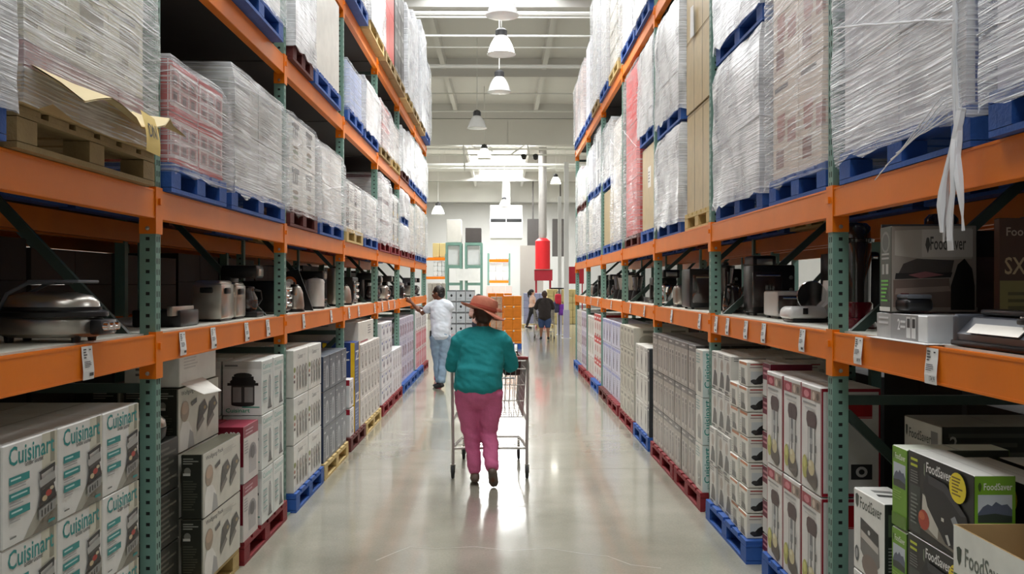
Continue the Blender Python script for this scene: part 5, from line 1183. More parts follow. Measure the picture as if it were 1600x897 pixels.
BDG = (R(0,0,1,1,(56,62,50))+E(.5,.82,.38,.13,(110,112,104))+E(.5,.82,.3,.1,(50,54,48))+LN(.15,.6,.85,.7,2,(150,150,144))+R(.2,.44,.42,.56,(160,160,154))+R(.55,.44,.8,.56,(160,160,154))+LN(.12,.1,.85,.38,6,(100,190,60))+R(0,0,1,.05,(220,220,214)))
bd = carton_mesh('panel', .33, .14, .345, BDG, BDF, (56,62,50), side=(140,134,126), top=(120,116,110))
t.rotation_euler.z = -.10
inst('panel', bd, t, (0, 0, 0))
part(MB().box(-.16, .16, .0705, .078, 0, .36), 'back_panel', 2, t)
t = empty('vacuum_sealer', (1.63, 3.73, zr+.106), 'small black vacuum sealer on the printed plinth', 'appliance')
part(MB().rbox((0,0,.03), (.11,.26,.05), .018, 3), 'body', 0, t); part(MB().rbox((0,0,.062), (.10,.25,.018), .008), 'lid', 2, t); part(MB().rbox((-.02,.02,.073), (.03,.12,.004), .002), 'red_light_strip', 6, t)
t = empty('vacuum_sealer', (1.70, 3.02, zr), 'long silver and grey vacuum sealer at the right frame edge', 'appliance')
part(MB().rbox((.0,0,.012), (.22,.52,.02), .006), 'base', 0, t)
part(MB().prism([(-.10,.022),(.10,.022),(.10,.10),(.04,.115),(-.05,.10),(-.105,.045)], 'y', -.22, .22), 'body', 2, t)
sp = MB(); sp.prism([(-.109,.050),(-.082,.078),(-.080,.082),(-.113,.052)], 'y', -.18, .14); part(sp, 'silver_panel', 1, t)
for s_ in (-1, 1): part(MB().rbox((-.01, s_*.235, .062), (.20, .03, .10), .02, 3), 'end_cap', 2, t)
part(MB().rbox((-.07, -.165, .10), (.05,.06,.02), .006), 'control_panel', 0, t)
for i in range(2): part(MB().rbox((-.075, -.175+.03*i, .112), (.018,.016,.008), .003), 'button', 5, t)
part(MB().rbox((.02, 0, .120), (.10,.42,.02), .008), 'lid', 0, t)
t = empty('banner_carton', (1.97, 3.40, zr), 'brown and yellow banner lettered SX LON behind the silver sealer', 'sign')
bn = carton_mesh('panel', .30, .04, .46, [], R(0,.5,1,1,(84,52,38))+R(0,0,1,.5,(150,140,84))+T(.08,.86,.6,.07,'FoodSaver',(190,170,150))+T(.06,.55,.78,.14,'SX LON',(206,180,140))+LN(.1,.08,.85,.42,6,(104,96,58)), (84,52,38))
inst('panel', bn, t, (0, 0, 0)); part(MB().box(-.1, .1, -.04, .06, -.0, .01), 'foot', 0, t)

# ------------------------------------------------------------------ high-bay lamps and pipes
M_bowl_on = mat('lit_lamp_glass', (255, 250, 238), .4, 0, .02, emis=7)
M_bowl_off = mat('ribbed_lamp_glass', (228, 228, 228), .2, 0, .05, 30)
M_house = mat('lamp_housing', (52, 52, 54), .5)
def highbay(x, y, on, label, z=6.2, k=1.0):
    t = empty('high_bay_lamp', (x, y, z), label, 'lamp', 'high bay lamps over the aisle')
    g = MB(); pr = []
    for r, h in ((.245, -.18), (.25, -.165), (.235, -.10), (.20, 0), (.14, .11), (.10, .15)): pr.append((r*k, h*k))
    g.lathe(pr, n=32); g.lathe([(.0, -.165*k), (.235*k, -.17*k)], n=32)
    g.obj('glass_bowl', M_bowl_on if on else M_bowl_off, t)
    MB().lathe([(.25*k, -.19*k), (.27*k, -.185*k), (.27*k, -.175*k), (.25*k, -.17*k)], n=32).obj('rim', M_white if on else M_bowl_off, t)
    MB().lathe([(.10*k, .151*k), (.11*k, .16*k), (.11*k, .26*k), (.07*k, .30*k), (.03*k, .31*k), (.0, .33*k)], n=16).obj('housing', M_house, t)
    MB().tube([(0, 0, .33*k), (0, 0, CEIL-z-.001)], .010, 6).obj('hanging_rod', M_white, t)
    if on:
        ld = bpy.data.lights.new('lamp_light', 'SPOT'); ld.energy = 260; ld.shadow_soft_size = .22; ld.spot_size = 2.3; ld.spot_blend = .7; ld.color = (1, .97, .90)
        lo = bpy.data.objects.new('lamp_light', ld); link(lo, t); lo.location = (0, 0, -.28)
highbay(0, 11.5, True, 'lit high bay lamp nearest over the aisle, above the frame')
highbay(.0, 14.9, False, 'unlit glass high bay lamp cut by the top of the photo')
highbay(-.02, 17.4, True, 'brightly lit high bay lamp with black housing')
highbay(-.07, 20.8, False, 'unlit glass high bay lamp just behind the brightly lit one')
highbay(-.70, 25.6, False, 'small unlit high bay lamp left of centre before the white soffit')
highbay(-.62, 31.8, True, 'lit high bay lamp just below the white soffit')
highbay(2.3, 40.0, True, 'small high bay lamp with black top by the white column', 6.2, .9)
highbay(.1, 50.0, True, 'small lit high bay lamp far over the cross aisle', 6.1, 1.1)
highbay(-3.6, 52.0, True, 'bright high bay lamp at the far left above the racks', 5.9, 1.4)
for i, (y, z, r, nm) in enumerate(((19.0, 7.25, .045, 'thick'), (23.4, 7.2, .05, 'thick'), (42.6, 7.2, .06, 'thick'), (19.8, 7.4, .018, 'thin'), (20.9, 7.3, .025, 'thin'), (22.5, 7.45, .018, 'thin'), (27.2, 7.3, .018, 'thin'), (31, 7.5, .03, 'thin'), (38, 7.25, .04, 'thin'), (47, 7.6, .04, 'thin'))):
    o = MB().tube([(-12, y, z), (12, y, z)], r, 8).obj('ceiling_pipe', M_white)
    tag(o, f'{nm} white pipe across the ceiling, {["first","second","third","fourth","fifth","sixth","seventh","eighth","ninth","tenth"][sorted([19,23.4,42.6,19.8,20.9,22.5,27.2,31,38,47]).index(y)]} from the camera', 'pipe', 'ceiling pipes')
    hn = MB()
    for x in (-9, -6, -2.9, 2.9, 6, 9): hn.tube([(x, y, z+r), (x, y, CEIL-.02)], .006, 5)
    hn.obj('pipe_hangers', M_white, o)
# hanging truss with spot lights
t = empty('lighting_truss', (0, 37, 7.0), 'white hanging pipe frame with two black spotlights below the soffit', 'lamp')
trs = MB()
for p, q in (((-1.55,0,.3),(-1.5,0,-.75)), ((1.0,0,.35),(1.05,0,-.1)), ((1.0,0,.35),(.35,0,-.1)), ((-3.4,0,-.12),(3,0,-.12)), ((-2.9,0,.3),(3,0,.3))): trs.tube([p, q], .03, 6)
for x in (-2.9, 3): trs.tube([(x, 0, .3), (x, 0, CEIL-7.0-.001)], .012, 5)
trs.obj('pipe_frame', M_white, t)
MB().tube([(-1.25,0,.28),(-1.1,0,.15),(-.8,0,.18),(-.55,0,.3),(-.4,0,.0)], .02, 6).obj('cable', M_white, t)
for x in (.85, 1.32): MB().lathe([(0,-.12),(.09,-.11),(.12,.02),(.05,.1),(0,.1)], n=12, M=Matrix.Translation((x, -.1, -.2)) @ Matrix.Rotation(-.8, 4, 'X')).obj('spotlight', M_black, t)

# ------------------------------------------------------------------ beyond the racks
def at(px, py, Y): return Vector(((px-VPX)/F_PX*Y, Y, EYE-(py-HY)/F_PX*Y))
M_col = mat('column_white', (232, 232, 230), .45, 0, .03)
for px, Y, w_, lb in ((874.5, 31.5, .12, 'slim white column beside the man in black'), (885, 29.5, .15, 'white column at the right rack end')):
    x = at(px, 0, Y).x
    t = empty('column', (x, Y, 0), lb, 'column')
    MB().box(-w_/2, w_/2, -w_/2, w_/2, 0, 4.7 if w_ < .14 else 5.6).obj('shaft', M_col, t); MB().box(-w_/2-.02, w_/2+.02, -w_/2-.02, w_/2+.02, 0, .9).obj('sleeve', mat('lavender_sleeve', (196, 194, 214), .5), t)
    MB().box(-w_, w_, -w_, w_, 0, .012).obj('base_plate', M_col, t)
# air handling box on the far wall
c0 = at(791, 347, 58)
t = empty('air_unit', (c0.x, 58, c0.z), 'white boxed air unit with dark louvre hung from the ceiling', 'air conditioner')
MB().box(-1.0, 1.0, 0, 2.2, -1.0, 1.05).obj('housing', M_white, t)
MB().box(-1.03, 1.03, -.03, .04, -.08, .26).obj('grille_frame', M_white, t)
for i in range(2):
    MB().box(-.97+.99*i, -.03+.99*i, -.05, -.032, .0, .2).obj('louvre', M_black, t)
MB().box(-1.02, 1.02, -.04, .0, -.98, -.12).obj('front_panel', M_wplastic, t)
MB().box(-.25, .25, .6, 1.1, 1.051, CEIL-c0.z-.02).obj('duct', M_white, t)
# grey wall panel, red drum column with duct above
p = at(828, 413, 52); tag(MB().box(p.x-.55, p.x+.75, 52, 52.1, .0, 3.9).obj('partition', mat('grey_brown_panel', (150, 144, 138), .5, 0, .12, 1)), 'tall grey brown panel left of the red drum', 'partition')
p = at(848, 400, 45)
t = empty('red_kiosk', (p.x, 45, 0), 'red drum column over a red counter with a grey duct above', 'kiosk')
M_red = mat('red_paint', (200, 26, 34), .5, 0, .12, 3); M_dred = mat('deep_red_cloth', (140, 12, 32), .8, 0, .15, 3)
MB().lathe([(0,2.45),(.36,2.45),(.36,3.82),(.2,3.95),(0,3.95)], n=28).obj('drum', M_red, t)
MB().lathe([(.16,3.95),(.20,4.1),(.19,CEIL-.02)], n=16).obj('duct', mat('galvanised_duct', (176, 172, 168), .4, .4), t)
MB().box(-.40, .46, -.3, .3, 1.9, 2.42).obj('canopy', M_dred, t); MB().box(-.42, .48, -.32, .32, 2.42, 2.45).obj('canopy_edge', M_steel, t)
for x in (-.32, .36): MB().box(x-.04, x+.04, -.2, .2, 0, 1.9).obj('leg', M_dred, t)
MB().box(-.3, .34, -.25, .25, .0, 1.1).obj('counter', M_dred, t)
p = at(892, 430, 46); o = MB().box(-.35, .55, 0, .2, 1.75, 2.6).box(-.30, -.25, .05, .15, 0, 1.75).box(.45, .5, .05, .15, 0, 1.75).obj('red_banner', M_dred, None, (p.x+.1, 46, 0)); tag(o, 'red banner on two legs at the far right behind the column', 'banner')
# dark vent shafts right of the drum
for i, (px, w_) in enumerate(((876, .5), (833, .35))):
    p = at(px, 370, 57); o = MB().box(-w_, w_, 0, .5, -1.2 if i == 0 else -.6, 1.1).box(-.04, .04, .2, .28, 1.1, CEIL-p.z-.001).obj('dark_duct', mat('dark_duct_metal', (84, 80, 78), .5, .3), None, (p.x, 57, p.z)); tag(o, ('dark duct shaft behind the white columns' if i == 0 else 'dark equipment box high on the far wall, left of drum'), 'duct')
# green frame racks with wrapped loads
def far_rack(px0, px1, Y, levels, top, label, col=M_green, beam=M_orange, dep=1.1):
    x0 = at(px0, 0, Y).x; x1 = at(px1, 0, Y).x
    t = empty('storage_rack', (x0, Y, 0), label, 'rack', 'far storage racks'); W_ = x1-x0
    for x in (0, W_):
        for y in (0, dep): MB().box(x-.05, x+.05, y-.04, y+.04, 0, top).obj('post', col, t)
    for z in levels:
        for y in (0, dep): MB().box(.05, W_-.05, y-.03, y+.03, z-.13, z).obj('beam', beam, t)
    for i in range(2): MB().tube([(0, 0 if i else dep, .2+1.2*i), (0, dep if i else 0, 1.3+1.2*i)], .025, 5).obj('brace', col, t)
    return x0, W_
def blk(name, px0, px1, py0, py1, Y, d, m, label, cat='box', n=(1, 1), group=None):
    """a far stack built of n columns x rows of cartons"""
    a = at(px0, py1, Y); b_ = at(px1, py0, Y); W_ = (b_.x-a.x)/n[0]; H = (b_.z-a.z)/n[1]
    me = MB().rbox((0, 0, H/2), (W_-.012, d, H-.006), .012, 1).mesh(name, m); k = 0
    for j in range(n[1]):
        for i in range(n[0]):
            o = inst(name, me, None, (a.x+W_*(i+.5), Y+d/2, a.z+H*j))
            lb = label if n == (1, 1) else f'{label}, {"leftmost" if i == 0 else ("rightmost" if i == n[0]-1 and n[0] > 1 else ORD[i])} column {rowword(j, n[1])}'.strip() if n[0] > 1 else f'{label}, {rowword(j, n[1])}'
            tag(o, lb, cat, group or (label if n != (1, 1) else 'far stock blocks'))
M_wrapw = mat('white_wrapped_stock', (214, 216, 216), .35, 0, .12, 3, .6, bscale=6)
M_stockt = mat('tan_stock', (196, 176, 120), .6, 0, .1, 3); M_stockg = mat('grey_stock', (120, 116, 112), .5, 0, .1)
Yr = 44
x0, W_ = far_rack(698, 720, Yr, [1.8, 2.63, 3.70], 3.70, 'green end frame rack with shiny wrapped load, left of two', beam=M_green)
x0, W_ = far_rack(728, 752, Yr, [1.8, 2.63, 3.70], 3.70, 'green end frame rack with shiny wrapped load, right of two', beam=M_green)
blk('wrapped_load', 700, 718, 384, 414, Yr+.1, .9, M_wrapw, 'shiny white wrapped load in the left green frame', 'load')
blk('wrapped_load', 730, 750, 384, 414, Yr+.1, .9, M_wrapw, 'shiny white wrapped load in the right green frame', 'load')
blk('tall_carton', 698, 721, 343, 379, Yr+.05, 1.0, mat('off_white_card', (206, 202, 194), .6), 'tall off-white carton on top of left green frame', 'box')
blk('dark_carton', 727, 752, 356, 379, Yr+.05, 1.0, mat('charcoal_card', (76, 70, 68), .5), 'charcoal carton on top of right green frame', 'box')
far_rack(660, 697, 48, [2.12, 3.11], 3.3, 'orange beamed rack with tan cartons far left')
blk('tan_carton', 676, 697, 380, 402, 48.1, .9, M_stockt, 'tan carton on the far left orange rack, upper shelf', 'box', (2, 1))
blk('white_carton', 677, 697, 408, 432, 48.1, .9, M_wrapw, 'white carton on the far left orange rack', 'box', (3, 3))
blk('patterned_carton', 668, 697, 442, 498.4, 46.0, .8, mat('speckled_card', (206, 196, 190), .6, 0, .35, 18), 'speckled carton under the far left rack', 'box', (4, 6))
far_rack(763, 796, 50, [1.93, 3.07], 3.4, 'orange beamed rack with white cartons at far centre')
blk('white_carton', 775, 796, 384, 405, 50.1, .9, M_wrapw, 'white carton high on the far centre rack', 'box', (2, 2))
blk('white_carton', 764, 796, 410, 438, 50.1, .9, M_wrapw, 'white carton on the middle far centre rack', 'box', (3, 2))
blk('white_carton', 760, 800, 446, 495, 49.0, .9, mat('pinkish_card', (216, 196, 190), .6, 0, .1, 4), 'pinkish carton below the far centre rack', 'box', (4, 3))
MB().box(-.5, .6, -.09, -.05, 1.9, 2.45).obj('sign_board', M_paper, [o for o in bpy.data.objects if o.get('label', '').startswith('green end frame rack') and 'right of two' in o['label']][0])
# drawer cartons with punched holes in front of the racks
M_hole = mat('pale_grey_card', (214, 220, 226), .5, 0, .05); 
def hole_fn(dx, wy, h): return None
Yb = 27
a = at(698, 522, Yb); b_ = at(742, 453, Yb); W_ = (b_.x-a.x)/3; H = (b_.z-a.z-.0)/4
hb = carton_mesh('drawer_carton', W_-.02, .5, H-.01, [], R(0,.9,1,1,(90,92,96))+E(.5,.5,.13,.13,(40,42,46))+P([(.38,.55),(.62,.55),(.5,.36)], (40,42,46))+LN(.1,.1,.9,.25,1,(176,182,190)), (212, 218, 224))
for j in range(4):
    for i in range(3):
        tag(inst('drawer_carton', hb, None, (a.x+W_*(i+.5), Yb+.3, a.z+H*j)), f'pale drawer carton with dark hand hole behind the hat, {["left","middle","right"][i]} column {rowword(j, 4)}', 'box', 'drawer cartons')
pallet(-1, -(a.x+W_*3), Yb, Yb+.9, 0, 'wood', 'under the pale drawer cartons', dx=W_*3)
tag(MB().box(a.x, a.x+W_*3, Yb+.02, Yb+.6, .142, a.z-.002).obj('pink_carton', mat('pink_white_card', (222, 190, 196), .6, 0, .1, 5)), 'pinkish base carton under the pale drawer cartons', 'box')
# orange cartons stack
Yo = 24.6; a = at(787, 545, Yo); b_ = at(815, 462, Yo); W_ = b_.x-a.x; H = (b_.z-.141)/4
pallet(1, a.x, Yo-.02, Yo+.98, 0, 'blue', 'under the orange carton stack', dx=W_)
ob_ = carton_mesh('orange_carton', W_/2-.006, .42, H-.006, [], R(0,.0,1,.14,(236,140,40))+R(.08,.2,.92,.24,(150,80,14))+sum([R(.08+.15*i, .28, .13+.15*i, .9, (190,104,20)) for i in range(6)], [])+R(.02,.0,.2,.12,(226,220,210)), (224, 128, 28))
for j in range(4):
    for i in range(2):
        for q in range(2): tag(inst('orange_carton', ob_, None, (a.x+W_*(.25+.5*i), Yo+.22+.46*q, .141+H*j)), f'orange slotted carton, {"left" if i == 0 else "right"} column {rowword(j, 4)}{" back" if q else ""}, right of the hat', 'box', 'orange cartons')
# speckled sack stack between the hat and the orange stack
blk('patterned_carton', 766, 785, 464, 537.8, 26.5, .6, mat('speckled_card2', (190, 160, 136), .6, 0, .5, 14), 'speckled brown carton beside the orange stack', 'box', (2, 6))
blk('orange_tray', 762, 800, 458, 519.4, 33, .8, M_orange, 'orange tray behind the orange cartons', 'tray', (3, 6))
blk('can_case', 818, 852, 458, 505.8, 37, .8, mat('silver_blue_case', (150, 156, 186), .4, 0, .3, 20), 'silver blue case left of man in black', 'box', (4, 4))
pallet(1, at(815,0,37).x, 36.4, 36.98, 0, 'wood', 'on the floor beside the silver blue cases', dx=1.3)
blk('can_case', 855, 905, 452, 506.4, 40, .8, M_stockt, 'beige case behind man in black', 'box', (5, 5))
# hanging bags
for px, py, c, lb in ((872, 468, (206, 30, 60), 'red backpack hanging by the white column'), (878, 484, (120, 50, 170), 'purple bag hanging below the red backpack'), (869, 480, (60, 60, 90), 'dark bag beside the purple bag')):
    p = at(px, py, 31.0); t = empty('bag', tuple(p), lb, 'bag', 'bags by the column')
    MB().rbox((0,0,0), (.22,.16,.38), .07, 3).obj('body', mat('bag_%d' % c[0], c, .6), t); MB().rbox((0,-.09,-.06), (.16,.05,.16), .02, 2).obj('pocket', mat('bag_%d' % c[0], c), t)
    MB().tube([(-.05,0,.18),(-.03,0,.26),(.03,0,.26),(.05,0,.18)], .012, 6).obj('strap', M_black, t)
t = empty('bag_stand', (at(874, 0, 31).x, 31.12, 0), 'thin dark display stand holding the bags', 'stand'); MB().tube([(0,0,0),(0,0,1.6)], .02, 6).obj('pole', M_black, t); MB().box(-.3,.3,-.05,.03,1.55,1.6).obj('crossbar', M_black, t)
# merchandise in the next aisle seen through the right rack
M_cl = [mat('cloth_%d' % i, c, .8, 0, .2, 6) for i, c in enumerate(((190, 60, 80), (220, 190, 196), (120, 30, 50), (226, 222, 216), (80, 90, 120)))]
rr = random.Random(5)
for k in range(5):
    y = 7+3.2*k; t = empty('merchandise_table', (6.4, y, 0), f'long table of folded clothes in the next aisle, {ORD[k]} from the camera', 'table', 'tables in the next aisle')
    MB().box(-.7, .7, -1.1, 1.1, .78, .82).obj('table_top', M_shelf, t)
    for sx in (-.64, .64):
        for sy in (-1.04, 1.04): MB().box(sx-.03, sx+.03, sy-.03, sy+.03, 0, .78).obj('leg', M_steel, t)
    for i in range(3):
        for j in range(5):
            n_ = 3+rr.randrange(4); m = MB()
            for q in range(n_): m.rbox((-.45+.45*i, -.85+.42*j, .02+.035*q), (.36, .34, .033), .014, 1)
            o = m.obj('folded_clothes', M_cl[rr.randrange(5)], None, (6.4, y, .822)); tag(o, f'pile of folded clothes on the {ORD[k]} table, row {["one","two","three"][i]}, {ORD[j]} along', 'clothes', 'folded clothes in the next aisle')

# ------------------------------------------------------------------ people
def ell_loft(m, pts, side=(1, 0, 0), n=16, cap=True):
    """pts: (x, y, z, ra, rb). elliptical rings along the path, ra along 'side', rb across"""
    side = Vector(side); P_ = [Vector(p[:3]) for p in pts]; K = len(P_); vs = []; rings = []
    for i, p in enumerate(P_):
        t = (P_[min(i+1, K-1)]-P_[max(i-1, 0)]).normalized(); u = side-t*side.dot(t)
        if u.length < .15: u = t.orthogonal()
        u.normalize(); v = t.cross(u); rings.append((p, u, v, pts[i][3], pts[i][4], t))
    seq = []
    if cap:
        p, u, v, a, b, t = rings[0]; r = min(a, b)
        seq += [(p-t*r*.55, u, v, a*.45, b*.45), (p-t*r*.33, u, v, a*.8, b*.8)]
    seq += [r[:5] for r in rings]
    if cap:
        p, u, v, a, b, t = rings[-1]; r = min(a, b)
        seq += [(p+t*r*.33, u, v, a*.8, b*.8), (p+t*r*.55, u, v, a*.45, b*.45)]
    for p, u, v, a, b in seq:
        for k in range(n):
            th = 2*PI*k/n; vs.append(p+u*math.cos(th)*a+v*math.sin(th)*b)
    fs = [(i*n+k, i*n+(k+1) % n, (i+1)*n+(k+1) % n, (i+1)*n+k) for i in range(len(seq)-1) for k in range(n)]
    fs += [list(range(n))[::-1], [(len(seq)-1)*n+k for k in range(n)]]
    m.add(vs, fs)
def sph(m, c, r, sx=1, sy=1, sz=1, n=12, M=None):
    pr = [(max(r*math.sin(PI*i/8), 0), -r*math.cos(PI*i/8)*sz) for i in range(9)]; pr[0] = (0, pr[0][1]); pr[-1] = (0, pr[-1][1])
    m.lathe(pr, c, n, sx, sy, M)
def fuse(m, name, material, parent, voxel, smooth=3, wrinkle=0, wscale=6, seed=0):
    """voxel-union the collected closed shapes into one continuous skin"""
    me = m.mesh('tmp', material); o = bpy.data.objects.new('tmp', me); COL.objects.link(o)
    md = o.modifiers.new('r', 'REMESH'); md.mode = 'VOXEL'; md.voxel_size = voxel; md.use_smooth_shade = True
    sm = o.modifiers.new('s', 'SMOOTH'); sm.iterations = smooth; sm.factor = .5
    dg = bpy.context.evaluated_depsgraph_get(); dg.update()
    me2 = bpy.data.meshes.new_from_object(o.evaluated_get(dg)); me2.name = name
    bpy.data.objects.remove(o)
    if wrinkle:
        off = Vector((seed*5.1, 0, 0))
        ns = [v.normal.copy() for v in me2.vertices]
        for v, nn in zip(me2.vertices, ns):
            p = v.co; q = Vector((p.x*wscale, p.y*wscale, p.z*wscale*1.6+p.x*4))+off
            v.co = p+nn*(wrinkle*(noise.noise(q)+.5*noise.noise(q*2.3)))
    me2.materials.clear(); me2.materials.append(material)
    for p in me2.polygons: p.use_smooth = True
    o = bpy.data.objects.new(name, me2); link(o, parent); return o
def person(loc, label, J, skin, shirt_m, pants_m, hair_m, shoe_m, b, voxel=.011, rz=0, hair='short', pants_len=1.0, sleeve=.9, hatfn=None, headdir=(0, 1, 0)):
    """J: joint dict. b: breadths dict. The figure faces +y when rz=0."""
    t = empty('person', loc, label, 'person', None, rz)
    V = {k: Vector(v) for k, v in J.items()}
    body = MB(); hip, ch, nk, hd = V['hip'], V['chest'], V['neck'], V['head']
    wz = hip.lerp(ch, .45)
    def torso(m, g):
        ell_loft(m, [(*(hip+Vector((0,0,-.10))), b['hip']*.80+g, b['hipd']*.85+g), (*hip, b['hip']+g, b['hipd']+g), (*(hip+Vector((0,0,.09))), b['hip']*.97+g, b['hipd']*.95+g), (*wz, b['waist']+g, b['waistd']+g), (*ch, b['chest']+g, b['chestd']+g),
                     (*ch.lerp(nk, .5), b['chest']*.93+g, b['chestd']*.85+g), (*ch.lerp(nk, .82), b['chest']*.62+g, b['chestd']*.6+g)], n=22)
        for s_ in ('l', 'r'):   # shoulder slope
            S_ = V['sh_'+s_]; base = ch.lerp(nk, .8)
            ell_loft(m, [(*base, .055+g, .055+g), (*base.lerp(S_, .6), .06+g, .065+g), (*S_, b['arm']*1.12+g, b['arm']*1.12+g)], side=(0, 1, 0), n=12)
    torso(body, 0)
    ell_loft(body, [(*ch.lerp(nk, .7), .07, .07), (*nk, .056, .058), (*nk.lerp(hd, .55), .056, .06)], n=14)
    # head
    hm = MB(); R_ = .098; fd = Vector(headdir).normalized(); up = Vector((0,0,1)); lf = up.cross(fd).normalized(); up2 = fd.cross(lf)
    HM = Matrix((( -lf.x, fd.x, up2.x, hd.x), (-lf.y, fd.y, up2.y, hd.y), (-lf.z, fd.z, up2.z, hd.z), (0,0,0,1)))
    def hp(x, y, z): return HM @ Vector((x, y, z))
    def hs(m, c, r, sx=1, sy=1, sz=1, n=14): sph(m, c, r, sx, sy, sz, n, HM)
    hs(body, (0, -.008, .035), .092, .86, 1.02, 1.0, 18)
    hs(body, (0, .018, -.02), .075, .84, .98, 1.15, 16)
    hs(body, (0, .045, -.082), .036, 1.1, .9, .8)             # chin
    hs(body, (0, .030, -.055), .055, 1.0, .9, .8)             # jaw
    hs(body, (0, .072, .045), .05, 1.2, .5, .35)              # brow
    ell_loft(body, [(*hp(0, .086, .028), .009, .009), (*hp(0, .108, -.012), .014, .013), (*hp(0, .098, -.024), .018, .010)], n=8)   # nose
    hs(body, (0, .088, -.048), .022, 1.2, .5, .35); hs(body, (0, .086, -.058), .02, 1.1, .5, .4)
    for s_ in (-1, 1):
        hs(body, (s_*.086, -.005, .0), .026, .35, .75, 1.15, 10); hs(body, (s_*.048, .058, -.02), .03, .8, .6, .8)
    for s_, d in (('l', -1), ('r', 1)):
        S_, E_, W_ = V['sh_'+s_], V['el_'+s_], V['wr_'+s_]; a = b['arm']
        ell_loft(body, [(*S_, a, a), (*S_.lerp(E_, .45), a*.92, a*.95), (*E_, a*.72, a*.75), (*E_.lerp(W_, .3), a*.72, a*.76), (*W_, a*.46, a*.5)], n=12)
        # hand: palm, four fingers and a thumb, curled round what it holds
        hdv = (Vector(J.get('hand_'+s_, tuple((W_-E_).normalized()))))
        hdv.normalize(); dn = Vector(J.get('palm_'+s_, (0, 0, -1))).normalized(); sd = hdv.cross(dn).normalized(); dn = sd.cross(hdv).normalized()*(1 if True else 1)
        pc = W_+hdv*.05
        ell_loft(body, [(*W_, .026, .02), (*(W_+hdv*.03), .036, .018), (*(W_+hdv*.085), .040, .015)], side=tuple(sd), n=10)
        for f in range(4):
            o0 = W_+hdv*.085+sd*(-.030+.020*f); L_ = (.068, .078, .073, .058)[f]
            q = [o0-hdv*.015, o0+hdv*L_*.35+dn*.006, o0+hdv*L_*.62+dn*.030, o0+hdv*L_*.55+dn*.052]
            ell_loft(body, [(*q[0], .0095, .0095), (*q[1], .0092, .0092), (*q[2], .0085, .0085), (*q[3], .0075, .0075)], n=7)
        th0 = W_+hdv*.025-sd*.030*(1 if s_ == 'l' else -1)
        q = [th0, th0+hdv*.03-sd*.022*(1 if s_ == 'l' else -1)+dn*.01, th0+hdv*.055-sd*.020*(1 if s_ == 'l' else -1)+dn*.028]
        ell_loft(body, [(*q[0], .013, .013), (*q[1], .011, .011), (*q[2], .009, .009)], n=7)
    for s_, d in (('l', -1), ('r', 1)):
        H_, K_, A_ = V['th_'+s_], V['kn_'+s_], V['an_'+s_]; g = b['thigh']
        ell_loft(body, [(*H_, g*.95, g), (*H_.lerp(K_, .4), g*.88, g*.9), (*K_, g*.58, g*.6), (*K_.lerp(A_, .3), g*.60, g*.62), (*A_, g*.36, g*.38)], n=12)
        T_ = V['to_'+s_]; ell_loft(body, [(*A_, .034, .034), (*A_.lerp(T_, .5)+Vector((0,0,-.01)), .034, .03), (*T_, .034, .02)], n=8)
    fuse(body, 'body', skin, t, voxel, 4)
    # eyes
    for s_ in (-1, 1):
        e = MB(); hs(e, (s_*.033, .079, .014), .0125); eo = e.obj('eye', M_paper, t)
        e = MB(); hs(e, (s_*.033, .0885, .014), .0055); e.obj('pupil', M_black, eo)
    # hair
    h = MB()
    if hair in ('short', 'cap'):
        hs(h, (0, -.020, .048), .097, .90, 1.03, 1.0, 18); hs(h, (0, -.055, .0), .075, 1.02, .78, 1.0, 14)
    else:
        hs(h, (0, -.020, .045), .100, .93, 1.06, 1.0, 18); hs(h, (0, -.058, -.02), .080, 1.05, .75, 1.1, 14); hs(h, (-.06, -.03, -.01), .05, .6, 1, 1.2); hs(h, (.06, -.03, -.01), .05, .6, 1, 1.2)
    if hair == 'pony': ell_loft(h, [(*hp(0,-.11,.05), .03, .03), (*hp(0,-.15,.0), .035, .035), (*hp(0,-.14,-.12), .03, .03), (*hp(0,-.13,-.2), .012, .012)], n=10)
    fuse(h, 'hair', hair_m, t, .009, 2, .006, 60)
    # shirt
    sh = MB(); g = b.get('loose', .014)
    ell_loft(sh, [(*(hip+Vector((0, 0, b.get('hem', 0)))), b['hip']+g+.006, b['hipd']+g+.006), (*(hip+Vector((0,0,b.get('hem', 0)+.06))), b['hip']*.99+g, b['hipd']*.99+g), (*(hip+Vector((0,0,.09))), b['hip']*.97+g, b['hipd']*.97+g), (*wz, b['waist']+g, b['waistd']+g), (*ch, b['chest']+g, b['chestd']+g),
                  (*ch.lerp(nk, .5), b['chest']*.93+g, b['chestd']*.85+g), (*ch.lerp(nk, .84), b['chest']*.58+g, b['chestd']*.62+g)], n=24)
    for s_ in ('l', 'r'):
        S_, E_ = V['sh_'+s_], V['el_'+s_]; a = b['arm']; base = ch.lerp(nk, .8)
        ell_loft(sh, [(*base, .06+g, .065+g), (*base.lerp(S_, .6), .062+g, .07+g), (*S_, a*1.15+g, a*1.15+g)], side=(0, 1, 0), n=14)
        ell_loft(sh, [(*S_, a*1.12+g, a*1.12+g), (*S_.lerp(E_, .5*sleeve), a*1.05+g, a*1.08+g), (*S_.lerp(E_, sleeve), a*.92+g, a*.95+g)], n=14, cap=True)
    fuse(sh, 'shirt', shirt_m, t, voxel, 3, .010, 8, seed=int(loc[1]))
    pa = MB(); g = b.get('pleg', .02)
    ell_loft(pa, [(*(hip+Vector((0,0,-.11))), b['hip']*.86, b['hipd']*.9), (*(hip+Vector((0,0,-.02))), b['hip']+.008, b['hipd']+.010), (*(hip+Vector((0,0,.06))), b['hip']*.97+.004, b['hipd']*.95+.004)], n=24)
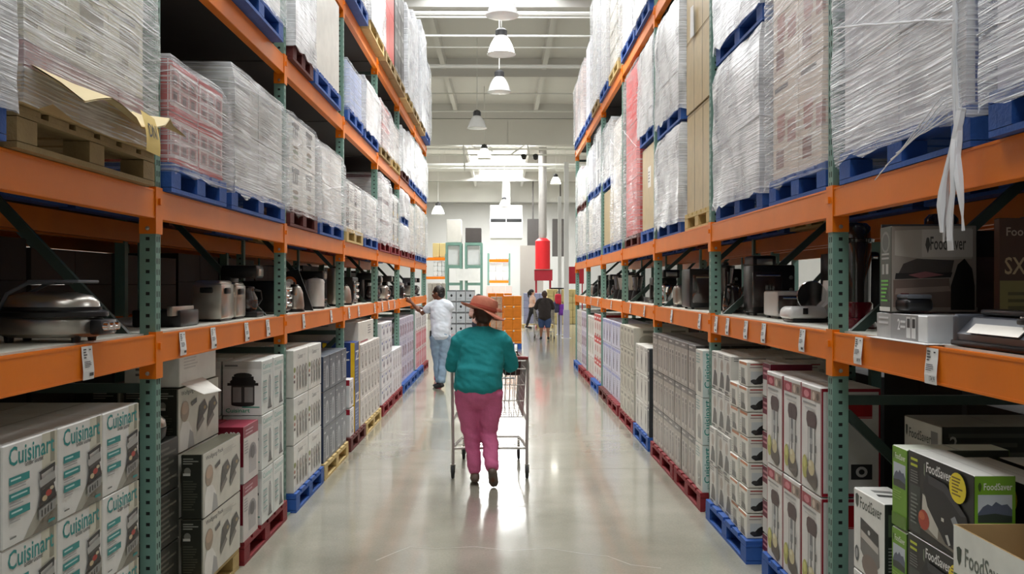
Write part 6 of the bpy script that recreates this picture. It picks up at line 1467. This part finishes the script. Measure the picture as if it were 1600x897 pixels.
    for s_ in ('l', 'r'):
        H_, K_, A_ = V['th_'+s_], V['kn_'+s_], V['an_'+s_]; q = b['thigh']
        pts_ = [(*(H_+Vector((0,0,.03))), q*1.0+.012, q*1.05+.012), (*H_.lerp(K_, .45), q*.95+g*.7, q*.95+g*.7), (*K_, q*.66+g, q*.68+g), (*K_.lerp(A_, .5), q*.60+g, q*.64+g), (*K_.lerp(A_, .9), q*.50+g*1.2, q*.54+g*1.3)]
        if pants_len < 1: pts_ = pts_[:3]
        ell_loft(pa, pts_, n=16)
    fuse(pa, 'trousers', pants_m, t, voxel, 2, .012, 7, seed=3+int(loc[1]))
    for s_ in ('l', 'r'):
        A_, T_ = V['an_'+s_], V['to_'+s_]; d = (T_-A_); dv = d.normalized(); heel = A_-Vector((dv.x, dv.y, 0))*.045
        so = MB(); lowv = Vector((0,0,-.032)) if abs(dv.z) < .75 else Vector((0,0,0))
        ell_loft(so, [(*(heel+lowv*.6), .034, .030), (*(A_+lowv), .039, .036), (*(A_.lerp(T_, .5)+lowv*.5), .042, .032), (*T_, .042, .024), (*(T_+dv*.03), .03, .018)], n=12)
        ell_loft(so, [(*(A_+Vector((0,0,.005))), .040, .042), (*(A_+lowv), .042, .044)], n=12)
        s2 = fuse(so, 'shoe', shoe_m, t, .008, 2)
    return t, HM

SK_d = mat('dark_brown_skin', (104, 66, 46), .5, 0, .06); SK_m = mat('brown_skin', (140, 94, 68), .5, 0, .06); SK_l = mat('light_skin', (206, 156, 128), .5, 0, .06)
HAIR_b = mat('black_hair', (26, 22, 20), .5, 0, .2, 60); HAIR_br = mat('dark_brown_hair', (70, 48, 36), .55, 0, .25, 60)
TEALS = mat('teal_knit', (18, 136, 140), .85, 0, .18, 140, .25, bscale=160); MAUVE = mat('mauve_trousers', (200, 100, 142), .75, 0, .14, 90, .2, bscale=120)
SHOE = mat('taupe_shoe', (98, 84, 74), .55); SHOEB = mat('black_shoe', (26, 26, 28), .5)
# ---- woman with the trolley, seen from behind
wx, wy_ = at(748, 760, 7.86).x, 7.90
J = dict(hip=(-.005, .0, .84), chest=(.025, .07, 1.13), neck=(.03, .11, 1.315), head=(.035, .15, 1.425),
         sh_l=(-.16, .09, 1.22), sh_r=(.205, .09, 1.215), el_l=(-.235, .13, .985), el_r=(.275, .16, .985), wr_l=(-.215, .36, 1.02), wr_r=(.235, .37, 1.015),
         hand_l=(.05, 1, -.1), hand_r=(-.05, 1, -.1),
         th_l=(-.10, .0, .76), th_r=(.095, .0, .76), kn_l=(-.065, .04, .43), kn_r=(.085, .03, .42), an_l=(-.032, -.02, .085), an_r=(.118, -.20, .15), to_l=(-.040, .13, .03), to_r=(.128, -.13, .04))
B = dict(hip=.190, hipd=.165, waist=.182, waistd=.150, chest=.175, chestd=.138, arm=.058, thigh=.100, loose=.016, hem=-.01, pleg=.006)
WOM, HM = person((wx, wy_, 0), 'woman from behind in teal top, mauve trousers and brimmed hat pushing a trolley', J, SK_d, TEALS, MAUVE, HAIR_br, SHOE, B, rz=0, sleeve=1.0, headdir=(-.1, 1, -.12), voxel=.009)
# hat : a thing resting on the head, floppy brim, banded with a bow
HT = mat('terracotta_felt', (196, 122, 98), .85, 0, .14, 40, .3, bscale=90)
ht = empty('hat', (wx+.03, wy_+.145, 1.475), 'terracotta brimmed sun hat with bow worn by the woman in teal', 'hat')
ht.rotation_euler = (-.10, .26, 0)
m = MB(); m.smooth = True; n = 40; vs = []
prof = [(.098, .0), (.106, .012), (.112, .03), (.110, .07), (.100, .105), (.080, .122), (.045, .120), (.0, .108)]
for r, z in prof:
    for k in range(n):
        th = 2*PI*k/n; cz = z-(.012*math.cos(th)**2 if z > .11 else 0); vs.append((r*1.08*math.cos(th), r*1.18*math.sin(th), cz))
m.add(vs, [(i*n+k, i*n+(k+1) % n, (i+1)*n+(k+1) % n, (i+1)*n+k) for i in range(len(prof)-1) for k in range(n)])
m.obj('crown', HT, ht)
m = MB(); m.smooth = True; vs = []
rr_ = [.100, .125, .150, .175, .192, .198]
for layer, dz in ((0, .0), (1, -.006)):
    for i, r in enumerate(rr_):
        for k in range(n):
            th = 2*PI*k/n; f = i/(len(rr_)-1)
            lift = .045*max(0, -math.cos(th))**2*f**1.5-.035*max(0, math.cos(th))*f+.012*math.sin(3*th+1)*f - .012*f
            vs.append((r*1.02*math.cos(th), r*1.12*math.sin(th), .004+lift+dz))
K = len(rr_)
fs = []
for L_ in range(2):
    for i in range(K-1):
        for k in range(n): fs.append((L_*K*n+i*n+k, L_*K*n+i*n+(k+1) % n, L_*K*n+(i+1)*n+(k+1) % n, L_*K*n+(i+1)*n+k))
for k in range(n): fs.append(((K-1)*n+k, (K-1)*n+(k+1) % n, (2*K-1)*n+(k+1) % n, (2*K-1)*n+k)); fs.append((k, (k+1) % n, K*n+(k+1) % n, K*n+k))
m.add(vs, fs); m.obj('brim', HT, ht)
m = MB(); m.lathe([(.1085, .014), (.1155, .016), (.1165, .038), (.112, .040)], n=40, sx=1.08, sy=1.18); m.obj('band', mat('rose_ribbon', (172, 88, 72), .6, 0, .05), ht)
m = MB()
for s_ in (-1, 1): m.rbox((.128, -.045+.004*s_, .036+.020*s_), (.055, .012, .026), .006, 2, Matrix.Rotation(.15*s_, 4, 'Y'))
m.rbox((.112, -.05, .036), (.016, .018, .020), .005)
m.obj('bow', HT, ht)

# ---- shopping trolley
CX = (at(706, 0, 8.16).x+at(825, 0, 8.16).x)/2; CW = .325
t = empty('shopping_cart', (CX, 8.18, 0), 'grey wire shopping trolley pushed by the woman in teal', 'trolley')
M_wire = mat('galvanised_wire', (186, 182, 176), .32, .7); M_frame = mat('grey_powder_tube', (176, 172, 166), .35, .35)
y0c, y1c = .10, .92; zt, zb_ = 1.04, .52
def bask(u, v, s_):   # s_=-1/1 side wall point; u along length 0..1, v height 0..1
    wtop = CW*(1-.16*u); wbot = wtop*.90
    wv = wbot+(wtop-wbot)*v
    return Vector((s_*wv, y0c+(y1c-y0c)*u, zb_+.05*u+(zt-.02-zb_-.05*u)*v-.0))
fr = MB()
for s_ in (-1, 1):
    fr.tube([(s_*CW, -.02, .13), (s_*CW, .0, .30), (s_*(CW+.005), .02, .52), (s_*(CW+.01), .03, .98), (s_*CW, -.0, 1.06)], .013, 8)
    fr.tube([(s_*CW, .0, .26), (s_*CW*.93, .45, .24), (s_*CW*.82, .86, .22), (s_*CW*.82, .88, .14)], .012, 8)
    fr.tube([(s_*CW, .02, .50), (s_*CW*.95, .5, .51), (s_*CW*.8, .9, .56)], .010, 8)
fr.tube([(-CW, .0, .26), (CW, .0, .26)], .011, 8); fr.tube([(-CW*.82, .86, .22), (CW*.82, .86, .22)], .011, 8)
fr.obj('frame', M_frame, t)
hb_ = MB().tube([(-CW-.01, -.02, 1.055), (-CW*.6, -.035, 1.062), (CW*.6, -.035, 1.062), (CW+.01, -.02, 1.055)], .015, 10).obj('handle', mat('red_plastic_grip', (128, 20, 26), .4), t)
rim = MB(); rim.tube([bask(0,1,-1), bask(1,1,-1), bask(1,1,1), bask(0,1,1)], .006, 6); rim.tube([bask(0,0,-1), bask(1,0,-1), bask(1,0,1), bask(0,0,1), bask(0,0,-1)], .005, 6)
rim.obj('basket_rim', M_wire, t)
for s_, nm in ((-1, 'side_panel'), (1, 'side_panel')):
    sp_ = MB()
    for i in range(25): sp_.tube([bask(i/24, 0, s_), bask(i/24, 1, s_)], .0034, 5, caps=False)
    for j in range(1, 7): sp_.tube([bask(0, j/7, s_), bask(1, j/7, s_)], .0036, 5, caps=False)
    sp_.obj(nm, M_wire, t)
for u_, nm in ((0, 'back_gate'), (1, 'front_panel')):
    gp = MB()
    for i in range(15):
        f = i/14; a_ = bask(u_, 0, -1).lerp(bask(u_, 0, 1), f); c_ = bask(u_, 1, -1).lerp(bask(u_, 1, 1), f)
        gp.tube([a_, c_], .0036, 5, caps=False)
    for j in (0, 2, 4, 6, 7): gp.tube([bask(u_, j/7, -1), bask(u_, j/7, 1)], .0038, 5, caps=False)
    gp.obj(nm, M_wire, t)
bp_ = MB()
for i in range(13):
    f = i/12; bp_.tube([bask(0, 0, -1).lerp(bask(0, 0, 1), f), bask(1, 0, -1).lerp(bask(1, 0, 1), f)], .0034, 5, caps=False)
for j in range(1, 8): bp_.tube([bask(j/8, 0, -1), bask(j/8, 0, 1)], .0034, 5, caps=False)
bp_.obj('basket_floor', M_wire, t)
lr = MB()
for i in range(9):
    f = -1+2*i/8; lr.tube([(f*CW*.95, .02, .265), (f*CW*.8, .86, .228)], .0025, 4, caps=False)
for j in range(6): y = .02+.168*j; lr.tube([(-CW*(.95-.03*j), y, .265-.007*j), (CW*(.95-.03*j), y, .265-.007*j)], .003, 4, caps=False)
lr.obj('lower_rack', M_wire, t)
st = MB(); st.box(-.22, .22, .10, .22, .86, .865); st.obj('child_seat', M_grey, t)
for (x, y) in ((-CW, -.02), (CW, -.02), (-CW*.82, .88), (CW*.82, .88)):
    MB().tube([(x, y, .16), (x, y-.005, .12)], .012, 8).obj('caster_stem', M_wire, t)
    c_ = MB(); c_.box(x-.021, x-.017, y-.035, y+.02, .05, .125); c_.box(x+.017, x+.021, y-.035, y+.02, .05, .125); c_.box(x-.021, x+.021, y-.03, y+.02, .118, .124); fk = c_.obj('caster_fork', M_steel, t)
    w_ = MB(); w_.lathe([(.0, -.014), (.052, -.014), (.060, -.010), (.060, .010), (.052, .014), (0, .014)], n=24, M=Matrix.Translation((x, y-.01, .061)) @ Matrix.Rotation(PI/2, 4, 'Y')); w_.obj('wheel', M_rubber, fk)
# dark purse on the seat
t = empty('purse', (CX+.20, 8.36, .90), 'dark brown purse in the seat of the trolley', 'bag')
MB().rbox((0, 0, .06), (.17, .09, .15), .03, 3).obj('body', mat('dark_leather', (58, 24, 26), .4), t); MB().tube([(-.06,0,.13),(-.04,0,.20),(.04,0,.20),(.06,0,.13)], .007, 6).obj('strap', M_black, t); MB().rbox((0,-.047,.08), (.03,.006,.02), .003).obj('clasp', M_bolt, t)

# ---- man in white T-shirt leaning on the left rack
ym = 15.25; xm = at(689, 0, ym).x
J = dict(hip=(.0, .0, .90), chest=(-.00, .05, 1.24), neck=(-.02, .08, 1.43), head=(-.05, .10, 1.545),
         sh_l=(-.15, .11, 1.36), sh_r=(.15, .00, 1.34), el_l=(-.33, .16, 1.22), el_r=(-.06, .20, 1.18), wr_l=(-.50, .16, 1.41), wr_r=(-.33, .24, 1.31), hand_l=(-1, 0, .6), hand_r=(-1, .0, .4), palm_l=(0, 1, 0), palm_r=(0, 0, -1),
         th_l=(-.09, .0, .83), th_r=(.075, .0, .83), kn_l=(-.06, .06, .46), kn_r=(.05, -.03, .46), an_l=(-.03, .02, .085), an_r=(.01, -.12, .085), to_l=(-.11, .15, .03), to_r=(-.08, -.02, .03))
B = dict(hip=.150, hipd=.125, waist=.152, waistd=.125, chest=.165, chestd=.120, arm=.052, thigh=.088, loose=.018, hem=-.05, pleg=.018)
DEN = mat('light_denim', (128, 152, 172), .8, 0, .2, 20)
MAN, _ = person((xm, ym, 0), 'man in white T-shirt and light jeans leaning on the left rack beam', J, SK_d, mat('white_cotton', (206, 216, 226), .85, 0, .05), DEN, HAIR_b, SHOEB, B, sleeve=.62, headdir=(-1, .35, -.1), voxel=.011)
o = MB().rbox((0,0,0), (.03,.05,.10), .01).obj('phone_pouch', M_black, MAN, (-.165, -.05, .90))
# pink block standing in for a pink reflection and carton edge
o = MB().rbox((0,0,.20), (.12,.12,.40), .03, 2).obj('pink_block', mat('pink_patch', (206, 40, 90), .7)); o.location = (xm-.14, ym+1.2, 0); tag(o, 'pink block added for the pink reflection behind the man in white', 'bag')
# ---- man in black with shorts and trolley
yb = 28.5; xb = at(851, 0, yb).x
J = dict(hip=(0, 0, .78), chest=(0, .06, 1.08), neck=(0, .12, 1.26), head=(.0, .15, 1.38), sh_l=(-.17, .08, 1.19), sh_r=(.17, .08, 1.19), el_l=(-.27, .16, .96), el_r=(.27, .16, .96), wr_l=(-.20, .38, .98), wr_r=(.20, .38, .98),
         th_l=(-.09, 0, .72), th_r=(.09, 0, .72), kn_l=(-.10, .05, .42), kn_r=(.10, -.02, .42), an_l=(-.11, .0, .085), an_r=(.11, -.08, .085), to_l=(-.12, .14, .03), to_r=(.12, .06, .03))
B = dict(hip=.175, hipd=.15, waist=.185, waistd=.16, chest=.185, chestd=.14, arm=.058, thigh=.09, loose=.02, hem=-.08, pleg=.03)
person((xb, yb, 0), 'man from behind in black shirt and denim shorts pushing a trolley', J, SK_m, mat('black_cotton', (44, 36, 34), .85), mat('dark_denim', (52, 72, 112), .8), HAIR_br, SHOEB, B, sleeve=.95, voxel=.014, pants_len=.5)
tc_ = bpy.data.objects
src = [o for o in bpy.data.objects if o.name.startswith('shopping_cart')][0]
c2 = tree_copy(src); c2.location = (xb+.0, yb+.32, 0); c2.scale = (.95, .95, .92); tag(c2, 'grey shopping trolley pushed by the man in black', 'trolley')
# ---- woman walking left of him
yq = 36.0; xq = at(832, 0, yq).x
J = dict(hip=(0, 0, .84), chest=(.0, .0, 1.12), neck=(-.01, .0, 1.28), head=(-.02, .0, 1.39), sh_l=(-.02, .15, 1.21), sh_r=(.02, -.15, 1.21), el_l=(.08, .18, 1.0), el_r=(.06, -.18, 1.0), wr_l=(.26, .12, .96), wr_r=(.24, -.10, .96),
         th_l=(0, .08, .78), th_r=(0, -.08, .78), kn_l=(-.12, .06, .45), kn_r=(.14, -.06, .46), an_l=(-.22, .06, .09), an_r=(.28, -.06, .20), to_l=(-.06, .06, .03), to_r=(.40, -.06, .10))
B = dict(hip=.14, hipd=.15, waist=.11, waistd=.12, chest=.12, chestd=.14, arm=.042, thigh=.08, loose=.01, hem=.0, pleg=.008)
person((xq, yq, 0), 'slim woman in pale top and black leggings walking beside the silver blue cases', J, SK_l, mat('pale_pink_cotton', (216, 184, 166), .85), mat('black_leggings', (28, 28, 32), .8), HAIR_b, SHOEB, B, sleeve=.4, hair='pony', headdir=(1, 0, 0), voxel=.014)
# ---- person behind the hat, only the dark hair in view
ye = 23.0; xe = at(748, 0, ye).x
J = dict(hip=(0, 0, .82), chest=(0, .02, 1.08), neck=(0, .03, 1.23), head=(0, .04, 1.33), sh_l=(-.15, .02, 1.15), sh_r=(.15, .02, 1.15), el_l=(-.2, .05, .92), el_r=(.2, .05, .92), wr_l=(-.18, .25, .9), wr_r=(.18, .25, .9),
         th_l=(-.08, 0, .76), th_r=(.08, 0, .76), kn_l=(-.08, .03, .43), kn_r=(.08, -.02, .43), an_l=(-.08, .0, .085), an_r=(.08, -.05, .085), to_l=(-.09, .14, .03), to_r=(.09, .09, .03))
B = dict(hip=.15, hipd=.13, waist=.14, waistd=.12, chest=.15, chestd=.115, arm=.045, thigh=.08, loose=.012, hem=-.03, pleg=.02)
person((xe, ye, 0), 'dark-haired person almost hidden behind the terracotta hat', J, SK_m, mat('floral_cotton', (190, 150, 140), .85, 0, .5, 30), mat('navy_trousers', (40, 44, 60), .8), HAIR_b, SHOEB, B, voxel=.014)

# tall dark machines at the back of the right shelf
for i, (x, y, h, lb) in enumerate(((2.02, 3.92, .44, 'tall dark boxed machine behind the display board, left of two'), (2.30, 3.80, .5, 'tall dark boxed machine behind the display board, right of two'), (1.86, 4.16, .40, 'dark red boxed machine just past the printed plinth'), (2.3, 3.3, .40, 'dark boxed machine behind the brown banner'), (2.25, 6.1, .42, 'dark boxed machine deep on the right shelf, second bay'), (2.2, 7.9, .4, 'dark boxed machine deep on the right shelf, third bay'))):
    t = empty('boxed_machine', (x, y, zr), lb, 'appliance')
    part(MB().rbox((0, 0, h/2), (.24, .20, h), .008), 'body', mat('near_black_card', (34, 30, 32), .4), t)
    part(MB().box(-.09, .09, -.103, -.1005, h*.2, h*.75), 'front_print', mat('dim_print', (96, 70, 70), .4, 0, .5, 12), t)

# covered roaster on dark cartons, seen between the first left post and the black-sided cartons
mdl = cm('dark_carton', .40, .36, .26, LN(.1,.1,.9,.9,8,(90,90,80)), LN(.1,.1,.9,.9,8,(90,90,80)), (40, 41, 36))
stack(-1, 1.66, 4.44, 1, .36, 3, .262, Z0, mdl, 'dark carton', 'just past the first left post', nx=1, dx=.40)
t = empty('covered_roaster', (-1.86, 4.62, Z0+.787), 'silver domed roaster on dark cartons just past the first left post', 'appliance')
part(MB().lathe([(0,0),(.15,0),(.165,.015),(.17,.06),(.16,.065),(0,.065)], sx=1.1, sy=.9, n=28), 'base', 0, t)
part(MB().lathe([(.168,.0),(.165,.03),(.13,.065),(.07,.08),(0,.085)], (0,0,.066), sx=1.1, sy=.9, n=28), 'lid', 1, t)
part(MB().tube([(-.06,0,.145),(-.05,0,.175),(.05,0,.175),(.06,0,.145)], .008, 8), 'handle', 0, t)

# bunched bands of film on the big right-hand load
fo = [o for o in bpy.data.objects if o.name.startswith('stretch_wrap') and 'glossy wrapped' in o.get('label', '')][0]
def band(pts, r, n=12):
    m = MB(); P_ = [Vector(p)-fo.location for p in pts]; q = []
    for i in range(n+1):
        t = i/n*(len(P_)-1); k = min(int(t), len(P_)-2); p = P_[k].lerp(P_[k+1], t-k); q.append(p+Vector((0, 0, .006*noise.noise(p*9))))
    m.tube(q, [r*(.6+.5*abs(noise.noise(p*14))) for p in q], 6); m.obj('film_rope', ROPES, fo)
xw = 1.497
band([(xw, 3.06, 2.575), (xw-.004, 3.45, 2.68), (xw, 4.18, 2.86)], .006)
band([(xw-.004, 3.04, 2.56), (xw-.006, 3.06, 2.40), (xw-.002, 3.05, 2.22)], .008)
for k in range(5): band([(xw-.004, 3.06+.02*k, 2.26+.02*k), (xw-.008, 3.30+.03*k, 2.235-.004*k), (xw-.006, 3.50+.05*k, 2.20-.02*k)], .0028)
